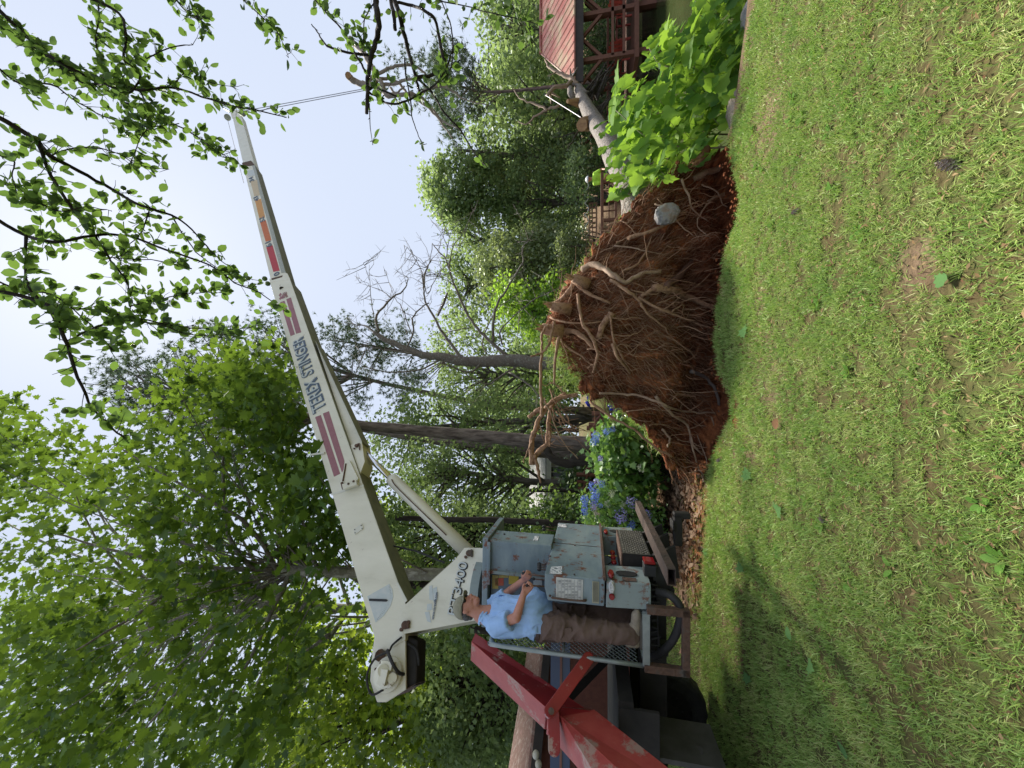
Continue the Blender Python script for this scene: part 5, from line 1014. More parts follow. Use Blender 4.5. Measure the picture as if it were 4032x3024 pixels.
for l, r0, r1, lf, mt in RS:
    o, q = root(l, r0, r1, lf, mt=mt)
    for _ in range(3):
        tw = MB()
        a = q[random.randint(1, len(q) - 1)]; d = unit(np.array([random.uniform(-.6, .6), -.3, random.uniform(-1, .2)])); s = random.uniform(.08, .3); tw.tube(smooth_path([a, a + d * s * .5 + rdir(1)[0] * .03, a + d * s], 3), [.006, .0055, .005, .004, .003, .0025, .002], 4)
        if len(l) > 4: tw.obj('rootlet', ROOTM, o)
# hanging bunch of roots thrown clear of the plate's left top
def froot(l, r0, r1, D, zf=Z5, mt=None, n=9):
    pts = [P(*zf(*q), D + random.uniform(-.04, .04)) for q in l]; q = smooth_path(pts, 5, .008); MB().tube(q, [r * random.uniform(.88, 1.15) for r in lerpr(r0, r1, len(q))], n, jit=.12).obj('root', mt or ROOTM, utree, smooth=True); return q
froot([(330, 870), (300, 910), (298, 1000), (292, 1150), (297, 1260), (300, 1330)], .016, .022, 5.05)
froot([(385, 925), (368, 1040), (360, 1165)], .022, .014, 5.1); froot([(240, 1028), (300, 1005), (335, 960), (360, 850)], .012, .018, 5.0)
qa = froot([(480, 1220), (400, 1230), (340, 1260), (290, 1330), (262, 1400), (245, 1460), (250, 1570)], .024, .038, 5.25); froot([(235, 1330), (265, 1305), (300, 1290)], .03, .035, 5.2)
qb = froot([(420, 1210), (350, 1270), (330, 1380), (325, 1460), (285, 1500), (262, 1530)], .026, .038, 5.3); froot([(262, 1520), (278, 1590), (292, 1660)], .028, .012, 5.25); froot([(340, 1400), (335, 1480)], .02, .008, 5.2); froot([(250, 1450), (210, 1540), (205, 1560)], .012, .004, 5.2)
froot([(300, 1250), (340, 1300), (400, 1450), (480, 1540)], .012, .005, 5.1, mt=LR); froot([(340, 1190), (360, 1250), (420, 1350), (520, 1400)], .012, .005, 5.2)
for k in range(26):
    y = random.uniform(1150, 1420); x = random.uniform(270, 430); froot([(x, y), (x + random.uniform(20, 60), y + random.uniform(20, 80)), (x + random.uniform(60, 200), y + random.uniform(-40, 140))], .007, .002, random.uniform(5.1, 5.4), n=5)
for k in range(36):
    x = random.uniform(480, 1150); y = random.uniform(200, 1400); l = random.uniform(80, 220); root([(x, y), (x + l * .4, y + random.uniform(-30, 30)), (x + l * .75, y + random.uniform(-40, 50)), (x + l, y + random.uniform(-60, 80))], random.uniform(.004, .010), .0025, random.uniform(.06, .2))
# torn stubs
def stub(a, b, r0, r1, D):
    p, q = P(*Z5(*a), D), P(*Z5(*b), D + .1); d = unit(q - p); o = MB().tube([p, p * .5 + q * .5, q], [r0, r0 * 1.1, r1], 14, jit=.1).obj('torn_root', ROOTM, utree, smooth=True)
    m_ = MB(); n_ = unit(np.cross(d, [0, 1, 0])); w = unit(np.cross(d, n_))
    for i in range(16):
        a_ = random.uniform(0, 6.28); rr = r0 * random.uniform(.2, .85); c = p + n_ * rr * math.cos(a_) + w * rr * math.sin(a_); m_.tube([c + d * .02, c - d * random.uniform(.02, .13)], [.018, .003], 4)
    m_.obj('splinters', WOOD, o)
stub((300, 885), (400, 900), .075, .10, 5.2); stub((345, 772), (440, 790), .06, .085, 5.25); stub((455, 632), (530, 660), .06, .08, 5.25); stub((1070, 40), (1120, -10), .06, .07, 5.1)
root([(395, 900), (460, 900), (520, 940), (560, 990)], .05, .02, .1)
# the mass of fine roots
def fine():
    m = MB(); n = 5200
    for i in range(n):
        s = random.random() ** .6; k = random.randrange(NA); p0 = rc + (OL[k] - rc) * s; X, Z = p0
        if Z < -.55: continue
        if math.hypot((X + .55) / .3, (Z - .35) / .3) < 1 and random.random() < .5: continue
        lng = random.uniform(.10, .42); rad_ = unit(OL[k] - rc); dz = -1 + .5 * rad_[1]; dx = .6 * rad_[0] + random.uniform(-.7, .7); d = unit([dx, dz]); pts = []
        Xc, Zc = X, Z; lift = random.uniform(.0, .20) ** 1.3
        for j in range(4):
            v = np.array([Xc, Zc]) - rc; Yc = float(plate_y(np.array([Xc]), np.array([Zc]), min(1, s + .1 * j * (rad_ @ d)))[0]) if j in (0, 3) else None
            pts.append([Xc, Yc, Zc]); st_ = lng / 3; Xc += d[0] * st_ + random.uniform(-.045, .045); Zc += d[1] * st_ + random.uniform(-.02, .03)
        y0, y3 = pts[0][1], pts[3][1]
        for j in range(4):
            t = j / 3; base_ = y0 + (y3 - y0) * t; pts[j][1] = base_ - .012 - lift * math.sin(t * 2.2)
        r = random.choice((.0016, .002, .0026, .0035)); m.tube(pts, [r, r, r * .8, r * .4], 3, caps=False)
    o = m.obj('fine_roots', FINEM, utree); o['kind'] = 'stuff'
fine()
def tangle():
    m = MB()
    for i in range(620):
        s = random.random() ** .55; k = random.randrange(NA); X, Z = rc + (OL[k] - rc) * s
        if Z < -.3: continue
        edge = i % 4 == 0
        if edge: s = .98; X, Z = rc + (OL[k] - rc) * s
        lng = random.uniform(.15, .6); rad_ = unit(OL[k] - rc); a = random.gauss(-1.57, .55); d = np.array([math.cos(a), math.sin(a)]) + rad_ * (.9 if edge else .3); d = unit(d); y = float(plate_y(np.array([X]), np.array([Z]), s)[0]) - .01; p = np.array([X, y, Z]); pts = [p]
        for j in range(5):
            p = p + np.array([d[0] * lng / 5 + random.gauss(0, .022), random.gauss(-.028 if j < 3 else .01, .02), d[1] * lng / 5 + random.gauss(0, .022)]); pts.append(p)
        r = random.choice((.003, .0045, .006, .009)) * (.8 if edge else 1); m.tube(smooth_path(pts, 2), lerpr(r, r * .25, 11), 5, caps=False)
    o = m.obj('tangled_roots', FINEM, utree, smooth=True); o['kind'] = 'stuff'
    m = MB()
    for i in range(170):
        k = random.randrange(NA); s = random.uniform(.55, 1.0); X, Z = rc + (OL[k] - rc) * s
        if Z < .1: continue
        r = random.uniform(.03, .09); m.ball((X, float(plate_y(np.array([X]), np.array([Z]), s)[0]) + r * .3, Z), (r, r * .8, r * .8), 9, 7, noise=.22)
    o = m.obj('clay_clods', CLAY, utree); o['kind'] = 'stuff'
tangle()
def crumbs():
    m = MB()
    for i in range(420):
        k = random.randrange(NA); s = random.random() ** .5; X, Z = rc + (OL[k] - rc) * s
        if Z < -.5: continue
        Y = float(plate_y(np.array([X]), np.array([Z]), s)[0]); r = random.uniform(.008, .032); m.ball((X, Y - .01, Z), (r, r * .8, r), 6, 5, noise=.25)
    for i in range(200):
        t = random.random(); j = random.randrange(len(EG) - 1); e = EG[j] + (EG[j + 1] - EG[j]) * t; r = random.uniform(.004, .022) ; m.ball((e[0], e[1] + random.uniform(-.04, .3), random.uniform(-.05, .02)), (r, r, r * .6), 6, 5, noise=.4)
    o = m.obj('clay_crumbs', CLAY, utree); o['kind'] = 'stuff'
crumbs()
# sod on the back edge of the plate
def sod():
    ks = []; pos = []
    for i in range(9000):
        k = random.randrange(NA); e = OL[k]; 
        if e[1] < .1: continue
        x, z = e; left = -1.0 < x < .95
        if z > .3 and (x > 1.0 or left): 
            Y = RY + .1 * z + random.uniform(.02, .55); s_ = 1 - .2 * random.random() * (Y - RY)
            hang = random.uniform(-.05, .03); pos.append((rc[0] + (x - rc[0]) * s_, Y, rc[1] + (z - rc[1]) * s_ + hang))
    pos = np.array(pos); n = len(pos); out = np.stack([pos[:, 0] - rc[0], np.zeros(n), pos[:, 2] - rc[1]], -1); out /= np.linalg.norm(out, axis=1, keepdims=True)
    V, Fc = scatter(T_BLADE, pos, rdir(n), out * .8 + rdir(n) * .8, rng.uniform(.05, .11, n), wid=np.full(n, .09)); o = arr_obj('sod', V, Fc, GM, utree); o['kind'] = 'stuff'
    cl = region_pts([(2150, 1345), (2170, 1330), (2290, 1420), (2290, 1540), (2200, 1530), (2160, 1440)], 5.45, 5.95, 26); V, Fc = crown_mesh(cl, 120, .17, .055, T_BLADE); o = arr_obj('hanging_sod', V, Fc, GM, utree); o['kind'] = 'stuff'
sod()
# trunk and limbs lying away over the pond
Z6 = lambda x, y: (1800 + x / 1.843, y / 1.843)
BARKF = mat('fallen_bark', (.09, .08, .07), (.29, .27, .25), scale=14, rough=.9, bump=1.0, bscale=24, spec=.2, p=(.40, .54), detail=4, c3=(.20, .17, .15), rust=.35, rscale=4, rustcol=(.11, .10, .085))
tp_ = [P(2520, 900, 5.9)] + [P(*Z6(x, y), d) for x, y, d in ((1290, 1400, 6.3), (1180, 1200, 7.2), (1090, 1030, 8.3), (1000, 880, 9.6), (935, 770, 10.8), (900, 700, 11.8), (880, 640, 12.8))]
q = smooth_path(tp_, 6, .012); MB().tube(q, lerpr(.25, .14, len(q)), 20, jit=.06).obj('trunk', BARKF, utree, smooth=True)
cb = [P(*Z6(940, 900), 9.7), P(*Z6(905, 905), 9.4)]; o = MB().tube(cb, [.17, .14], 11, jit=.1).obj('sawn_stub', WOOD, utree)
cb = [P(*Z6(850, 740), 11), P(*Z6(800, 735), 10.8)]; MB().tube([P(*Z6(880, 745), 11.2)] + cb, [.13, .09, .05], 9, jit=.15).obj('sawn_stub', WOOD, utree)
PALEB = mat('pale_branch_bark', (.30, .22, .16), (.22, .15, .11), scale=10, rough=.8)
def limb(l, d0, d1, r0, r1, mt=PALEB, zf=Z6):
    n = len(l); pts = [P(*zf(x, y), d0 + (d1 - d0) * i / (n - 1)) for i, (x, y) in enumerate(l)]; q = smooth_path(pts, 4, .02); m_ = MB().tube(q, lerpr(r0, r1, len(q)), 8)
    for _ in range(3): a = q[random.randint(2, len(q) - 1)]; m_.tube([a, a + rdir(1)[0] * .35], [r1 * .8, r1 * .3], 4)
    return m_.obj('branch', mt, utree, smooth=True)
limb([(870, 620), (830, 570), (760, 540), (700, 510), (660, 480), (640, 430)], 12.5, 13, .075, .03); limb([(830, 590), (780, 630), (700, 640), (655, 690)], 12.4, 11.8, .06, .05); limb([(745, 765), (650, 800), (560, 850), (500, 905), (440, 880)], 11.2, 11.5, .04, .012); limb([(650, 800), (590, 760), (510, 735), (440, 700), (410, 640)], 11.2, 11.5, .035, .012)
limb([(940, 680), (900, 640), (860, 610)], 11.8, 12.6, .08, .05, BARKF); limb([(830, 690), (820, 600), (850, 540)], 11.8, 14, .10, .06, BARKF)
for k in range(13):
    x = 930 + 10 * k; y = 660 + 14 * (k % 5); limb([(x, y), (x + 50, y - 60 - 5 * k), (x + 110 + 5 * k, y - 150 - 12 * (k % 4) * 3)], 12 + random.uniform(-.5, .5), 13.5, .045, .012, BK['dark'])
for k in range(9): limb([(950 + 10 * k, 760 + 14 * k), (1010 + 12 * k, 800 - 10 * k), (1100 + 14 * k, 720 + random.uniform(-60, 60))], 11, 11.8, .035, .01, BK['dark'])
limb([(880, 950), (820, 1050), (790, 1100)], 9.6, 9.4, .02, .006, BK['dark']); limb([(860, 960), (760, 990), (690, 1000)], 9.6, 9.8, .015, .005, BK['dark'])
# embedded stone, bank stone
STONE = mat('grey_stone', (.12, .12, .12), (.24, .23, .22), scale=7, rough=.8, bump=.5, c3=(.25, .17, .13))
def stone(name, c, r, label, mt=STONE, seed=0, sx=(1, 1, 1), cat='rock'):
    m_ = MB(); rr = np.random.default_rng(seed); m_.ball(c, 1, 16, 11); c = np.array(c); dirs = [unit(rr.normal(size=3)) for _ in range(16)]; hs = rr.uniform(.62, 1.0, 16); nv = []
    for v in m_.v:
        d = np.array(v) - c; s = 1.0
        for dd, h in zip(dirs, hs):
            t = d @ dd
            if t > h: s = min(s, h / t)
        nv.append(tuple(c + d * s * np.array(r) * (1 + .02 * rr.normal())))
    m_.v = nv; return tag(m_.obj(name, mt, origin=c, bevel=.004), label, cat)
p = P(2628, 838, 5.12); stone('rock', p + [0, .05, 0], (.15, .12, .17), 'grey angular stone wedged in the red clay of the root plate', seed=4)
p = P(2878, 432, 4.65); stone('rock', p + [0, 0, -.12], (.24, .2, .16), 'rough pale rock half buried at the lawn edge below the leafy saplings', mat('lichen_rock', (.16, .12, .09), (.27, .23, .18), scale=16, rough=.9, c3=(.16, .13, .1), bump=.8), 9)
p = P(2935, 70, 4.6); stone('rock', p + [0, 0, -.1], (.3, .2, .14), 'flat dark grey rock at the top corner of the bank', seed=12)
z6p = lambda l: [Z6(*p) for p in l]
# ================= SAPLINGS ON THE BANK =================
def sapling(label, poly, d0, d1, n, seed, stems):
    b0 = P(*stems[0][0], (d0 + d1) / 2); gz = float(H(b0[0], b0[1])); th = thing('leafy_sapling', (b0[0], b0[1], gz), label, 'sapling', 'big leaved saplings on the bank')
    pts = region_pts(poly, d0, d1, n)
    if seed == 1: pts = np.vstack([pts, region_pts(z6p([(1000, 900), (1080, 900), (1180, 1150), (1260, 1480), (1100, 1500), (1040, 1200)]), 5.6, 6.4, 34)])
    gzs = H(pts[:, 0], pts[:, 1]); pts = pts[pts[:, 2] > gzs + .02]
    n = len(pts); ax = rdir(n) * .8; ax[:, 2] -= .7; ax[:, 1] -= .3; ax[:, 0] += .45; nr = rdir(n) * .7; nr[:, 1] -= .55; nr[:, 2] += .75
    sz_ = rng.uniform(.08, .28, n); V, Fc = scatter(T_HEART, pts, nr, ax, sz_, wid=sz_ * .8); arr_obj('leaves', V, Fc, LM['big'], th, smooth=False)
    m_ = MB()
    for s in stems:
        dd = random.uniform(d0 + .2, d1 - .2); l = [P(x, y, dd) for x, y in s]; l[0][2] = float(H(l[0][0], l[0][1])) - .05; q = smooth_path(l, 4, .01); m_.tube(q, lerpr(.014, .004, len(q)), 6)
    for p in pts[::2]: m_.tube([p, p + np.array([random.uniform(-.1, .1), .08, -.12])], .0025, 4)
    m_.obj('stems', mat('green_stem', (.12, .16, .06), (.16, .12, .07), scale=10, rough=.6), th, smooth=True)
z6p = lambda l: [Z6(*p) for p in l]
sapling('mass of broad bright green leaves on stems beside the fallen trunk', z6p([(1080, 760), (1130, 650), (1190, 590), (1340, 600), (1400, 640), (1560, 560), (1800, 640), (1960, 860), (1860, 1060), (1690, 1210), (1500, 1340), (1350, 1430), (1220, 1430), (1200, 1250), (1130, 1050), (1090, 880)]), 4.9, 6.6, 520, 1,
        [z6p([(1900, 1050), (1600, 950), (1300, 700)]), z6p([(1800, 1100), (1500, 1050), (1150, 800)]), z6p([(1700, 1200), (1400, 1250), (1180, 1400)]), z6p([(1900, 900), (1700, 760), (1500, 560)])])
sapling('taller broad leaved sapling leaning over the pond near the photo edge', z6p([(1330, 500), (1320, 400), (1390, 250), (1440, 330), (1510, 160), (1560, 230), (1640, 280), (1690, 60), (1740, -60), (2060, -60), (2130, 100), (2130, 450), (2030, 640), (1930, 800), (1780, 660), (1550, 570), (1450, 480), (1400, 520)]), 4.6, 6.4, 560, 2,
        [z6p([(2050, 650), (1800, 520), (1500, 480), (1390, 330)]), z6p([(2080, 400), (1850, 240), (1700, 100)]), z6p([(2080, 500), (1700, 400), (1500, 260)])])
# small plants and one low leafy branch in front of the bank
# ================= PAVILION =================
RR = mat('red_metal_roof', (.30, .075, .055), (.36, .15, .11), scale=.8, rough=.5, c3=(.36, .28, .17), rust=.45, rscale=1.2, rustcol=(.42, .27, .16), p=(.42, .62))
BRN = mat('brown_stained_timber', (.17, .07, .04), (.12, .045, .028), scale=8, rough=.7)
DRK = mat('dark_timber', (.03, .026, .026), (.05, .04, .036), scale=4, rough=.8)
REDW = mat('red_painted_wood', (.42, .06, .035), (.33, .04, .025), scale=8, rough=.5)
def pavilion():
    D0, D1 = 15.0, 20.0; e0 = P(2260, 324, D0); xr_ = e0[0] + 9.0; ze = e0[2]; rz = P(2131, 212, 17.5); rl = np.array([rz[0], 17.5, rz[2]])
    th = thing('pavilion', (e0[0] + .6, D0 + .6, -.3), 'open pavilion with weathered red metal roof standing over the pond', 'pavilion')
    A, B_, C_, D_ = np.array([e0[0], D0, ze]), np.array([xr_, D0, ze]), np.array([xr_, 17.5, rl[2]]), rl; E_ = np.array([P(2268, 335, D1)[0], D1, ze]); F_ = np.array([xr_, D1, ze])
    m_ = MB(); dn = np.array([0, 0, -.05]); m_.prism([A, B_, C_, D_], dn).prism([A, D_, E_], dn).prism([E_, F_, C_, D_], dn)
    for k in range(26):
        x = A[0] + (xr_ - A[0]) * (k + .5) / 26
        top = C_ + (D_ - C_) * 0; t = 1.0 if x > D_[0] else (x - A[0]) / (D_[0] - A[0]); a = np.array([x, D0 - .02, ze + .01]); b = a + (np.array([x, 17.5, rl[2] + .01]) - a) * t; m_.tube([a, b], .022, 4)
    m_.tube([D_ + [0, 0, .02], C_ + [0, 0, .02]], .07, 6).tube([A, D_], .03, 6); m_.obj('roof', RR, th)
    zf = ze - .36; m_ = MB(); m_.abox(A[0] + .05, xr_, D0 + .05, D0 + .12, zf, ze - .04).abox(A[0] + .12, xr_, D0 + .12, D1 - .1, ze - .16, ze - .12); m_.obj('fascia', DRK, th)
    dz = P(2497, 200, 15.4)[2]
    px = [P(2350, 233, 15.4)[0], P(2350, 54, 15.4)[0], P(2350, 54, 15.4)[0] + 3.6]
    for x in px:
        for y in (15.4, 19.4):
            MB().abox(x - .08, x + .08, y - .08, y + .08, dz, zf + .1).obj('post', BRN, th)
            m_ = MB()
            for s in (-1, 1): m_.prism([(x + s * .08, y - .05, zf - .75), (x + s * .08, y - .05, zf - .6), (x + s * .75, y - .05, zf + .02), (x + s * .9, y - .05, zf + .02)], (0, .1, 0))
            m_.obj('brace', BRN, th)
    for y in (15.35, 19.4):
        m_ = MB(); 
        for z in (P(2412, 200, 15.4)[2], P(2456, 200, 15.4)[2]): m_.abox(px[0], px[2], y - .03, y + .03, z - .05, z + .05)
        m_.obj('railing', BRN, th)
    m_ = MB(); m_.abox(px[0] - .4, px[2] + 1, 15.1, 19.8, dz - .15, dz); 
    for x in px: m_.abox(x - .1, x + .1, 15.3, 15.5, -1.6, dz - .16).abox(x - .1, x + .1, 19.3, 19.5, -1.6, dz - .16)
    m_.obj('deck', BRN, th); return dz
DZ = pavilion()
def chair(px_, D, rot, label):
    c = P(2460, px_, D); c[2] = DZ; th = thing('garden_chair', c, label, 'chair', 'red slatted garden chairs on the pavilion deck'); ca, sa = math.cos(rot), math.sin(rot)
    def T(p): return c + np.array([p[0] * ca - p[1] * sa, p[0] * sa + p[1] * ca, p[2]])
    def bx(m_, x0, x1, y0, y1, z0, z1, ti=0): 
        v = [T((x, y + ti * (z - z0), z)) for x in (x0, x1) for y in (y0, y1) for z in (z0, z1)]; m_.add(v, [(0, 1, 3, 2), (4, 6, 7, 5), (0, 4, 5, 1), (2, 3, 7, 6), (0, 2, 6, 4), (1, 5, 7, 3)])
    m_ = MB(); [bx(m_, -.28, .28, -.28 + .1 * i, -.2 + .1 * i, .36 - .02 * i, .38 - .02 * i) for i in range(6)]; m_.obj('seat', REDW, th)
    m_ = MB(); [bx(m_, -.29 + .12 * i, -.19 + .12 * i, .28, .30, .25, .95 - .05 * abs(i - 2), .35) for i in range(5)]; m_.obj('backrest', REDW, th)
    for s in (-1, 1):
        m_ = MB(); bx(m_, s * .33 - .03, s * .33 + .03, -.32, -.26, 0, .58); m_.obj('leg', REDW, th); m_ = MB(); bx(m_, s * .33 - .03, s * .33 + .03, .26, .32, 0, .58); m_.obj('leg', REDW, th); m_ = MB(); bx(m_, s * .35 - .07, s * .35 + .07, -.36, .36, .58, .61); m_.obj('armrest', REDW, th)
chair(195, 17.0, 2.5, 'red garden chair just right of the left pavilion post'); chair(262, 18.4, 2.2, 'red garden chair set back behind the left pavilion post'); chair(45, 16.4, 2.9, 'large looking red garden chair beside the right pavilion post')
# railings and lattice of the landing left of the fallen trunk
def landing():
    D = 14.5; zr = P(2371, 800, D)[2]; zr2 = P(2425, 800, D)[2]; xa, xb = P(2371, 1010, D)[0], P(2371, 680, D)[0]; th = thing('landing_railing', (xa, D, float(H(xa, D))), 'brown timber railing with square panels behind the root plate', 'railing')
    MB().abox(xa, xb, D - .06, D + .06, zr - .05, zr + .05).obj('top_rail', BRN, th); MB().abox(xa, xb, D - .03, D + .03, zr2 - .04, zr2 + .04).obj('lower_rail', BRN, th)
    for k, y in enumerate((1000, 930, 866, 790, 715)):
        x = P(2400, y, D)[0]; MB().abox(x - .05, x + .05, D - .05, D + .05, zr2 - .9, zr - .05).obj('post', BRN, th)
    m_ = MB()
    for y in (965, 900, 830, 750): x = P(2400, y, D)[0]; m_.abox(x - .02, x + .02, D - .02, D + .02, zr2, zr - .05)
    m_.abox(xa, xb, D - .02, D + .02, (zr + zr2) / 2 - .02, (zr + zr2) / 2 + .02); m_.obj('panel_bars', BRN, th); MB().abox(xa, xb + .6, D - .1, D + 2.6, zr2 - .65, zr2 - .5).obj('landing_deck', BRN, th)
    D2 = 20; z0, z1 = P(2352, 900, D2)[2], P(2318, 900, D2)[2]; xa, xb = P(2340, 1010, D2)[0], P(2340, 800, D2)[0]; m_ = MB()
    for i in range(12): x = xa + (xb - xa) * i / 11; m_.abox(x - .03, x + .03, D2 - .03, D2 + .03, z0, z1)
    m_.abox(xa, xb, D2 - .05, D2 - .03, z0, z0 + .08).abox(xa, xb, D2 - .05, D2 - .03, z1 - .08, z1).abox(xa, xb, D2 - .05, D2 - .03, (z0 + z1) / 2, (z0 + z1) / 2 + .05)
    tag(m_.obj('picket_fence', mat('tan_timber', (.36, .21, .13), (.28, .16, .1), scale=6, rough=.8), origin=(xa, D2, z0)), 'pale brown picket panel beyond the timber railing', 'fence')
    m_ = MB(); D3 = 18.5; ys = list(range(1030, 680, -46))
    for a, b in zip(ys[:-1], ys[1:]):
        for s in range(8):
            t0, t1 = s / 8, (s + 1) / 8; f_ = lambda t: P(2302 + 60 * (t - t * t), a + (b - a) * t, D3); m_.tube([f_(t0), f_(t1)], .018, 5, caps=False)
    tag(m_.obj('string_lights', mat('white_cord', (.7, .7, .68), rough=.5), origin=P(2310, 900, D3)), 'white cord looping in scallops above the timber railing', 'string lights')
landing()
# small cabin roof behind the root plate, pale house on the left
def cabin():
    D = 24; a = P(2212, 1050, D); b = P(2236, 1175, D); th = thing('cabin', (a[0], D, float(H(a[0], D))), 'low cabin with brown red metal roof above the root plate', 'cabin')
    xa, xb = P(2220, 1200, D)[0], P(2220, 1040, D)[0]; m_ = MB().prism([(xa, D, b[2]), (xb, D, b[2]), (xb, D + 2, a[2] + .5), (xa, D + 2, a[2] + .5)], (0, 0, .06))
    for i in range(14): x = xa + (xb - xa) * (i + .5) / 14; m_.tube([(x, D, b[2] + .08), (x, D + 2, a[2] + .58)], .02, 4)
    m_.obj('roof', mat('brown_red_roof', (.25, .09, .06), (.2, .07, .05), scale=2, rough=.6), th); MB().abox(xa + .2, xb - .2, D + .2, D + 3, b[2] - 3, b[2]).obj('wall', mat('brown_cabin_wall', (.13, .06, .04), (.1, .045, .03), scale=5), th)
cabin()
def house():
    D = 17; g = lambda x, y, d=D: P(x, y, d); xa, xb = g(2200, 2030)[0], g(2200, 1800)[0]; ze = g(2158, 1900)[2]; zr = g(2092, 1900, D + 3)[2]; zb = g(2330, 1900)[2]
    th = thing('pale_house', (xb, D, zb), 'cream sided house with pale grey roof seen past the pine trunk', 'house'); SID = mat('cream_siding', (.58, .55, .40), (.5, .47, .33), scale=4, rough=.7)
    m_ = MB().abox(xa, xb, D, D + 6, zb, ze)
    for i in range(26): z = zb + (ze - zb) * i / 26; m_.prism([(xa, D - .001, z), (xb, D - .001, z), (xb, D - .025, z), (xa, D - .025, z)], (0, 0, .012))
    m_.obj('wall', SID, th); MB().prism([(xa - .6, D - .4, ze - .02), (xb + .3, D - .4, ze - .02), (xb + .3, D + 3, zr), (xa - .6, D + 3, zr)], (0, 0, .1)).prism([(xa - .6, D + 6.4, ze - .02), (xb + .3, D + 6.4, ze - .02), (xb + .3, D + 3.01, zr), (xa - .6, D + 3.01, zr)], (0, 0, .1)).obj('roof', mat('pale_roof', (.42, .42, .41), (.3, .3, .29), scale=3, rough=.8, c3=(.2, .2, .19)), th)
    MB().abox(xa - .6, xb + .3, D - .43, D - .4, ze - .18, ze + .02).obj('gutter', mat('white_trim', (.62, .62, .56), rough=.5), th)
    for (ya, yb) in ((1836, 1880), (1925, 1975)):
        x0, x1, z0, z1 = g(2200, yb)[0], g(2200, ya)[0], g(2226, ya)[2], g(2168, ya)[2]; w = MB().abox(x0, x1, D - .04, D - .005, z0, z1).obj('window', mat('window_glass', (.03, .035, .03), (.06, .06, .05), scale=2, rough=.1), th)
        m_ = MB(); [m_.abox(x - .03, x + .03, D - .06, D - .041, z0 - .03, z1 + .03) for x in (x0, (x0 + x1) / 2, x1)]; [m_.abox(x0 + .031, x1 - .031, D - .065, D - .042, z - .03, z + .03) for z in (z0, z1)]; m_.obj('frame', mat('window_frame', (.6, .6, .55), rough=.5), w)
house()
def shed():
    # low building at the left behind the truck: roof edge px (2078,2557)-(2000,3024), eave (2133,2562)-(2074,3024)
    a = P(2078, 2548, 9.5); b = P(1996, 3060, 7.2); c = P(2074, 3060, 6.6); d = P(2133, 2548, 9.0); th = thing('shed', (c[0], c[1], .1), 'low building with weathered rusty pink roof behind the truck', 'shed')
    RP = mat('faded_pink_roof', (.36, .2, .17), (.22, .11, .08), scale=9, rough=.6, c3=(.46, .34, .29), stretch=(.25, 1, 3), bump=.3)
    m_ = MB().prism([a, b, c, d], (0, 0, -.05))
    m_.obj('roof', RP, th); m_ = MB().prism([d - [0, 0, .051], c - [0, 0, .051], c - [0, 0, .22], d - [0, 0, .22]], (0, .04, 0)); m_.obj('fascia', DRK, th)
    w0, w1 = d + np.array([.25, .5, 0]), c + np.array([-.4, .5, 0]); m_ = MB().prism([[w0[0], w0[1], d[2] - .06], [w1[0], w1[1], c[2] - .06], [w1[0], w1[1], 0], [w0[0], w0[1], 0]], (-.05, .1, 0)); m_.obj('wall', mat('red_brick_wall', (.15, .055, .035), (.11, .04, .028), scale=12, rough=.9, bump=.3), th)
    for (x, y) in ((2110, 2972), (2120, 3010)): MB().ball(P(x, y, 6.75), (.07, .07, .06), 12, 8).obj('globe_lamp', mat('cream_globe', (.6, .57, .45), rough=.4), th, smooth=True)
    MB().box(P(2200, 2960, 6.9), (.5, -.3, 0), (.02, .03, 0), (0, 0, .06)).obj('window_sill', M['wplain'], th)
shed()
# ================= GARDEN =================
def fence_run(label, D, posts, rails):
    a = P(posts[0][0], posts[0][2], D); th = thing('timber_rail', (a[0], D, float(H(a[0], D))), label, 'rail fence')
    for x0, x1, y in posts: p, q_ = P(x0, y, D), P(x1, y, D); MB().tube([(p[0], D, q_[2]), (p[0], D, p[2])], .055, 8).obj('post', BRN, th)
    for (xa, ya), (xb, yb) in rails: MB().tube([P(xa, ya, D - .05), P(xb, yb, D - .05)], .03, 6).obj('rail', BRN, th)
fence_run('brown timber rail stepping down behind the blue hydrangea', 10.5, [(2275, 2400, 1925), (2272, 2380, 1898), (2270, 2380, 1868), (2298, 2380, 1818)], [((2303, 2080), (2296, 1925)), ((2296, 1925), (2325, 1835)), ((2300, 1860), (2328, 1820)), ((2345, 1868), (2352, 1740))])
fence_run('brown timber rail in front of the big pine trunk base', 9.3, [(2310, 2440, 1686), (2318, 2440, 1672), (2333, 2440, 1652), (2330, 2440, 1628)], [((2328, 1742), (2330, 1690)), ((2345, 1686), (2345, 1660)), ((2345, 1660), (2370, 1630)), ((2342, 1762), (2342, 1690))])
def bush(name, label, poly, dr, n, per, rad, leaf, lm, T=T_DIA, group=None, cat='bush'):
    pts = region_pts(poly, dr[0], dr[1], n, .1); c = pts.mean(0); gz = float(H(c[0], c[1])); th = thing(name, (c[0], c[1], gz), label, cat, group); V, Fc = crown_mesh(pts, per, rad, leaf, T, flat=.8); arr_obj('foliage', V, Fc, LM[lm], th)
    m_ = MB()
    for p in pts[::2]: m_.tube([(c[0] + random.uniform(-.3, .3), c[1] + random.uniform(-.2, .2), gz), (p[0] * .6 + c[0] * .4, p[1], (p[2] + gz) / 2), p], [.014, .01, .005], 5)
    m_.obj('stems', BK['dark'], th); return th
hy1 = bush('hydrangea', 'big green leafy hydrangea mound just left of the root plate', [(2345, 1740), (2350, 1700), (2420, 1650), (2500, 1685), (2570, 1745), (2615, 1820), (2600, 1900), (2520, 1960), (2400, 1950), (2350, 1880)], (6.9, 8.2), 85, 26, .2, .115, 'hyd', T_MAPLE)
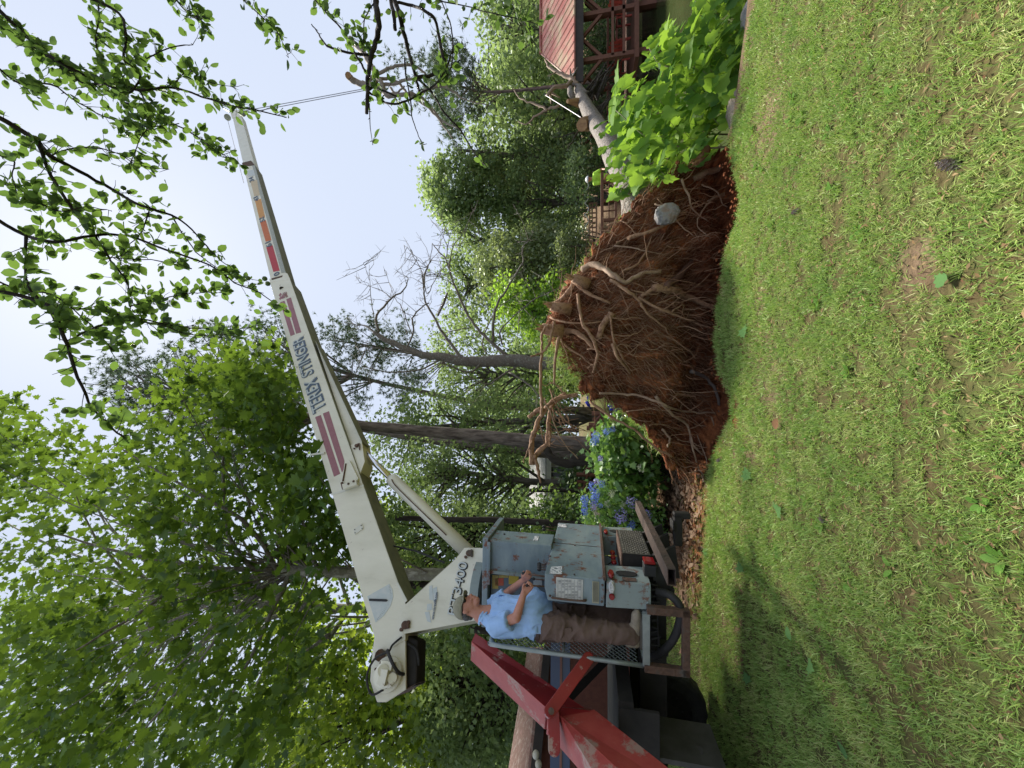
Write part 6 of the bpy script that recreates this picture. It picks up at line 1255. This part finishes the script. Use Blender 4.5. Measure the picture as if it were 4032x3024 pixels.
hy2 = bush('hydrangea', 'hydrangea bush dotted with blue and violet flower heads behind the control box', [(2300, 1990), (2345, 1950), (2450, 1960), (2560, 1990), (2610, 2050), (2600, 2130), (2400, 2130), (2310, 2090)], (6.9, 8.2), 85, 40, .2, .07, 'hyd', T_OVAL)
FL = {'b': leafmat('blue_petal', [(.10, .20, .62), (.16, .28, .72), (.24, .36, .8)], trans=.25, tcol=(.3, .4, .9)), 'v': leafmat('violet_petal', [(.32, .30, .72), (.42, .40, .8), (.5, .46, .82)], trans=.25, tcol=(.5, .45, .9)), 'w': leafmat('white_petal', [(.55, .6, .42), (.65, .68, .55), (.5, .58, .35)], trans=.25, tcol=(.6, .65, .5)), 'p': leafmat('pink_petal', [(.6, .4, .5), (.65, .5, .6)], trans=.25)}
ZG = lambda x, y: (2000 + x / 2.458, 1500 + y / 2.458)
for x, y, r, k, w in ((850, 530, .07, 'b', 1), (825, 590, .06, 'b', 1), (860, 572, .05, 'b', 1), (950, 492, .055, 'b', 1), (1010, 460, .06, 'b', 1), (895, 750, .045, 'v', 1), (810, 1020, .07, 'b', 2), (858, 975, .055, 'v', 2), (910, 995, .06, 'b', 2), (850, 1100, .08, 'b', 2), (840, 1145, .07, 'b', 2), (742, 1145, .07, 'b', 2), (748, 1190, .05, 'b', 2), (740, 1235, .06, 'b', 2), (742, 1268, .06, 'b', 2),
                      (830, 1208, .07, 'v', 2), (835, 1240, .05, 'p', 2), (1197, 1182, .095, 'v', 2), (1090, 1310, .115, 'v', 2), (1357, 1290, .065, 'v', 2), (1205, 1390, .055, 'b', 2), (1180, 1425, .06, 'b', 2), (897, 1203, .04, 'b', 2), (965, 1190, .055, 'w', 2), (1115, 1200, .05, 'w', 2), (1005, 1080, .06, 'w', 2), (1290, 838, .065, 'w', 1), (860, 1300, .055, 'p', 2), (915, 1410, .05, 'p', 2), (1075, 1440, .045, 'w', 2)):
    c = P(*ZG(x, y), 6.85); n = 90; d = rdir(n); par = hy1 if w == 1 else hy2; V, Fc = scatter(T_DIA, c + d * r * np.array([1, 1, .85]), d, rdir(n), np.full(n, r * .42)); arr_obj('flower_head', V, Fc, FL[k], par)
# blue bottle tree
def bottles():
    D = 8.6; th = thing('bottle_tree', P(2560, 1622, D) * [1, 1, 0] + [0, 0, .05], 'cobalt blue glass bottles on a small rod tree in the gap beside the root plate', 'garden ornament'); G_ = mat('cobalt_glass', (.010, .012, .42), (.008, .01, .3), rough=.05, spec=.8)
    MB().tube([P(2600, 1622, D), P(2400, 1622, D)], .012, 6).obj('rod', M['black'], th)
    for (x0, y0, x1, y1) in ((1100, 330, 970, 230), (1100, 330, 990, 330), (1110, 300, 1030, 215), (1120, 300, 1150, 260), (1090, 340, 1060, 375), (1130, 330, 1180, 365), (1080, 280, 1000, 270), (1140, 340, 1200, 340), (1110, 310, 1090, 240), (1070, 340, 1000, 350), (790, 210, 785, 185), (800, 265, 785, 240)):
        a, b = P(*ZG(x0, y0), D), P(*ZG(x1, y1), D - .05); d = unit(b - a); l = max(np.linalg.norm(b - a), .22); MB().tube([a, a + d * l * .35, a + d * l * .42, a + d * l * .95, a + d * l], [.014, .016, .038, .038, .025], 12).obj('bottle', G_, th, smooth=True)
bottles()
# understorey
UG = 'bushes under the trees at the back'
k = 0
for lab, poly, dr, lm in (('green bush under the trees right behind the lever box', [(2120, 2010), (2200, 2000), (2330, 2010), (2330, 2160), (2200, 2160), (2120, 2100)], (9, 10.5), 'mid'),
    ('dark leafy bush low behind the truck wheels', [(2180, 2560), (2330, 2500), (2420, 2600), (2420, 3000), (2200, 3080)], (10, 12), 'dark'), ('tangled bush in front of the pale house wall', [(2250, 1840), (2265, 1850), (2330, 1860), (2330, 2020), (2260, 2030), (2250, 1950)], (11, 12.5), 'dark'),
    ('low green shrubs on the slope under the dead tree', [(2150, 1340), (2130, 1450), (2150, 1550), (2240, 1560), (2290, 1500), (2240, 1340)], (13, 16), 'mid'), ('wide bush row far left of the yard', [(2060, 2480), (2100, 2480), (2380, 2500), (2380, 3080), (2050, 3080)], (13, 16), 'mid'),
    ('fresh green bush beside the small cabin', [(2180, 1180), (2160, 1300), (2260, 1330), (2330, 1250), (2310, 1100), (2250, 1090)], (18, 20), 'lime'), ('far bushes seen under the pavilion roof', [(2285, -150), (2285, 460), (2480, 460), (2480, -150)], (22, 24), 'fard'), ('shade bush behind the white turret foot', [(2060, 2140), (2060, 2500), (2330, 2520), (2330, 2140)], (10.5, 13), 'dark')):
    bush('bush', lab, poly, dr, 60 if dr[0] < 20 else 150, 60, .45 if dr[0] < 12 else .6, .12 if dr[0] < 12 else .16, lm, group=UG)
# foreground bits on the lawn
for i, (x, y, s, lab) in enumerate(((3735, 648, .05, 'pale dry pine cone lying nearest to us on the lawn'), (3130, 833, .035, 'dark pine cone on the lawn in front of the root plate'), (3234, 2042, .03, 'small grey pine cone on the lawn to the left'), (2829, 1812, .04, 'dark pine cone at the lawn edge beside the pit'))):
    c = G(x, y, .02); m_ = MB(); ax_ = unit([random.uniform(-1, 1), random.uniform(-.5, .5), .1]); u_ = unit(np.cross(ax_, UP)); w_ = np.cross(ax_, u_)
    for j in range(60):
        t = j / 60; a = j * 2.4; r = s * .55 * math.sin(math.pi * (.1 + .85 * t)); o_ = u_ * math.cos(a) + w_ * math.sin(a); b_ = c + ax_ * s * 2 * (t - .5); tip = b_ + o_ * r + ax_ * s * .12; sd_ = unit(np.cross(ax_, o_)) * r * .38; m_.add([b_, b_ + o_ * r * .8 + sd_, tip, b_ + o_ * r * .8 - sd_, b_ + o_ * r * .7 - ax_ * s * .08], [(0, 1, 2, 3), (1, 4, 3)])
    tag(m_.obj('pine_cone', mat('dry_cone', (.36, .31, .27), (.14, .09, .07), scale=60, rough=.9), origin=c), lab, 'pine cone')
for i, (x, y, s, T, lab) in enumerate(((2918, 2255, .11, T_MAPLE, 'pale upturned green leaf on the shaded lawn below the step'), (3055, 2015, .12, T_MAPLE, 'large green leaf lying flat on the lawn left of centre'), (2945, 1890, .13, T_MAPLE, 'curled green leaf near the sunny edge of the litter'), (3180, 2612, .10, T_MAPLE, 'yellowish lobed leaf on the lawn nearer the left side'),
        (3098, 2465, .10, T_OVAL, 'long green leaf beside a yellow tuft of grass'), (2925, 1290, .13, T_MAPLE, 'blue green lobed leaf on the lawn below the root plate'), (3050, 1690, .11, T_OVAL, 'brown curled leaf on the lawn near the pit'), (2780, 2160, .12, T_MAPLE, 'sunlit leaf under the rear bumper'), (2950, 2690, .1, T_MAPLE, 'green leaf on the dark grass near the wheel'), (3720, 1110, .07, T_HEART, 'bright green broad leaf by the bare patch'),
        (2822, 2930, .12, T_OVAL, 'tan dry leaf near the left edge of the lawn'), (3330, 2960, .09, T_HEART, 'small green leaf near the left edge of the lawn'))):
    c = G(x, y, .035); br_n = 'brown' in lab or 'tan' in lab; V, Fc = scatter(T, np.array([c]), np.array([[random.uniform(-.3, .3), -.35, 1]]), np.array([[random.uniform(-1, 1), random.uniform(-1, 1), .05]]), np.array([s])); 
    tag(arr_obj('fallen_leaf', V, Fc, leafmat('fallen_leaf_%d' % i, [(.22, .12, .07)] if br_n else [(.10, .20, .07)], trans=.2, gloss=0), origin=c), lab, 'leaf')
# hoisted limb hanging on the load line
def hoisted():
    D = tipc[1]; zs = lambda x, y: (1200 + x / 2.37, y / 2.37); th = thing('hoisted_limb', hook_p, 'pale sawn tree limb with forked branches hanging from the crane line', 'tree limb')
    Bm = mat('pale_limb_bark', (.26, .22, .18), (.18, .15, .12), scale=8, rough=.8, bump=.3)
    L_ = [([(405, 705), (440, 740), (490, 770), (570, 790), (640, 800)], .13, .10), ([(425, 370), (470, 420), (530, 470), (590, 560), (660, 690), (720, 780), (760, 890), (850, 905)], .12, .06), ([(600, 750), (660, 700), (750, 655), (850, 620), (960, 605), (1050, 630), (1130, 690)], .07, .04),
          ([(640, 800), (680, 750), (740, 735), (820, 745), (880, 780), (930, 840), (960, 880)], .065, .045), ([(640, 810), (760, 790), (850, 780), (960, 740), (1080, 750)], .075, .045), ([(640, 800), (700, 830), (780, 880), (900, 880), (1000, 880), (1080, 900)], .10, .06),
          ([(960, 880), (1100, 960), (1200, 1050), (1300, 1180), (1380, 1300)], .07, .02), ([(1080, 900), (1180, 1000), (1280, 1130), (1440, 1200)], .06, .02), ([(800, 820), (850, 870), (930, 800)], .05, .03), ([(1100, 860), (1250, 800), (1380, 850), (1500, 930), (1700, 980)], .06, .015)]
    for i, (l, r0, r1) in enumerate(L_):
        q = smooth_path([P(*zs(x, y), D + .3 * math.sin(i * 2 + j * .5)) for j, (x, y) in enumerate(l)], 4, .02); o = MB().tube(q, lerpr(r0, r1, len(q)), 10, jit=.06).obj('limb' if i < 2 else 'branch', Bm, th, smooth=True)
        if i < 2: d = unit(q[0] - q[1]); MB().cyl(q[0] + d * .004, q[0] + d * .008, r0 * .93, 14).obj('sawn_end', WOOD, o)
    MB().tube([hook_p, hook_p - UP * .3, P(*zs(590, 800), D)], .02, 6).obj('sling', M['cable'], th)
    cl = region_pts([(1500, 200), (1600, 170), (1760, 250), (1830, 420), (1780, 520), (1620, 430), (1530, 330)], D, D + 1.5, 30); V, Fc = crown_mesh(cl, 10, .4, .18, T_NEED, 'needle'); arr_obj('needles', V, Fc, LM['pine'], th)
hoisted()
tag(MB().tube([P(2147, 374, 11), P(2286, 461, 9.6)], .010, 6).obj('pole', mat('pale_violet_pole', (.22, .18, .26), (.16, .09, .2), scale=6, rough=.4), origin=P(2286, 461, 9.6)), 'thin pale violet pole leaning on the fallen trunk', 'pole')
# ================= PEOPLE =================
def cap_(mb, a, b, r0, r1, n=12):
    a, b = np.asarray(a, float), np.asarray(b, float); mb.ball(a, r0, n, 8); mb.ball(b, r1, n, 8); mb.tube([a, b], [r0, r1], n)
def remesh(mb, name, mt, parent, voxel, sm=4, disp=None, label=None):
    org = ROOT[parent]; me = bpy.data.meshes.new('tmp'); me.from_pydata([tuple(np.array(v) - org) for v in mb.v], [], mb.f); o = bpy.data.objects.new('tmp', me); COL.objects.link(o)
    md = o.modifiers.new('r', 'REMESH'); md.mode = 'VOXEL'; md.voxel_size = voxel; s = o.modifiers.new('s', 'SMOOTH'); s.iterations = sm; s.factor = .6
    bpy.context.view_layer.update(); m2 = bpy.data.meshes.new_from_object(o.evaluated_get(bpy.context.evaluated_depsgraph_get())); bpy.data.objects.remove(o)
    if disp is not None:
        n = len(m2.vertices); co = np.zeros(n * 3, np.float32); m2.vertices.foreach_get('co', co); no = np.zeros(n * 3, np.float32); m2.vertex_normals.foreach_get('vector', no); co = co.reshape(-1, 3); no = no.reshape(-1, 3)
        co = co + no * disp(co)[:, None]; m2.vertices.foreach_set('co', co.astype(np.float32).ravel()); m2.update()
    o2 = bpy.data.objects.new(name, m2); return finish(o2, name, mt, parent, True, label)
SKIN = mat('sunburnt_skin', (.50, .235, .16), (.42, .18, .12), scale=14, rough=.5, bump=.08)
def fold(scale, amp, sx=1, sz=1, seed=3):
    return lambda c: amp * (1 - 3.2 * np.abs(fbm(c[:, 0] * scale * sx + c[:, 1] * scale * .7 + 50, c[:, 2] * scale * sz + c[:, 0] * scale * .5 + 50, seed, 2) - .5)) - amp * .4
def operator():
    foot = P(2530, 2470, 3.62); th = thing('person', (foot[0], foot[1], PLAT_Z), 'man in light blue shirt, brown trousers and khaki cap working the crane levers', 'person')
    J = {'head': P(1833, 2392, 3.64), 'neck': P(1895, 2420, 3.64), 'sn': P(1950, 2462, 3.50), 'sf': P(1948, 2380, 3.84), 'en': P(2033, 2432, 3.42), 'ef': P(2014, 2322, 3.88), 'wn': P(2062, 2338, 3.46), 'wf': P(2062, 2284, 3.74),
         'hipn': P(2170, 2462, 3.54), 'hipf': P(2170, 2432, 3.76), 'kn': P(2325, 2478, 3.50), 'kf': P(2320, 2425, 3.82), 'an': P(2490, 2498, 3.50), 'af': P(2485, 2415, 3.84), 'chest': P(1985, 2428, 3.66), 'belly': P(2085, 2410, 3.64), 'pel': P(2150, 2448, 3.65)}
    X = np.array([1.0, 0, 0]); Yv = np.array([0, 1.0, 0])
    b = MB(); h = J['head']; b.ball(h, (.098, .076, .112), 22, 16); b.ball(h + [.030, 0, -.045], (.070, .062, .075), 16, 12); cap_(b, P(1876, 2364, 3.64), P(1868, 2390, 3.64), .034, .045); b.ball(P(1877, 2361, 3.64), (.028, .03, .022), 12, 8)  # skull, jaw, chin
    cap_(b, J['neck'] + [0, 0, -.06], h + [-.012, 0, -.07], .072, .062); nz = P(1855, 2341, 3.64); cap_(b, P(1838, 2354, 3.64), nz, .010, .012, 8); b.ball(nz + [-.010, .010, -.002], .010, 8, 6); b.ball(nz + [-.010, -.010, -.002], .010, 8, 6)
    lp = P(1864, 2350, 3.64); b.ball(lp, (.014, .026, .008), 10, 6); b.ball(lp - [.002, 0, .013], (.014, .024, .008), 10, 6); b.ball(P(1858, 2356, 3.64), (.02, .045, .02), 12, 8)
    for s in (-1, 1): e = P(1842, 2392, 3.64) + [0, s * .078, 0]; b.ball(e, (.018, .009, .03), 10, 8); b.ball(e + [-.006, s * .006, .006], (.014, .007, .02), 8, 6)
    cap_(b, J['sn'], J['en'], .05, .044); cap_(b, J['en'], J['wn'], .045, .029); cap_(b, J['sf'], J['ef'], .05, .042); cap_(b, J['ef'], J['wf'], .042, .028)
    cap_(b, J['chest'], J['pel'], .13, .12); b.ball(J['belly'], (.17, .15, .16), 16, 12); cap_(b, J['sn'], J['sf'], .055, .055); cap_(b, J['neck'], J['chest'], .08, .12)
    for s in 'nf': cap_(b, J['hip' + s], J['k' + s], .07, .05); cap_(b, J['k' + s], J['a' + s], .048, .035)
    # hands closed round the lever grips
    def hand(w, grip, side, up):
        d = unit(grip - w); pn = unit(np.cross(d, up)); u = unit(np.cross(pn, d)); pc = w + d * .05
        for k in range(4): cap_(b, w + d * .008 + u * (.010 * (k - 1.5)), w + d * .078 + u * (.019 * (k - 1.5)), .017, .0125, 8)
        for k, ln in enumerate((.85, 1.0, .95, .75)):
            r0 = w + d * .082 + u * (.0195 * (1.5 - k)); p1 = r0 + (d * .028 + pn * side * .014) * ln; p2 = p1 + (d * .002 + pn * side * .026) * ln; p3 = p2 + (-d * .018 + pn * side * .010) * ln
            cap_(b, r0, p1, .0098, .0092, 8); cap_(b, p1, p2, .0092, .0084, 8); cap_(b, p2, p3, .0084, .0074, 8)
        t0 = w + d * .025 + u * .026; t1 = t0 + d * .026 + u * .020 + pn * side * .016; t2 = t1 + d * .022 + pn * side * .022 - u * .002; cap_(b, t0, t1, .013, .011, 8); cap_(b, t1, t2, .0105, .009, 8)
        return w + d * .088 + pn * side * .024
    g1 = hand(J['wn'], P(2092, 2296, 3.50), 1, unit([.2, 0, 1])); g2 = hand(J['wf'], P(2084, 2262, 3.68), -1, unit([.2, 0, 1]))
    remesh(b, 'body', SKIN, th, .0062, 3)
    # shirt
    s = MB(); cap_(s, J['chest'] + [0, .04, 0], J['belly'], .165, .19); cap_(s, J['chest'] + [-.01, -.05, 0], J['belly'], .16, .19); s.ball(J['belly'] + [.015, 0, -.02], (.205, .20, .17), 20, 14); cap_(s, J['belly'], P(2125, 2432, 3.65), .2, .185); cap_(s, J['sn'] + [0, .02, -.01], J['sf'] + [0, -.02, -.01], .075, .075)
    cap_(s, J['neck'] + [0, -.02, -.045], J['sn'] + [0, .02, -.02], .065, .07); cap_(s, J['neck'] + [0, .02, -.045], J['sf'] + [0, -.02, -.02], .065, .07); cap_(s, J['neck'] + [0, 0, -.05], J['chest'], .08, .15)
    mn, mf = J['sn'] * .30 + J['en'] * .70, J['sf'] * .34 + J['ef'] * .66; s.tube([J['sn'], J['sn'] * .6 + J['en'] * .4, mn], [.082, .082, .078], 18); s.ball(J['sn'], .082, 14, 10); s.tube([J['sf'], mf], [.08, .072], 18); s.ball(J['sf'], .08, 14, 10)
    s.tube([P(2095, 2430, 3.65), P(2122, 2437, 3.65)], [.195, .20], 24); shm = mat('light_blue_cotton', (.30, .47, .75), (.36, .54, .82), scale=5, rough=.85, bump=.25, bscale=26, spec=.2)
    sh = remesh(s, 'shirt', shm, th, .0075, 5, fold(8, .024, 1.3, .6))
    m_ = MB(); n0 = J['neck'] + [0, 0, -.015]
    for sg in (-1, 1): m_.add([n0 + [.055, sg * .01, -.03], n0 + [.03, sg * .075, .01], n0 + [-.02, sg * .085, .02], n0 + [.0, sg * .105, -.02], n0 + [.075, sg * .065, -.065]], [(0, 1, 2, 3, 4)])
    m_.tube(smooth_path([n0 + [.07, 0, -.04], n0 + [.03, .075, 0], n0 + [-.06, .05, .02], n0 + [-.06, -.05, .02], n0 + [.03, -.075, 0], n0 + [.07, 0, -.04]], 4), .013, 8); co_ = m_.obj('collar', shm, th, smooth=True); sd_ = co_.modifiers.new('s', 'SOLIDIFY'); sd_.thickness = .006
    MB().box(J['chest'] + [.165, .09, .02], (.004, .01, 0), (-.03, .05, 0), (0, 0, .055)).obj('pocket', shm, th, bevel=.003)
    # trousers
    t = MB(); cap_(t, P(2130, 2442, 3.65), J['pel'], .172, .175); cap_(t, J['hipn'], J['kn'], .125, .092); cap_(t, J['kn'], J['an'] + [0, 0, .02], .090, .078); cap_(t, J['hipf'], J['kf'], .12, .088); cap_(t, J['kf'], J['af'] + [0, 0, .02], .086, .074); t.ball(J['kn'] * .8 + J['an'] * .2 + [.01, 0, 0], .09, 12, 8)
    tm = mat('brown_canvas', (.155, .105, .082), (.115, .078, .062), scale=5, rough=.85, bump=.25, bscale=24, spec=.2); remesh(t, 'trousers', tm, th, .0075, 4, fold(9, .026, .6, 1.2, 9))
    MB().box(J['kn'] * .35 + J['hipn'] * .65 + [-.01, -.098, 0], (.06, .0, .01), (0, .012, 0), (-.01, 0, .08)).obj('cargo_pocket', tm, th, bevel=.008)
    MB().tube([P(2129, 2442, 3.65) - UP * .008, P(2129, 2442, 3.65) + UP * .024], .182, 28).obj('belt', mat('dark_leather', (.05, .02, .015), rough=.5), th)
    sm_ = mat('worn_tan_trainer', (.30, .25, .18), (.20, .17, .13), scale=18, rough=.8, bump=.3); so = mat('rubber_sole', (.10, .09, .07), rough=.8)
    for an in (J['an'], J['af']):
        m_ = MB(); bz = PLAT_Z + .012; a0 = np.array([an[0] - .06, an[1], bz + .05]); t0 = np.array([an[0] + .17, an[1], bz + .04]); cap_(m_, a0, a0 + [0, 0, .05], .048, .05); cap_(m_, a0, t0, .05, .044); m_.ball(t0 + [.0, 0, -.005], (.06, .05, .036), 14, 8); m_.ball(a0 + [.09, 0, .035], (.07, .042, .035), 12, 8)
        sh_ = remesh(m_, 'shoe', sm_, th, .007, 3); MB().prism([(an[0] - .06 + .175 * math.cos(q) * (1 if math.cos(q) > 0 else .3) + (.07 if math.cos(q) > 0 else 0), an[1] + .052 * math.sin(q), PLAT_Z + .004) for q in np.linspace(0, 2 * math.pi, 20, endpoint=False)], (0, 0, .022)).obj('sole', so, sh_)
    # cap, hair, glasses
    km = mat('khaki_cap_cloth', (.30, .29, .21), (.24, .23, .165), scale=12, rough=.9, bump=.2, bscale=60)
    c = MB(); hc = h + [-.006, 0, .03]; c.ball(hc, (.112, .088, .098), 24, 16); cap_o = None
    c.v = [(x, y, max(z, hc[2] - .018 - .12 * (x - hc[0]) * (-1 if x < hc[0] else .2))) for x, y, z in c.v]
    c.ball(hc + [0, 0, .098], .008, 6, 4); bpts = []
    n_ = 12; br_ = MB(); top = []; 
    for i in range(n_ + 1):
        a = -1.25 + 2.5 * i / n_; top.append((hc + np.array([.085 * math.cos(a) + .02, .078 * math.sin(a), -.008]), hc + np.array([.085 + .085 * math.cos(a) ** .8 if math.cos(a) > 0 else .085, .07 * math.sin(a), -.022 + .012 * math.cos(a) - .012 * abs(math.sin(a))])))
    vs_ = [p for q in top for p in q]; br_.add(vs_, [(2 * i, 2 * i + 1, 2 * i + 3, 2 * i + 2) for i in range(n_)]); co2 = c.obj('cap', km, th, smooth=True); bo_ = br_.obj('brim', km, co2, smooth=True); sdf = bo_.modifiers.new('s', 'SOLIDIFY'); sdf.thickness = .006
    hm = mat('grey_black_hair', (.05, .048, .046), (.14, .14, .14), scale=60, rough=.7, bump=.6); hh = MB(); hh.ball(h + [-.055, 0, -.018], (.062, .076, .06), 16, 12, noise=.03); hh.ball(h + [-.07, 0, -.05], (.04, .06, .035), 12, 8, noise=.06); hh.ball(h + [-.02, -.070, -.005], (.035, .012, .03), 10, 7); hh.ball(h + [-.02, .070, -.005], (.035, .012, .03), 10, 7); hh.obj('hair', hm, th, smooth=True)
    gl = MB(); gc = h + [.085, 0, .006]
    for sg in (-1, 1): gl.ball(gc + [0, sg * .033, -.004], (.014, .030, .021), 12, 8); gl.tube([gc + [.0, sg * .06, .006], h + [.03, sg * .082, .008], h + [-.03, sg * .083, .004]], .005, 6)
    gl.tube([gc + [.008, -.01, .004], gc + [.008, .01, .004]], .005, 6); gl.obj('sunglasses', mat('black_glasses', (.01, .01, .012), rough=.15), th, smooth=True)
    return g1, g2
g1, g2 = operator()
lever(K(2145, 2300, .02) + TF * .02, g1 + UP * .015, 1, .012, r=.008); lever(K(2145, 2270, .12) + TF * .0, g2 + UP * .03, 1, .02, r=.008); lever(K(2145, 2284, .2), K(2145, 2284, .2) + UP * .1, 1, .014)
def worker():
    D = 15.2; h = P(2318, 706, D); th = thing('person', (h[0], D, h[2] - 1.6), 'worker in lime green shirt and white hard hat leaning on the timber railing', 'person')
    b = MB(); b.ball(h, (.09, .08, .11), 14, 10); n = h - UP * .16; cap_(b, h - UP * .08, n, .055, .06); sl, sr = n + np.array([-.02, -.2, -.08]), n + np.array([.02, .2, -.08]); sl[0] -= .16; sr[0] += .16; sl[1] = sr[1] = D
    el, er = sl + [-.08, -.15, -.27], sr + [.06, -.18, -.26]; wl_, wr_ = el + [.1, -.2, -.1], er + [-.12, -.2, -.1]
    cap_(b, sl, el, .05, .042); cap_(b, el, wl_, .04, .03); cap_(b, sr, er, .05, .042); cap_(b, er, wr_, .04, .03); cap_(b, n, n - UP * .45, .08, .12); hl, hr = n + np.array([-.1, 0, -.58]), n + np.array([.1, 0, -.58]); kl, kr = hl - UP * .42, hr - UP * .42
    for w, d in ((wl_, unit(wl_ - el)), (wr_, unit(wr_ - er))):
        cap_(b, w, w + d * .07, .026, .03, 8)
        for k in range(4): cap_(b, w + d * .07 + [.018 * (k - 1.5), 0, 0], w + d * (.12 + .01 * (k % 3)) + [.02 * (k - 1.5), 0, -.03], .01, .008, 6)
        cap_(b, w + d * .03, w + d * .06 + [.04, 0, .02], .012, .01, 6)
    for a, k_ in ((hl, kl), (hr, kr)): cap_(b, a, k_, .08, .055); cap_(b, k_, k_ - UP * .40, .055, .04)
    b.ball(h + [0, -.09, -.02], .016, 8, 6); remesh(b, 'body', SKIN, th, .013, 2)
    s = MB(); cap_(s, n - UP * .12, n - UP * .5, .17, .16); cap_(s, sl, sr, .09, .09); cap_(s, sl, sl * .35 + el * .65, .085, .075); cap_(s, sr, sr * .35 + er * .65, .085, .075); remesh(s, 'shirt', mat('lime_safety_shirt', (.42, .72, .05), (.36, .64, .05), scale=6, rough=.8), th, .015, 3)
    t = MB(); cap_(t, hl, hr, .12, .12); [(cap_(t, a, k_, .11, .085), cap_(t, k_, k_ - UP * .36, .085, .07)) for a, k_ in ((hl, kl), (hr, kr))]; remesh(t, 'trousers', mat('dark_work_trousers', (.05, .05, .06), rough=.8), th, .015, 3)
    for k_ in (kl, kr): m_ = MB(); cap_(m_, k_ - UP * .44, k_ - UP * .46 + [0, -.14, 0], .05, .045); m_.obj('boot', M['rubber'], th, smooth=True)
    c = MB(); c.ball(h + [0, 0, .03], (.12, .135, .10), 16, 10); c.v = [(x, y, max(z, h[2] + .025)) for x, y, z in c.v]; c.cyl(h + [0, -.02, .02], h + [0, -.02, .03], .15, 18); c.obj('hard_hat', mat('white_hat', (.75, .76, .78), rough=.3), th, smooth=True)
worker()
